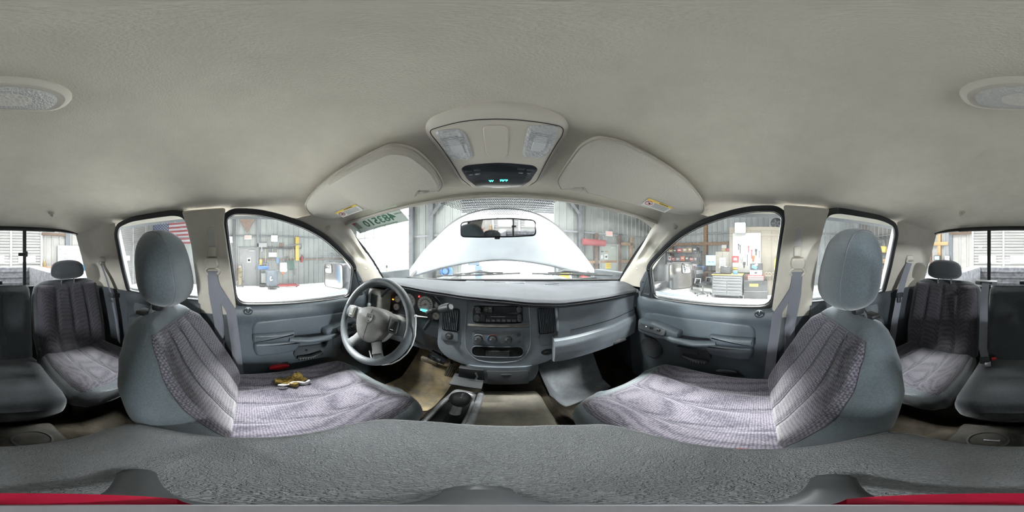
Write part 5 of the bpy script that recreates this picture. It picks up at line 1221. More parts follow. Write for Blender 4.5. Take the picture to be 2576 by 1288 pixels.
# side and end walls; openings: front bay, glazed front bay, two rear bays
WL = wall('wall_left', 'corrugated steel wall beyond the driver window', (XL, YB, 0), (XL, YF, 0), (1, 0, 0), FZ, RZ, [], GALV)
WR = wall('wall_right', 'corrugated steel wall beyond the passenger window', (XR, YB, 0), (XR, YF, 0), (-1, 0, 0), FZ, RZ, [], GALVD)
bx0, bx1 = px(1160, 600, Y=YF).x, px(1395, 600, Y=YF).x
gx0, gx1 = px(896, 600, Y=YF).x, px(1030, 600, Y=YF).x
WFr = wall('wall_front_workshop', 'corrugated steel front wall with two bright bay openings', (XL, YF, 0), (XR, YF, 0), (0, -1, 0), FZ, RZ, [(gx0-XL, gx1-XL, FZ, 2.7), (bx0-XL, bx1-XL, FZ, 2.9)], M('front_wall_sheet', (.095, .102, .098), .6, var=(.9, .14)))
rx0, rx1 = px(2445, 640, Y=YB).x, px(106, 640, Y=YB).x
rx0, rx1 = min(rx0, rx1), max(rx0, rx1); lx0, lx1 = -7.75, -4.3
WB = wall('wall_back_workshop', 'corrugated steel back wall of the workshop with sectional doors', (XL, YB, 0), (XR, YB, 0), (0, 1, 0), FZ, RZ, [(lx0-XL, lx1-XL, FZ, 2.9), (rx0-XL, rx1-XL, FZ, 2.9)], M('pale_wall_sheet', (.13, .123, .115), .6, var=(.9, .12)))
# sectional doors at the back
def sectional(n, x0, x1, label):
    D = struct(MB().box(((x0+x1)/2, YB-.06, .7), (x1-x0, .02, 4.5)).build('door_%d' % n, TINT, smooth=0)); D['label'] = label
    h = .61; k = 0; z = FZ
    while z < 2.9:
        sec = MB()
        for j in range(6):
            a = z+.012+j*(h-.012)/6; sec.box(((x0+x1)/2, YB-.035, a+.045), (x1-x0, .03, .082))
        sc_ = sec.build('door_section', TINT, D, smooth=0)
        if k == 2:
            for wx in [x0+(x1-x0)*(i+.5)/3 for i in range(3)]:
                f_ = plate('door_window', [rrect(.62, .26, .02), rrect(.54, .19, .015)], frame((wx, YB-.015, -.11), (-1, 0, 0), (0, 0, 1)), .02, WHITE, D, bev=.003)
                MB().box((wx, YB-.016, -.11), (.54, .008, .19)).build('pane', M('window_daylight', (1, .97, .98), .4, emit=2.2), f_)
        z += h; k += 1
    for i in range(4):
        x = x0+.03+(x1-x0-.06)*i/3; st = MB().rbox((x, YB-.005, .65), (.07, .03, 4.3), .006).build('stile', G('stile_grey', (.62, .63, .64), .45), D)
        for q_ in range(7): MB().rbox((x, YB+.014, -1.2+.61*q_), (.05, .02, .10), .004).build('hinge', STEEL, D)
    return D
sectional(1, rx0, rx1, 'pale sectional bay door behind the truck bed with three small windows'); sectional(2, lx0, lx1, 'pale sectional bay door in the back wall beside the flag')
# glazed front bay: posts, rails and panes
GD = struct(MB().rbox(((gx0+gx1)/2, YF+.05, 2.62), (gx1-gx0, .10, .16), .01).build('door_3', WHITE)); GD['label'] = 'tall glazed bay door flooded with daylight beyond the front corner'
nc = 5
FRM = G('pale_door_frame', (.75, .77, .80), .5)
for i in range(nc+1): MB().rbox((lerp(gx0, gx1, i/nc), YF+.05, .55), (.07, .08, 4.2), .006).build('mullion', FRM, GD)
for j in range(6): MB().rbox(((gx0+gx1)/2, YF+.05, FZ+.10+.80*j), (gx1-gx0, .06, .06), .006).build('rail', FRM, GD)
for i in range(nc):
    for j in range(5): MB().box((lerp(gx0, gx1, (i+.5)/nc), YF+.05, FZ+.5+.80*j), ((gx1-gx0)/nc-.07, .008, .74)).build('pane', REARGL, GD, smooth=0)
# canopy outside the open bay
cn = thing('canopy', (0, 7.5, 2.6), 'white ribbed canopy roof outside the open bay', 'canopy')
MB().box(((bx0+bx1)/2, 8.0, 2.80), (bx1-bx0+3, 3.8, .04)).build('canopy_deck', WHITE, cn, smooth=0)
for k in range(9): MB().box(((bx0+bx1)/2, 6.3+.42*k, 2.73), (bx1-bx0+3, .06, .10)).build('purlin', G('purlin_grey', (.45, .46, .48), .6), cn, smooth=0)
for k in range(10): MB().box((lerp(bx0-1.2, bx1+1.2, k/9), 8.0, 2.75), (.03, 3.8, .05)).build('canopy_rib', G('purlin_grey', (.45, .46, .48)), cn, smooth=0)
for x in (bx0-1.3, bx1+1.3):
    MB().rbox((x, 9.7, (2.7+FZ)/2), (.12, .12, 2.7-FZ), .01).build('canopy_post', STEEL, cn)
# ---- pixel-measured boxes on wall planes
def pbox(name, x0, y0, x1, y1, mat, parent=None, depth=.3, b=.01, into=1, **pl):
    p, q_ = px(x0, y0, **pl), px(x1, y1, **pl)
    if 'X' in pl:
        sg = 1 if pl['X'] > 0 else -1
        c = V3(pl['X']+sg*depth/2*into, (p.y+q_.y)/2, (p.z+q_.z)/2); z = (depth, abs(p.y-q_.y), abs(p.z-q_.z))
    else:
        sg = 1 if pl['Y'] > 0 else -1
        c = V3((p.x+q_.x)/2, pl['Y']+sg*depth/2*into, (p.z+q_.z)/2); z = (abs(p.x-q_.x), depth, abs(p.z-q_.z))
    return MB().rbox(c, z, b).build(name, mat, parent), c, z
def down(name, x0, y0, x1, mat, parent=None, depth=.3, b=.01, **pl):
    """like pbox but reaching to the floor"""
    p = px(x0, y0, **pl); q_ = px(x1, y0, **pl)
    if 'X' in pl: sg = 1 if pl['X'] > 0 else -1; c = V3(pl['X']+sg*depth/2, (p.y+q_.y)/2, (p.z+FZ)/2); z = (depth, abs(p.y-q_.y), p.z-FZ)
    else: sg = 1 if pl['Y'] > 0 else -1; c = V3((p.x+q_.x)/2, pl['Y']+sg*depth/2, (p.z+FZ)/2); z = (abs(p.x-q_.x), depth, p.z-FZ)
    return MB().rbox(c, z, b).build(name, mat, parent), c, z
def wfr(n, c): # frame on a wall with inward normal n
    n = Vector(n); return frame(c, V3(0, 0, 1).cross(n), V3(0, 0, 1))
# flood lights
def flood(c, aim, label, power, r=.16):
    c = Vector(c); d = (Vector(aim)-c).normalized(); t = thing('flood_light', c, label, 'work light', 'flood lights')
    hU = V3(0, 0, 1).cross(d).normalized(); f_ = frame(c, hU, d.cross(hU))
    MB().pad(rrect(2*r, 2*r, .03), f_, [(.04, -.10), (0, -.06), (0, 0), (.012, 0), (.014, -.006)]).build('housing', DKGREY, t)
    MB().pad(rrect(2*r-.03, 2*r-.03, .02), f_, [(0, -.006), (0, .001)]).build('led_panel', M('led_white', (1, 1, 1), .5, emit=60), t)
    MB().rbox(c+V3(-.09 if c.x < 0 else .09, 0, 0), (.18 if c.x > 0 else .30, .05, .08), .01).build('bracket', STEEL, t)
    l = lamp('flood_light_source', 'AREA', c+d*.02, power, 2*r, d.to_track_quat('-Z', 'Y').to_euler(), (.96, .98, 1), t); l.data.spread = radians(170)
    return t
flood(px(690, 600, X=-8.1), (0, .2, -.2), 'blazing work light on the wall above the tool rack', FLOOD)
flood(px(577, 603, X=-8.1), (0, -.3, -.2), 'blazing work light beside the exit sign at the door frame edge', FLOOD)
flood(px(1862, 573, X=6.05), (0, .2, -.2), 'blazing work light above the white tool board', FLOOD*.7, .2)
# unseen ceiling lights, added so their floor bounce lights the cab
BAYS = [(-3.0, .2, WSIDE, 'over the driver side floor'), (-3.0, -2.9, WSIDE, 'behind on the driver side'), (3.0, .2, WSIDE, 'over the passenger side floor'), (3.0, -2.9, WSIDE, 'behind on the passenger side'),
        (-1.3, 4.2, WFRONT, 'ahead left of the open bay'), (1.3, 4.2, WFRONT, 'ahead right of the open bay'), (0, -4.2, WREAR, 'over the truck bed')]
for i, (x, y, wt_, word) in enumerate(BAYS):
    t = thing('added_bay_light', (x, y, RZ-.3), 'added high bay ceiling light '+word, 'ceiling light', 'added high bay lights')
    MB().rbox((x, y, RZ-.25), (1.2, .36, .10), .02).build('housing', WHITE, t); MB().rbox((x, y, RZ-.305), (1.1, .30, .02), .005).build('diffuser', M('diffuser_white', (1, 1, 1), .5, emit=6), t)
    MB().tube([(x, y, RZ-.2), (x, y, RZ+.02)], .012, 8).build('hanger', STEEL, t)
    l = lamp('added_bay_source', 'AREA', (x, y, RZ-.34), ADDED_BAY*wt_, 1.0, (0, 0, 0), (1, 1, .98), t); l.data.spread = radians(HISPREAD)
# ================================================================= WORKSHOP CONTENTS, DRIVER SIDE WALL
RUST = G('rusty_steel', (.26, .17, .13), .7, var=(8, .3)); ORANGE = G('orange_plastic', (.75, .16, .03), .5); GREY = G('mid_grey', (.22, .23, .25), .6)
CREAM = G('cream_paint', (.42, .39, .33), .6); BEIGEW = G('beige_panelling', (.36, .32, .26), .7); LTGREY = G('light_grey_paint', (.42, .43, .42), .55)
CARD = G('cardboard', (.40, .27, .14), .85, var=(8, .15)); REDP2 = G('red_tool_paint', (.45, .03, .03), .4); BLK2 = G('black_steel', (.04, .042, .045), .5)
DARKW = G('dark_wood', (.13, .075, .045), .8, var=(10, .3)); SIGN = G('exit_sign_face', (.75, .70, .66), .5); EXITR = M('exit_red', (.75, .06, .05), .5, emit=.6)
BUCK = G('bin_blue_grey', (.10, .13, .17), .5); YEL = G('safety_yellow', (.75, .55, .08), .5); BLUEC = G('steel_blue', (.10, .30, .55), .5)
def girt(y, z, x0, x1, **k): pass
# girts (horizontal rails) on the left wall
ry = px(651, 660, X=XL+.1).y
o = MB().rbox((XL+.07, (ry+YF-.1)/2, -.175), (.06, YF-.1-ry, .09), .008).build('wall_rail', RUST); tag(o, 'rusty horizontal rail along the wall beyond the driver window', 'rail')
o = MB().rbox((XL+.06, -.1, 1.02), (.05, 11.2, .06), .008).build('wall_rail', GREY); tag(o, 'grey upper rail on the wall above the exit sign', 'rail')
def exit_sign(c, n, label):
    t = thing('exit_sign', c, label, 'sign', 'exit signs'); f_ = wfr(n, c)
    MB().pad(rrect(.36, .22, .015), f_, [(0, -.06), (0, 0), (.004, .006)]).build('sign_box', SIGN, t)
    text('sign_text', 'EXIT', (f_[0]+f_[3]*.008, *f_[1:]), .17, EXITR, t, wide=.85)
exit_sign(px(624, 597, X=XL+.12), (1, 0, 0), 'white exit sign with red letters above the workshop door beyond the driver window')
def wdoor(name, x0, x1, ytop, label, plane, n, mat, num):
    k, v = plane; f0 = px(x0, ytop, **{k: v}); f1 = px(x1, ytop, **{k: v}); top = f0.z; w = (f1-f0).length if True else 0
    w = hypot(f1.x-f0.x, f1.y-f0.y); c = (f0+f1)/2; c.z = (top+FZ)/2; h = top-FZ; f_ = wfr(n, c)
    D = struct(MB().pad(rrect(w-.10, h-.06, .004), f_, [(0, -.02), (0, .02), (.004, .024)]).build('door_%d' % num, mat)); D['label'] = label
    plate('door_frame', [rrect(w+.04, h+.06, .004), rrect(w-.09, h-.05, .004)], (f_[0]-f_[3]*.02, *f_[1:]), .07, G('door_frame_grey', (.33, .34, .34), .5), D, bev=.004)
    MB().ball(f_[0]+f_[1]*(w*.38)+f_[2]*(-h*.04)+f_[3]*.06, .035, 12, 8).build('door_handle', STEEL, D)
    MB().rbox(f_[0]+f_[1]*(w*.2)+f_[2]*(h*.43)+f_[3]*.06, (.05, .28, .06) if k == 'X' else (.28, .05, .06), .01).build('door_closer', STEEL, D)
    return D, f_, w, h
D4, f4, w4, h4 = wdoor('x', 600, 648, 624, 'pale grey steel door in the wall beyond the driver window', ('X', XL+.06), (1, 0, 0), G('grey_door_paint', (.34, .34, .345), .5), 4)
st = MB().pad(rrect(.18, .24, .01), (f4[0]+f4[2]*.35+f4[1]*.05+f4[3]*.026, *f4[1:]), [(0, 0), (0, .004)]).build('door_sticker', PAPER, D4)
MB().lathe([(0, .002), (.06, .002)], f4[0]+f4[2]*.35+f4[1]*.05+f4[3]*.031, f4[3], 20).build('sticker_roundel', BLUEC, D4)
# posts and cross beam shapes near the door
for x, nm, mt in ((648, 'grey column right of the workshop door', GREY), (589, 'dark column left of the workshop door', POST)):
    p = px(x, 640, X=XL+.12); o = MB().rbox((XL+.12, p.y, (RZ+FZ)/2), (.16, .12, RZ-FZ), .01).build('steel_column', mt); tag(o, nm, 'column')
p = px(622, 560, X=XL+.2); o = MB().add([(XL+.1, p.y-.55, 2.2), (XL+.1, p.y+.55, 2.2), (XL+.1, p.y, 1.15), (XL+.2, p.y-.55, 2.2), (XL+.2, p.y+.55, 2.2), (XL+.2, p.y, 1.15)], [(0, 1, 2), (5, 4, 3), (0, 3, 4, 1), (1, 4, 5, 2), (2, 5, 3, 0)]).build('frame_haunch', RUST, smooth=0); tag(o, 'brown tapered frame bracket above the exit sign', 'bracket')
# yellow post, extinguisher
p = px(748, 660, X=XL+.2); t = MB().rbox((XL+.16, p.y, .38), (.10, .20, 1.25), .01).build('wall_post', YEL); tag(t, 'yellow post behind the hanging tools', 'post')
p = px(759, 651, X=XL+.18); t = thing('fire_extinguisher', p, 'small red fire extinguisher beside the yellow post', 'extinguisher')
MB().lathe([(0, -.19), (.06, -.19), (.065, -.17), (.065, .08), (.04, .13), (.02, .15), (.02, .18), (0, .18)], p, (0, 0, 1), 16).build('cylinder', REDP2, t)
MB().rbox(p+V3(.02, 0, .20), (.12, .03, .03), .008).build('valve_handle', BLK2, t); MB().tube([p+V3(.03, .03, .18), p+V3(.09, .06, .1), p+V3(.08, .06, -.08)], .012, 6).build('hose', BLK2, t)
MB().rbox(p+V3(-.10, 0, .02), (.14, .05, .10), .006).build('wall_hook', STEEL, t)
# hanging tool rail with tools
t = thing('tool_rail', px(705, 625, X=XL+.15), 'long dark rail with hooks holding brooms and shovels', 'rail')
a, b = px(655, 624, X=XL+.16), px(758, 624, X=XL+.16); MB().rbox((XL+.14, (a.y+b.y)/2, a.z), (.06, abs(b.y-a.y), .09), .008).build('rail_bar', BLK2, t)
for k in range(9): y = lerp(a.y, b.y, (k+.5)/9); MB().tube([(XL+.17, y, a.z), (XL+.24, y, a.z-.01), (XL+.25, y, a.z+.03)], .012, 6).build('hook', BLK2, t)
def hang(x, y0, y1, kind, mat, label, lean=0):
    X = XL+.24; p0, p1 = px(x, y0, X=X), px(x+lean, y1, X=X); t = thing(kind, p1, label, kind.replace('_', ' '))
    MB().tube([p0, p1.lerp(p0, .18)], .016, 8).build('handle', G('pale_handle', (.55, .45, .32), .6) if kind != 'snow_shovel' else GREY, t)
    MB().tube([p0+V3(0, 0, -.02), V3(XL+.03, p0.y, p0.z-.02)], .012, 6).build('hanger', STEEL, t)
    if 'broom' in kind: MB().rbox(p1.lerp(p0, .10), (.08, .34, .10), .02).build('head', GREY, t); MB().rbox(p1, (.06, .32, .16), .01).build('bristles', mat, t)
    elif 'shovel' in kind or 'scoop' in kind:
        f_ = frame(p1.lerp(p0, .06), (0, 1, 0), (0, 0, 1)); MB().pad(rpoly([(-.19, .22), (.19, .22), (.21, -.2), (.14, -.28), (-.14, -.28), (-.21, -.2)], .06), f_, [(0, 0), (0, .012), (.03, .03)]).build('blade', mat, t)
    elif kind == 'dust_pan': MB().rbox(p1, (.10, .42, .22), .02).build('pan', mat, t)
    elif kind == 'squeegee': MB().rbox(p1, (.05, .50, .06), .01).build('blade', mat, t)
    else: MB().rbox(p1, (.05, .14, .30), .02).build('head', mat, t)
    return t
hang(668, 626, 668, 'push_broom', RUST, 'brown push broom hanging nearest the workshop door')
hang(656, 628, 660, 'level_tool', YEL, 'yellow level hanging left of the push broom')
hang(686, 626, 641, 'dust_pan', WHITE, 'white dust pan hanging under the work light')
hang(698, 628, 655, 'garden_spade', BLUEC, 'blue headed tool hanging right of the dust pan')
hang(713, 626, 674, 'snow_shovel', WHITE, 'white snow shovel hanging in the middle of the rail')
hang(723, 628, 652, 'floor_brush', BLK2, 'dark brush hanging beside the snow shovel')
hang(737, 622, 684, 'wood_rake', GREY, 'long pole rake leaning under the yellow post', 6)
hang(711, 677, 683, 'traffic_paddle', ORANGE, 'small orange paddle hanging below the snow shovel')
hang(731, 628, 668, 'hand_scoop', G('dark_green', (.03, .12, .09), .5), 'dark green scoop hanging low on the wall')
o, c, z = pbox('wall_box', 646, 611, 671, 622, LTGREY, depth=.2, X=XL+.2); tag(o, 'grey box standing on the tool rail by the door', 'box'); o.location.z += 0
MB().rbox((XL+.15, c.y, c.z-z[2]/2-.10), (.10, .06, .24), .01).build('box_bracket', STEEL, o)
o, c, z = pbox('clip_board', 703, 611, 714, 622, RUST, depth=.04, X=XL+.05); tag(o, 'brown square board fixed above the tool rail', 'board')
o = MB().tube([px(716, 619, X=XL+.25), px(758, 614, X=XL+.25), px(758, 623, X=XL+.2)], .03, 8).build('angle_bar', GREY); tag(o, 'long grey angle bar lying across the tool rail', 'bar')
# framed gate panel leaning on the rail
t = thing('gate_panel', px(835, 650, X=XL+.15), 'white framed gate panel with circle pattern resting on the wall rail', 'panel')
A, B = px(797, 633, X=XL+.14), px(880, 662, X=XL+.14); yc, zc = (A.y+B.y)/2, (A.z+B.z)/2; hw, hh = abs(A.y-B.y)/2, abs(A.z-B.z)/2; XX = XL+.13
for p, q_ in (((-1, 1), (1, 1)), ((1, 1), (1, -1)), ((1, -1), (-1, -1)), ((-1, -1), (-1, 1))): MB().tube([(XX, yc+p[0]*hw, zc+p[1]*hh), (XX, yc+q_[0]*hw, zc+q_[1]*hh)], .025, 6).build('frame_bar', LTGREY, t)
for k in range(2): MB().tube([(XX, yc-hw*.15+cos(a_)*hh*.62*(1), zc+sin(a_)*hh*.75) for a_ in [2*pi*i/24 for i in range(24)]], .018, 6, closed=True).build('circle_bar', GREY, t) if k == 0 else None
for v in (-.35, 0, .35): MB().tube([(XX, yc-hw*.85, zc+v*hh), (XX, yc+hw*.85, zc+v*hh)], .015, 6).build('cross_bar', GREY, t)
MB().tube([(XX, yc-hw*.15, zc-hh), (XX, yc-hw*.15, zc+hh)], .015, 6).build('cross_bar', GREY, t)
# bin on a dolly
p = px(684, 727, Z=FZ); t = thing('trash_bin', p, 'blue grey trash bin on a wheeled dolly by the wall', 'trash bin')
MB().lathe([(0, .16), (.23, .16), (.25, .20), (.29, .80), (.305, .82), (.305, .87), (.285, .87), (.28, .83), (.0, .80)], p, (0, 0, 1), 28).build('bin_body', BUCK, t)
MB().lathe([(.28, .10), (.30, .12), (.30, .15), (.0, .16)], p, (0, 0, 1), 24).build('dolly', BLK2, t)
for k in range(4): MB().ball(p+V3(.2*cos(k*pi/2+.7), .2*sin(k*pi/2+.7), .05), .05, 10, 6).build('caster', GREY, t)
MB().tube([p+V3(.30, -.08, .62), p+V3(.34, -.12, .55), p+V3(.33, -.10, .45), p+V3(.29, -.02, .48)], .03, 6).build('bin_handle', WHITE, t)
p = px(662, 721, Z=FZ); t = thing('janitor_cart', p, 'dark cleaning cart with blue bag beside the trash bin', 'cart')
MB().rbox(p+V3(0, 0, .12), (.45, .40, .08), .02).build('cart_base', BLK2, t); MB().rbox(p+V3(0, 0, .95), (.30, .55, .16), .04).build('bag', BLUE, t)
for d in (-.2, .2): MB().tube([p+V3(0, d, .12), p+V3(0, d, 1.15)], .015, 6).build('upright', STEEL, t)
MB().rbox(p+V3(.02, .05, .45), (.30, .30, .5), .03).build('bucket', LTGREY, t)
for d in (-.16, .16): MB().ball(p+V3(.1, d, .04), .04, 8, 6).build('caster', BLK2, t)
p = px(716, 721, Z=FZ); t = thing('pallet_jack', p, 'low red pallet jack forks on the floor right of the bin', 'pallet jack')
for d in (-.22, .22): MB().rbox(p+V3(d, .1, .08), (.16, 1.15, .06), .02).build('fork', REDP2, t); MB().lathe([(.04, -.03), (.04, .03)], p+V3(d, .55, .04), (1, 0, 0), 12).build('roller', BLK2, t); MB().lathe([(.04, -.03), (.04, .03)], p+V3(d, -.35, .04), (1, 0, 0), 12).build('roller', BLK2, t)
p = px(604, 722, Z=FZ); t = thing('torch_cart', p, 'two wheeled gas torch cart standing left of the workshop door', 'cart')
for d in (-.14, .14):
    MB().lathe([(.13, -.03), (.16, -.02), (.16, .02), (.13, .03)], p+V3(0, d, .16), (0, 1, 0), 20).build('wheel', BLK2, t); MB().tube([p+V3(-.05, d, .15), p+V3(-.12, d, 1.15)], .018, 6).build('upright', REDP2 if d < 0 else STEEL, t)
MB().lathe([(0, 0), (.11, 0), (.11, .75), (.06, .9), (.03, .93), (0, .93)], p+V3(.03, 0, .12), (0, 0, 1), 16).build('gas_bottle', G('bottle_olive', (.25, .20, .10), .5), t)
MB().tube([p+V3(.05+.12*cos(i*.8), .12*sin(i*.8), .5+.03*i) for i in range(18)], .015, 6).build('hose', BLK2, t)
# flag
FA = px(385, 560, X=XL+.05); FBk = px(494, 545, X=XL+.05); ya, yb = FA.y, FBk.y; L = yb-ya; H = L/1.9; zt = 2.12
t = thing('wall_flag', (XL+.06, (ya+yb)/2, zt-H), 'large flag with stars and red white stripes hung flat on the side wall', 'flag')
FR, FW, FB_ = G('flag_red', (.34, .04, .05), .8), G('flag_white', (.52, .52, .53), .8), G('flag_blue', (.04, .06, .16), .8)
wv = lambda y, z: XL+.07+.015*sin(7*y)+.01*sin(3*z)
for k in range(13):
    z1 = zt-H*k/13; z0 = zt-H*(k+1)/13; y0 = ya+(L*.4 if k < 7 else 0)
    MB().slab(lambda u, v: V3(wv(lerp(y0, yb, u), 0), lerp(y0, yb, u), lerp(z0, z1, v)), lambda u, v: V3(wv(lerp(y0, yb, u), 0)-.006, lerp(y0, yb, u), lerp(z0, z1, v)), 20, 1).build('stripe', FR if k % 2 == 0 else FW, t)
cv = MB().slab(lambda u, v: V3(wv(lerp(ya, ya+L*.4, u), 0), lerp(ya, ya+L*.4, u), lerp(zt-H*7/13, zt, v)), lambda u, v: V3(wv(lerp(ya, ya+L*.4, u), 0)-.006, lerp(ya, ya+L*.4, u), lerp(zt-H*7/13, zt, v)), 12, 1).build('canton', FB_, t)
for r in range(9):
    for c_ in range(6 if r % 2 == 0 else 5):
        y = ya+L*.4*((c_+.5)/6+(.083 if r % 2 else 0)); z = zt-H*7/13*(r+.7)/9.4; f_ = frame((wv(y, 0)+.004, y, z), (0, 1, 0), (0, 0, 1))
        MB().pad([((.045 if k % 2 == 0 else .018)*sin(k*pi/5), (.045 if k % 2 == 0 else .018)*cos(k*pi/5)) for k in range(10)], f_, [(0, 0), (0, .003)]).build('star', FW, cv, smooth=0)
p = px(372, 600, X=XL+.15); o = MB().rbox((XL+.14, p.y-.12, .8), (.16, .22, 4.6), .01).build('timber_post', G('mossy_timber', (.26, .20, .11), .8, var=(9, .4))); tag(o, 'brown timber corner post beside the flag', 'post')

# ================================================================= PASSENGER SIDE
PW = struct(MB().box((6.5, -.45, (1.13+FZ)/2), (.5, 3.25, 1.13-FZ)).build('wall_partition', BEIGEW, smooth=0)); PW['label'] = 'beige panelled office partition beyond the passenger window'
for k in range(8): MB().rbox((6.242, -2.07+.406*k+.2, (1.0+FZ)/2), (.018, .398, .95-FZ), .004).build('panel', BEIGEW, PW)
MB().rbox((6.235, -.45, .82), (.03, 3.25, .10), .006).build('trim_board', BEIGEW, PW)
o, c, z = pbox('pegboard', 1843, 586, 1914, 686, G('white_board', (.62, .62, .60), .6), depth=.03, X=6.19); tag(o, 'white tool board under the work light', 'board'); PB = c
TL = [('red_pipe_wrench', 1883, 628, .05, .22, REDP2), ('black_wrench', 1862, 628, .04, .30, BLK2), ('steel_spanner', 1874, 640, .03, .26, STEEL), ('bolt_cutter', 1891, 640, .05, .30, REDP2), ('clamp', 1902, 636, .08, .20, BLK2), ('adjustable_wrench', 1910, 640, .04, .24, GREY),
      ('hacksaw', 1858, 622, .05, .20, BLK2), ('pry_bar', 1880, 655, .03, .40, BLK2), ('strap_wrench', 1895, 652, .10, .16, ORANGE), ('gauge_set', 1865, 655, .10, .16, LTGREY), ('chain_hook', 1872, 668, .10, .16, BLK2)]
for nm, x, y, w_, h_, mt in TL:
    p = px(x, y, X=6.17); t = thing(nm, p, nm.replace('_', ' ')+' hanging on the white tool board', 'tool', 'tools on the white board')
    MB().rbox(p, (.025, w_*.5, h_), .008).build('shank', mt, t); MB().rbox(p+V3(0, 0, h_*.5), (.03, w_, w_*1.1), .012).build('jaw', mt, t)
for nm, x0, y0, x1, y1, mt, lb in (('red_banner', 1841, 644, 1858, 660, REDP2, 'red and white notice at the edge of the tool board'), ('wall_calendar', 1843, 661, 1856, 672, PAPER, 'white calendar sheet under the red notice'), ('yellow_notice', 1843, 673, 1855, 678, YEL, 'small yellow strip notice below the calendar')):
    o, c, z = pbox(nm, x0, y0, x1, y1, mt, depth=.015, X=6.165, b=.003); tag(o, lb, 'notice')
    if nm == 'red_banner':
        f_ = wfr((-1, 0, 0), c+V3(-.010, 0, 0)); MB().pad(rpoly([(-.07, .05), (.06, .05), (.08, .0), (.05, -.06), (0, -.03), (-.06, -.06)], .02), f_, [(0, 0), (0, .004)]).build('banner_mark', PAPER, o)
# tool chest
tc = thing('tool_chest', (5.75, 1.14, FZ), 'wide grey rolling tool chest with steel drawer pulls and wooden top', 'tool chest')
p0, p1 = px(1791, 692, X=5.5), px(1867, 692, X=5.5); ya, yb = p1.y, p0.y; zt = p0.z; zb = FZ+.14
MB().rbox((5.77, (ya+yb)/2, (zt+zb)/2), (.50, yb-ya, zt-zb), .012).build('cabinet', GREY, tc)
MB().rbox((5.76, (ya+yb)/2, zt+.015), (.54, yb-ya+.04, .03), .006).build('worktop', G('yellow_wood_top', (.55, .38, .10), .5), tc)
rows = [(0, .10, 1), (.10, .12, 1), (.22, .13, 2), (.35, .13, 2), (.48, .13, 2), (.61, .20, 2)]; Hh = zt-zb-.05
for z0, h_, n_ in rows:
    for j in range(n_):
        yy = lerp(ya+.02, yb-.02, (j+.5)/n_); ww = (yb-ya-.06)/n_-.015; zc_ = zt-.03-(z0+h_/2)*Hh/.81
        d = MB().rbox((5.515, yy, zc_), (.03, ww, h_*Hh/.81-.012), .005).build('drawer', G('drawer_grey', (.20, .21, .225), .45), tc); MB().rbox((5.49, yy, zc_+h_*Hh/.81*.30), (.03, ww*.96, .028), .008).build('drawer_pull', STEEL, d)
for y in (ya+.1, yb-.1):
    for x in (5.6, 5.95): MB().lathe([(.05, -.03), (.065, -.02), (.065, .02), (.05, .03)], (x, y, FZ+.066), (0, 1, 0), 14).build('caster', BLK2, tc)
MB().rbox((5.9, yb+.04, zt-.35), (.30, .05, .30), .01).build('side_tray', REDP2, tc)
o, c, z = pbox('tool_case', 1812, 670, 1839, 690.5, BLK2, depth=.14, X=5.65, b=.02); tag(o, 'closed black tool case standing on the grey tool chest', 'case'); o.location.z += 0
for k in range(4): MB().rbox((5.645, c.y, c.z-.07+.05*k), (.012, z[1]*.85, .012), .004).build('case_rib', GREY, o)
MB().rbox((5.66, c.y, c.z+z[2]/2-.01), (.05, .10, .03), .008).build('case_handle', LTGREY, o)
o, c, z = pbox('parts_tray', 1794, 686, 1814, 691, DKGREY, depth=.2, X=5.6, b=.01); tag(o, 'low dark tray lying on the tool chest corner', 'tray')
MB().rbox((5.68, c.y, c.z+.03), (.06, .15, .04), .01).build('tray_part', STEEL, o)
o, c, z = pbox('rag_box', 1844, 681, 1855, 691, BLUEC, depth=.1, X=5.62, b=.01); tag(o, 'blue and white rag box on the tool chest', 'box'); MB().rbox((5.67, c.y, c.z+.05), (.08, .06, .05), .015).build('rag', PAPER, o)
# black job box with things on it
jb, c, z = down('job_box', 1871, 707, 1931, BLK2, depth=.6, X=5.5, b=.015); tag(jb, 'battered black steel job box with a yellow label', 'box')
jz = c.z+z[2]/2; MB().rbox((5.49, c.y, jz-.36), (.02, z[1]*.98, .02), .004).build('lid_seam', GREY, jb); yl = MB().rbox((5.492, c.y+.06, jz-.14), (.012, .30, .10), .004).build('yellow_label', YEL, jb)
text('label_print', 'KEEP OUT', (V3(5.484, c.y+.06, jz-.14), V3(0, -1, 0), V3(0, 0, 1), V3(-1, 0, 0)), .07, BLK2, yl)
rb, c2_, z2 = pbox('red_tool_box', 1880, 693, 1922, 707.3, REDP2, depth=.32, X=5.6, b=.012); tag(rb, 'red tool box with silver drawers on the black job box', 'tool box')
for k in range(3): d = MB().rbox((5.592, c2_.y, c2_.z-z2[2]*.3+z2[2]*.30*k), (.02, z2[1]*.92, z2[2]*.22), .004).build('drawer', LTGREY, rb)
sb, c3, z3 = pbox('silver_case', 1886, 679.5, 1917, 693.2, LTGREY, depth=.28, X=5.62, b=.012); tag(sb, 'pale silver case with oval badge on the red tool box', 'case'); MB().pad(ell(.10, .06), wfr((-1, 0, 0), V3(5.618, c3.y, c3.z)), [(0, 0), (0, .004)]).build('oval_badge', BLK2, sb)
ob, c3, z3 = pbox('open_tool_tub', 1887, 663, 1919, 679.7, BLK2, depth=.26, X=5.64, b=.01); tag(ob, 'black open tub of blue bags on top of the stack', 'tub')
MB().rbox((5.628, c3.y+.07, c3.z-.01), (.04, .20, .12), .03, R=rotm(.4)).build('blue_bag', BLUEC, ob); MB().rbox((5.62, c3.y+.02, c3.z+.06), (.03, .14, .07), .01, R=rotm(-.5)).build('paper_roll', PAPER, ob)
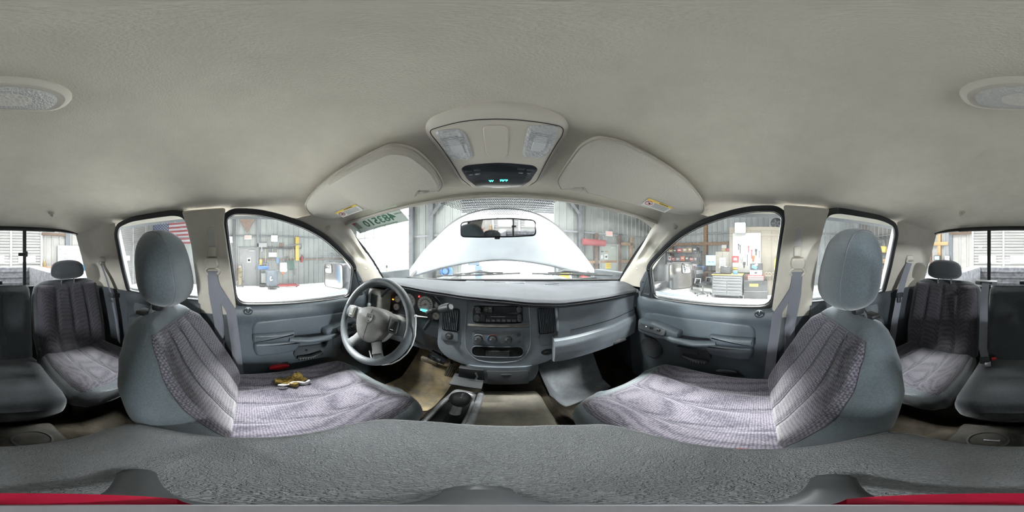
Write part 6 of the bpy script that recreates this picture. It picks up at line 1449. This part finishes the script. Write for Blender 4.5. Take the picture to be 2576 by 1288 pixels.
# clamps and bottles at right
for k, x in enumerate((1928, 1936, 1945)):
    p = px(x, 690, X=6.1); t = MB().tube([p+V3(0, .06*cos(a), .06*sin(a)) for a in [2*pi*i/16 for i in range(16)]], .018, 6, closed=True).build('hose_coil', G('pale_hose', (.40, .33, .24), .6)); tag(t, ['small tan hose coil nearest the job box', 'middle tan hose coil on the partition', 'tan hose coil nearest the door pillar'][k], 'hose', 'tan hose coils')
    MB().rbox(p+V3(.06, 0, .06), (.14, .02, .02), .004).build('hook', STEEL, t)
p = px(1953, 672, X=6.0); t = thing('safety_vest', p, 'yellow high visibility vest hanging by the door pillar', 'vest'); MB().rbox(p, (.10, .16, .62), .05).build('vest_body', G('lime_yellow', (.60, .70, .05), .7), t); MB().rbox(p+V3(-.055, 0, -.05), (.01, .16, .05), .003).build('silver_band', LTGREY, t); MB().tube([p+V3(0, 0, .3), p+V3(.10, 0, .38), p+V3(.24, 0, .38)], .008, 6).build('hanger', STEEL, t)
# grey cabinet, monitor, chair
cb_, c, z = down('metal_cabinet', 1800, 633, 1835.5, CREAM, depth=.5, X=6.35); tag(cb_, 'tall cream metal cabinet with papers behind the tool chest', 'cabinet')
f_ = wfr((-1, 0, 0), V3(6.349, c.y, c.z+z[2]/2-.45)); MB().pad(rrect(.26, .42, .005), f_, [(0, 0), (0, .006)]).build('posted_sheet', PAPER, cb_)
for k in range(5): MB().box(V3(6.341, c.y, c.z+z[2]/2-.34-.055*k), (.003, .18, .010)).build('print_line', GREY, cb_)
MB().rbox((6.33, c.y-.22, c.z+.2), (.03, .02, .16), .006).build('cabinet_handle', STEEL, cb_); MB().box((6.348, c.y, c.z), (.006, .008, z[2]*.96)).build('door_gap', BLK2, cb_)
for i, (x0, y0, x1, y1, mt, lb, nm) in enumerate(((1815, 624, 1826, 633.4, CARD, 'small cardboard carton on the cream cabinet', 'cardboard_box'), (1827, 625, 1836, 633.4, REDP2, 'red tub on the cream cabinet', 'red_tub'), (1815, 616, 1828, 624.2, LTGREY, 'grey plastic bin above the carton on the cabinet', 'plastic_bin'))):
    o, c, z = pbox(nm, x0, y0, x1, y1, mt, depth=.25, X=6.45, b=.012); tag(o, lb, 'box'); MB().rbox((6.45, c.y, c.z+z[2]*.42), (.02, z[1]*.98, z[2]*.14), .004).build('rim', mt, o)
t = thing('monitor', px(1788, 655, X=6.9), 'blue lit computer monitor on the desk behind the office chair', 'monitor'); A, B = px(1775, 641, X=6.9), px(1802, 669, X=6.9)
MB().rbox((6.93, (A.y+B.y)/2, (A.z+B.z)/2), (.05, abs(A.y-B.y), abs(A.z-B.z)), .01).build('housing', BLK2, t); MB().rbox((6.903, (A.y+B.y)/2, (A.z+B.z)/2), (.006, abs(A.y-B.y)*.94, abs(A.z-B.z)*.92), .002).build('screen', M('blue_screen', (.25, .62, .85), .4, emit=.55), t)
for k in range(7): MB().box((6.898, lerp(A.y, B.y, .2+.09*k), (A.z+B.z)/2-.07), (.004, .03, .02+.02*((k*3) % 4))).build('screen_bar', M('screen_ink', (.12, .12, .2), .6), t)
MB().rbox((6.95, (A.y+B.y)/2, (A.z+B.z)/2-.32), (.05, .06, .35), .01).build('stand', BLK2, t)
dk = thing('desk', (7.0, 2.6, FZ), 'dark workshop desk behind the office chair', 'desk'); dz = (A.z+B.z)/2-.49
MB().rbox((7.0, 2.42, dz-.02), (.75, 1.16, .04), .008).build('desk_top', DARKW, dk)
for x in (6.68, 7.32):
    for y in (1.9, 2.94): MB().rbox((x, y, (dz-.04+FZ)/2), (.05, .05, dz-.04-FZ), .006).build('leg', BLK2, dk)
bb, c, z = pbox('blue_bin', 1752, 676, 1770, 690, BLUE, depth=.3, X=6.75, b=.02); tag(bb, 'blue plastic bin on the desk', 'bin'); bb.location.z += dz-(c.z-z[2]/2)
ch = thing('office_chair', px(1768, 742, Z=FZ), 'black high back office chair on castors in front of the desk', 'chair'); p = px(1768, 742, Z=FZ); Rz = rotm(0, 0, -.5)
for k in range(5):
    a = 2*pi*k/5+.3; MB().tube([p+V3(0, 0, .13), p+V3(.32*cos(a), .32*sin(a), .09)], [.03, .022], 8).build('foot', STEEL, ch); MB().ball(p+V3(.32*cos(a), .32*sin(a), .035), .035, 8, 6).build('caster', BLK2, ch)
MB().tube([p+V3(0, 0, .1), p+V3(0, 0, .42)], .03, 10).build('gas_column', STEEL, ch); MB().rbox(p+V3(0, 0, .47), (.50, .50, .10), .045, R=Rz).build('seat', BLK2, ch)
bk = p+V3(.08, .20, .80); MB().rbox(bk, (.46, .11, .62), .05, 3, R=rotm(-.15, 0, -.45)).build('backrest', BLK2, ch); MB().rbox(bk+V3(-.02, -.05, .10), (.36, .06, .16), .03, R=rotm(-.15, 0, -.45)).build('lumbar_pad', GREY, ch)
for d in (-1, 1): q_ = p+Rz @ V3(d*.28, 0, 0); MB().tube([q_+V3(0, .1, .50), q_+V3(0, .06, .68), q_+V3(0, -.14, .68), q_+V3(0, -.12, .5)], .022, 8).build('armrest', STEEL, ch)
# shelving with boxes against the right wall
sv = thing('shelf_unit', (7.5, 4.0, FZ), 'black steel shelving stacked with cartons in the corner', 'shelf'); y0, y1 = px(1675, 650, X=7.3).y, px(1756, 650, X=7.3).y; y0, y1 = min(y0, y1), max(y0, y1)
sz = [px(1700, yy, X=7.3).z for yy in (702, 680, 657, 636)]
for z_ in sz: MB().rbox((7.55, (y0+y1)/2, z_), (.50, y1-y0, .05), .006).build('shelf_board', BLK2, sv)
for x in (7.33, 7.77):
    for y in (y0, y1): MB().rbox((x, y, (sz[-1]+.1+FZ)/2), (.05, .05, sz[-1]+.1-FZ), .005).build('upright', BLK2, sv)
bi = 0
cols = [CARD, REDP2, CARD, BLK2, WHITE, CARD, ORANGE, CARD, GREY]; words = ['tan', 'red', 'brown', 'black', 'white', 'plain', 'orange', 'buff', 'grey']; levels = ['lowest', 'second', 'third', 'top']
for r, z_ in enumerate(sz[1:], 1):
    y = y0+.06; j = 0
    while y < y1-.25:
        w_ = random.uniform(.16, .34); h_ = random.uniform(.14, .30) if r > 1 else random.uniform(.2, .34); k = (r*4+j*2+j // 3) % 9
        o = MB().rbox((7.50, y+w_/2, z_+.025+h_/2), (.36, w_-.02, h_), .008).build('storage_box', cols[k]); j += 1
        tag(o, '%s carton on the %s shelf of the black shelving, %s from the monitor end' % (words[k], levels[r], ['first', 'second', 'third', 'fourth', 'fifth', 'sixth', 'seventh', 'eighth', 'ninth', 'tenth', 'eleventh', 'twelfth'][min(11, j-1)]), 'box', 'cartons on the black shelving')
        MB().box((7.318, y+w_/2, z_+.025+h_*.55), (.004, w_*.5, h_*.3)).build('carton_label', PAPER if k != 4 else REDP2, o); y += w_
for k, x in enumerate((1775, 1690, 1600)):
    if k < 2: p = px(x, 620, X=XR-.1); o = MB().rbox((XR-.1, p.y, (2.0+FZ)/2), (.14, .18, 2.0-FZ), .01).build('timber_post', WOOD)
    tag(o, ['timber post on the right wall behind the monitor', 'timber post on the wall behind the shelving', ''][k], 'post') if k < 2 else None
o = MB().rbox((XR-.16, 3.0, .62), (.06, 5.0, .16), .01).build('timber_rail', WOOD); tag(o, 'horizontal timber rail along the wall above the shelving', 'rail')
o = MB().tube([(XR-.08, 5.5, 1.15), (XR-.08, -5.3, 1.15)], .03, 8).build('conduit', LTGREY); tag(o, 'thin grey conduit run high along the right wall', 'conduit')
t = thing('wall_fan', px(1953, 562, X=7.85), 'square louvred wall fan above the partition', 'fan'); p = px(1953, 562, X=7.85); f_ = wfr((-1, 0, 0), p)
plate('fan_frame', [rrect(.75, .62, .02), ell(.56, .54)], f_, .06, LTGREY, t, bev=.006); MB().rbox(p+V3(.07, 0, 0), (.05, .74, .60), .01).build('fan_back', BLK2, t)
for k in range(5): a = 2*pi*k/5; MB().rbox(p+V3(.02, .13*cos(a), .13*sin(a)), (.01, .20, .09), .004, R=Matrix.Rotation(a, 3, 'X')).build('fan_blade', GREY, t)

# ================================================================= FRONT WALL
for x, nm in ((1036, 'dark steel column beside the glazed bay'), (1085, 'dark steel column between the two front bays'), (1460, 'dark steel column right of the open bay')):
    p = px(x, 600, Y=YF-.12); o = MB().rbox((p.x, YF-.12, (RZ+FZ)/2), (.20, .18, RZ-FZ), .01).build('steel_column', POST); tag(o, nm, 'column')
for (xa, ya_), (xb, yb_), nm in (((1463, 545), (1425, 492), 'diagonal steel brace right of the open bay'), ((1082, 545), (1120, 495), 'diagonal steel brace left of the open bay')):
    o = MB().tube([px(xa, ya_, Y=YF-.15), px(xb, yb_, Y=YF-.15)], .08, 4).build('steel_brace', POST); tag(o, nm, 'brace')
for z_, nm in ((.95, 'grey conduit rail across the front wall at exit sign height'), (-.25, 'timber rail low on the front wall')):
    o = MB().rbox(((px(1400, 600, Y=YF).x+XR)/2, YF-.06, z_), (XR-px(1400, 600, Y=YF).x-.1, .06, .07 if z_ > 0 else .12), .008).build('wall_rail', GREY if z_ > 0 else WOOD); tag(o, nm, 'rail')
o = MB().rbox(((gx1+bx0)/2, YF-.05, .80), (bx0-gx1, .05, .08), .008).build('wall_rail', GREY); tag(o, 'grey rail on the wall strip between the two front bays', 'rail')
exit_sign(px(1533, 588, Y=YF-.10), (0, -1, 0), 'white exit sign with red letters ahead of the passenger side')
D5, f5, w5, h5 = wdoor('x', 1508, 1553, 614, 'pale green office door with notices in the front wall', ('Y', YF-.06), (0, -1, 0), G('pale_green_door', (.36, .40, .36), .5), 5)
def dnote(x, y, w_, h_, mt, body=None, size=.05, tm=None):
    u, v = onfr(x, y, f5); f_ = (f5[0]+f5[1]*u+f5[2]*v+f5[3]*.026, *f5[1:]); n_ = MB().pad(rrect(w_, h_, .005), f_, [(0, 0), (0, .004)]).build('door_notice', mt, D5)
    if body: text('notice_text', body, (f_[0]+f_[3]*.006, *f_[1:]), size, tm or BLK2, n_)
dnote(1514, 633, .14, .05, BLK2); dnote(1525, 633, .15, .06, CARD); dnote(1524, 646, .17, .22, PAPER); dnote(1513, 646, .10, .14, PAPER); dnote(1524, 658, .14, .04, YEL)
u, v = onfr(1524, 646, f5); MB().lathe([(0, .002), (.05, .002)], f5[0]+f5[1]*u+f5[2]*v+f5[3]*.032, f5[3], 18).build('notice_roundel', BLUEC, D5)
dnote(1529, 668, .30, .26, G('bright_yellow', (.75, .62, .04), .6), 'COMING\nSOON', .075, REDP2)
for i, (x, nm) in enumerate(((1500, 'dark timber post left of the green door'), (1558, 'dark timber post right of the green door'), (1588, 'pale timber post near the front corner'))):
    p = px(x, 640, Y=YF-.08); o = MB().rbox((p.x, YF-.08, (.95+FZ)/2), (.16, .10, .95-FZ), .008).build('timber_post', DARKW if i < 2 else WOOD); tag(o, nm, 'post')
o = MB().rbox((px(1578, 620, Y=YF-.1).x, YF-.10, px(1578, 614, Y=YF-.1).z), (1.0, .06, .14), .008).build('timber_rail', WOOD); tag(o, 'short timber rail right of the green door', 'rail')
t = thing('rolled_banner', px(1498, 608, Y=5.5), 'long red rolled banner hanging under the conduit', 'banner'); a, b = px(1465, 608, Y=5.55), px(1521, 612, Y=5.55)
MB().tube([a, b], .13, 14).build('roll', G('faded_red', (.36, .06, .07), .6), t); MB().tube([a+V3(.2, .08, .1), a+V3(.2, .17, .28)], .012, 6).build('strap', STEEL, t); MB().tube([b+V3(-.2, .08, .1), b+V3(-.2, .17, .28)], .012, 6).build('strap', STEEL, t)
t = thing('hose_reel', px(1122, 682, Y=5.6), 'blue hose reel on the wall between the front bays', 'hose reel'); p = px(1122, 682, Y=5.55)
MB().tube([p+V3(.19*cos(a), 0, .19*sin(a)) for a in [2*pi*i/24 for i in range(24)]], .06, 8, closed=True).build('hose_coil', BLUE, t); MB().lathe([(.10, -.10), (.10, .2)], p, (0, 1, 0), 16).build('drum', BLUE, t); MB().rbox(p+V3(0, .16, 0), (.12, .14, .5), .01).build('bracket', STEEL, t)
o, c, z = down('storage_drum', 1062, 668, 1085, BLK2, depth=.4, Y=5.2, b=.08); tag(o, 'dark drum standing against the strip between the bays', 'drum'); MB().rbox((c.x, c.y, c.z+z[2]/2+.01), (z[0]*.8, .3, .03), .01).build('drum_lid', GREY, o)
o, c, z = down('scrap_shelf', 1405, 664, 1440, POST, depth=.3, Y=5.45, b=.01); tag(o, 'dark low cupboard right of the open bay', 'cupboard'); MB().rbox((c.x, c.y-.155, c.z+.2), (z[0]*.9, .02, .25), .005).build('cupboard_door', YEL, o)
p = px(1477, 760, Z=FZ); o, c, z = pbox('red_can', 1470, 688, 1482, 706, REDP2, depth=.3, Y=4.6, b=.03); tag(o, 'red fuel can on a stool beside the green door', 'can'); MB().tube([c+V3(-.1, 0, z[2]/2), c+V3(0, 0, z[2]/2+.06), c+V3(.1, 0, z[2]/2)], .015, 6).build('can_handle', REDP2, o)
MB().rbox((c.x, c.y, (c.z-z[2]/2+FZ)/2), (.32, .32, c.z-z[2]/2-FZ), .01).build('stool', POST, o)
p = px(1000, 688, Y=7.4); t = thing('pressure_washer', V3(p.x, 7.4, FZ), 'dark machine on a yellow stand outside the glazed bay', 'machine'); MB().rbox((p.x, 7.4, p.z), (.28, .3, .55), .05).build('body', BLK2, t); MB().rbox((p.x-.15, 7.4, (p.z-.25+FZ)/2), (.10, .3, p.z-.25-FZ), .02).build('stand', YEL, t); MB().tube([(p.x+.1, 7.4, p.z+.1), (p.x+.3, 7.4, p.z+.05), (p.x+.22, 7.4, p.z-.2)], .04, 6).build('hose', BLK2, t)
p = px(973, 676, Y=7.0); t = thing('bollard', V3(p.x, 7.0, FZ), 'yellow bollard with dark cap outside the glazed bay', 'bollard'); MB().lathe([(.09, 0), (.09, p.z-FZ), (.07, p.z-FZ+.05), (0, p.z-FZ+.06)], (p.x, 7.0, FZ), (0, 0, 1), 14).build('tube', YEL, t); MB().lathe([(.07, .05), (.07, .2), (0, .22)], (p.x, 7.0, p.z), (0, 0, 1), 12).build('cap', BLK2, t)
p = px(1205, 668, Y=8.0); t = thing('engine_hoist', V3(p.x, 8.0, FZ), 'pale blue machine standing outside the open bay', 'machine'); MB().rbox((p.x, 8, (p.z+FZ)/2), (.35, .4, p.z-FZ), .05).build('body', G('washed_blue', (.35, .50, .65), .6), t); MB().rbox((p.x-.25, 8, p.z+.1), (.6, .25, .2), .06).build('arm', G('washed_blue', (.35, .5, .65)), t)

# ================================================================= BACK WALL
A, B = px(146, 617, Y=YB+.10), px(209, 662, Y=YB+.10); WBc = V3((A.x+B.x)/2, YB+.09, (A.z+B.z)/2); ww, hh = abs(A.x-B.x), abs(A.z-B.z)+.3
t = thing('whiteboard', WBc, 'large whiteboard with ruled columns on the back wall', 'whiteboard'); f_ = wfr((0, 1, 0), V3(WBc.x, YB+.08, A.z-hh/2))
MB().pad(rrect(ww, hh, .01), f_, [(0, -.05), (0, .01), (.01, .012)]).build('board', G('board_white', (.62, .62, .61), .3), t)
for k in range(1, 6): MB().box(f_[0]+f_[2]*(hh/2-hh*k/6)+f_[3]*.014-f_[1]*ww*.17, (ww*.64, .003, .006)).build('ruled_line', GREY, t)
for k, u in enumerate((-.14, .14, .36)): MB().box(f_[0]+f_[1]*ww*u+f_[3]*.014, (.006, .003, hh*.9)).build('ruled_line', GREY, t)
for r in range(5):
    for c_ in range(4): text('handwriting', ['lube', 'tire', 'AM', 'paint', 'axle', 'jack'][(r*4+c_) % 6], (f_[0]+f_[1]*ww*(-.42+.2*c_)+f_[2]*(hh*.36-hh*r/6)+f_[3]*.015, *f_[1:]), .055, BLK2, t)['kind'] = 'stuff'
for x, y0, mt, nm, w_ in ((170, 0, POST, 'dark column behind the whiteboard', .20), (225, 0, DARKW, 'brown column right of the whiteboard', .12), (2392, 0, POST, 'dark steel column beside the back bay door', .16), (2383, 0, GREY, 'grey steel column beside the back bay door', .16), (2340, 0, DARKW, 'brown post beside the white back door', .14)):
    p = px(x, 600, Y=YB+.03); o = MB().rbox((p.x, YB+.02, (RZ+FZ)/2), (w_, .10, RZ-FZ), .008).build('steel_column', mt); tag(o, nm, 'column')
for x, z_ in ((2363, .15),): p = px(x, 600, Y=YB+.06); o = MB().rbox((p.x, YB+.06, .55), (.13, .06, 1.6), .008).build('timber_stud', G('new_timber', (.42, .26, .10), .7)); tag(o, 'short upright timber stud on the back wall', 'stud')
p = px(2362, 613, Y=YB+.1); o = MB().rbox((p.x, YB+.08, p.z), (.75, .05, .13), .008).build('timber_rail', G('new_timber', (.42, .26, .10))); tag(o, 'short timber crosspiece on the back wall', 'rail')
p = px(2370, 588, Y=YB+.1)
for (xa, xb, nm) in ((105, 165, 'brown header board left of the back bay door'), (2388, 2442, 'brown header board right of the back bay door')):
    a, b = px(xa, 588, Y=YB+.06), px(xb, 588, Y=YB+.06); o = MB().rbox(((a.x+b.x)/2, YB+.05, a.z), (abs(a.x-b.x), .05, .10), .006).build('header_board', DARKW); tag(o, nm, 'board')
D6, f6, w6, h6 = wdoor('x', 2338, 2290, 618, 'white steel door with a poster in the back wall', ('Y', YB+.06), (0, 1, 0), G('white_door_paint', (.50, .51, .52), .5), 6)
u, v = onfr(2320, 648, f6); f_ = (f6[0]+f6[1]*u+f6[2]*v+f6[3]*.026, *f6[1:]); n_ = MB().pad(rrect(.24, .36, .005), f_, [(0, 0), (0, .004)]).build('door_poster', PAPER, D6); MB().lathe([(0, .002), (.07, .002)], f_[0]+f_[3]*.006, f_[3], 18).build('poster_roundel', G('slate_blue', (.15, .20, .35), .6), n_)
text('door_print', 'HARMON', (f6[0]-f6[2]*.25+f6[1]*u+f6[3]*.026, *f6[1:]), .05, GREY, D6) if False else None
t = thing('wall_display', px(2358, 649, Y=YB+.2), 'small blue screen on a shelf by the white back door', 'display'); p = px(2358, 649, Y=YB+.2)
MB().rbox(p, (.24, .08, .18), .012).build('housing', BLK2, t); MB().rbox(p+V3(0, .042, 0), (.18, .006, .12), .002).build('screen', M('blue_screen', (.25, .62, .85)), t); MB().rbox(p+V3(-.15, -.06, -.12), (.8, .26, .03), .005).build('shelf', DARKW, t)
o, c, z = pbox('notice_board', 2377, 644, 2388, 657, PAPER, depth=.02, Y=YB+.13, b=.003, into=1); tag(o, 'white sheet pinned beside the small screen', 'notice'); MB().box((c.x, c.y+.012, c.z+.03), (z[0]*.7, .004, .02)).build('print_line', GREY, o); MB().rbox((c.x, YB+.06, c.z), (.05, .12, .05), .004).build('backing_block', DARKW, o)
bc, c, z = down('blue_cabinet', 215, 666, 236, BLUEC, depth=.5, Y=-4.8, b=.015); tag(bc, 'blue steel cabinet with an orange bag behind the truck bed', 'cabinet'); MB().ball((c.x+.1, -4.72, c.z+z[2]/2-.25), (.16, .08, .18), 14, 8).build('orange_bag', ORANGE, bc); MB().box((c.x, -4.795, c.z+.1), (z[0]*.9, .006, .01)).build('door_gap', BLK2, bc)
o, c, z = down('work_table', 195, 690, 240, WHITE, depth=.6, Y=-4.0, b=.02); tag(o, 'white covered table in front of the blue cabinet', 'table'); MB().rbox((c.x, c.y, c.z+z[2]/2+.01), (z[0]*1.04, .64, .03), .01).build('table_top', WHITE, o)
t = thing('wall_shelf', px(115, 672, Y=YB+.2), 'narrow timber shelf with small items left of the back bay', 'shelf'); p = px(116, 672, Y=YB+.18); MB().rbox(p, (.36, .20, .04), .006).build('shelf_board', WOOD, t)
MB().lathe([(.06, .02), (.07, .12), (.02, .26), (0, .28)], p+V3(.06, 0, 0), (0, 0, 1), 12).build('oil_can', G('brass', (.35, .24, .10), .4, .6), t); MB().rbox(p+V3(-.35, .02, .1), (.28, .06, .08), .02, R=rotm(0, .4)).build('grinder', G('grinder_red', (.3, .08, .08), .5), t); MB().rbox(p+V3(-.35, -.06, .04), (.08, .10, .05), .01).build('grinder_hook', STEEL, t)
# ---- back right corner: wagon, shelf, hoist
p = px(2190, 733, Z=FZ); t = thing('garden_wagon', p, 'yellow railed garden wagon with loaded black bag', 'wagon'); Rw = rotm(0, 0, .25)
MB().rbox(p+Rw @ V3(0, 0, .42), (1.05, .55, .05), .01, R=Rw).build('deck', YEL, t)
for d in (-.27, .27):
    for z_ in (.55, .72): MB().tube([p+Rw @ V3(-.52, d, z_), p+Rw @ V3(.52, d, z_)], .015, 6).build('side_rail', YEL, t)
    for x in (-.52, -.17, .17, .52): MB().tube([p+Rw @ V3(x, d, .42), p+Rw @ V3(x, d, .72)], .015, 6).build('rail_post', YEL, t)
for x in (-.36, .36):
    for d in (-.26, .26): MB().lathe([(.05, -.05), (.10, -.05), (.16, -.035), (.16, .035), (.10, .05), (.05, .05)], p+Rw @ V3(x, d, .16), Rw @ V3(0, 1, 0), 18).build('wheel', GREY, t)
    MB().tube([p+Rw @ V3(x, -.26, .16), p+Rw @ V3(x, .26, .16)], .02, 6).build('axle', BLK2, t); MB().rbox(p+Rw @ V3(x, 0, .28), (.06, .3, .26), .01, R=Rw).build('axle_post', BLK2, t)
MB().ball(p+V3(0, 0, .70), (.42, .24, .22), 16, 10).build('loaded_bag', BLK2, t); MB().ball(p+V3(.1, 0, .85), (.22, .18, .10), 14, 8).build('white_cover', LTGREY, t); MB().tube([p+Rw @ V3(.52, 0, .3), p+Rw @ V3(.75, 0, .6), p+Rw @ V3(.62, 0, 1.05)], .018, 6).build('pull_bar', BLK2, t)
sx = px(2224, 660, Y=YB+.45); t = thing('pallet_rack', V3(sx.x, YB+.4, FZ), 'black rack with timber pieces in the back right corner', 'rack')
for z_ in (px(2224, 640, Y=YB+.45).z, px(2224, 664, Y=YB+.45).z, px(2224, 688, Y=YB+.45).z): MB().rbox((sx.x, YB+.45, z_), (1.1, .5, .06), .006).build('rack_beam', BLK2, t)
for x in (-.53, .53):
    for y in (.24, .66): MB().rbox((sx.x+x, YB+y, (.25+FZ)/2), (.06, .06, .25-FZ), .006).build('rack_upright', BLK2, t)
for k, (z_, nm) in enumerate(((px(2224, 664, Y=YB+.45).z, 'thick timber block on the middle beam of the corner rack'), (px(2224, 688, Y=YB+.45).z, 'timber block on the low beam of the corner rack'))):
    o = MB().rbox((sx.x-.05, YB+.5, z_+.03+.10), (.75, .32, .20), .01).build('timber_block', G('new_timber', (.42, .26, .10))); tag(o, nm, 'timber'); MB().box((sx.x-.05, YB+.662, z_+.13), (.70, .004, .008)).build('grain_gap', DARKW, o)
z_ = px(2224, 640, Y=YB+.45).z; t = thing('chain_hoist', V3(sx.x, YB+.5, z_), 'yellow chain hoist sitting on the corner rack', 'hoist'); MB().rbox((sx.x+.05, YB+.5, z_+.22), (.36, .26, .32), .06).build('body', YEL, t); MB().lathe([(.12, -.08), (.14, 0), (.12, .08)], (sx.x-.15, YB+.55, z_+.17), (1, .3, 0), 16).build('chain_wheel', YEL, t)
MB().tube([(sx.x-.1, YB+.52, z_+.36), (sx.x-.05, YB+.52, z_+.62), (sx.x+.2, YB+.52, z_+.55), (sx.x+.35, YB+.5, z_+.15)], .03, 8).build('hose', GREY, t); MB().rbox((sx.x-.02, YB+.5, z_+.06), (.3, .2, .06), .01).build('foot', BLK2, t)
o, c, z = pbox('electrical_box', 2184, 637, 2192, 658, G('box_blue_grey', (.22, .25, .28), .5), depth=.12, Y=YB+.14, into=1); tag(o, 'blue grey electrical box on the back wall', 'box'); MB().tube([(c.x, YB+.06, c.z+z[2]/2), (c.x, YB+.06, RZ)], .025, 8).build('conduit', LTGREY, o); MB().rbox((c.x, c.y+.065, c.z-.05), (.03, .02, .08), .004).build('switch_lever', BLK2, o)
p = px(2177, 640, Y=YB+.25); t = thing('tow_strap', p, 'coiled olive tow strap hanging on the back wall', 'strap'); MB().tube([p+V3(.10*cos(a), 0, .50*sin(a)) for a in [2*pi*i/20 for i in range(20)]], .05, 8, closed=True).build('coil', G('olive_webbing', (.30, .26, .06), .8), t); MB().tube([p+V3(0, 0, .5), p+V3(0, -.25, .5)], .015, 6).build('hook', STEEL, t)
for z_, nm in ((px(2200, 602, Y=YB+.1).z, 'grey pipe run along the back right wall'), (px(2200, 595, Y=YB+.1).z, 'thin pale pipe above the grey pipe on the back wall')):
    o = MB().tube([(px(2330, 600, Y=YB+.06).x, YB+.06, z_), (XR-.02, YB+.06, z_)], .03, 8).build('wall_pipe', GREY if 'grey' in nm[:5] else LTGREY); tag(o, nm, 'pipe')
# ================================================================= lift the scene so the workshop floor is at zero
for o in list(S.objects):
    if o.parent is None and o.type != 'CAMERA': o.location.z += CAM_H
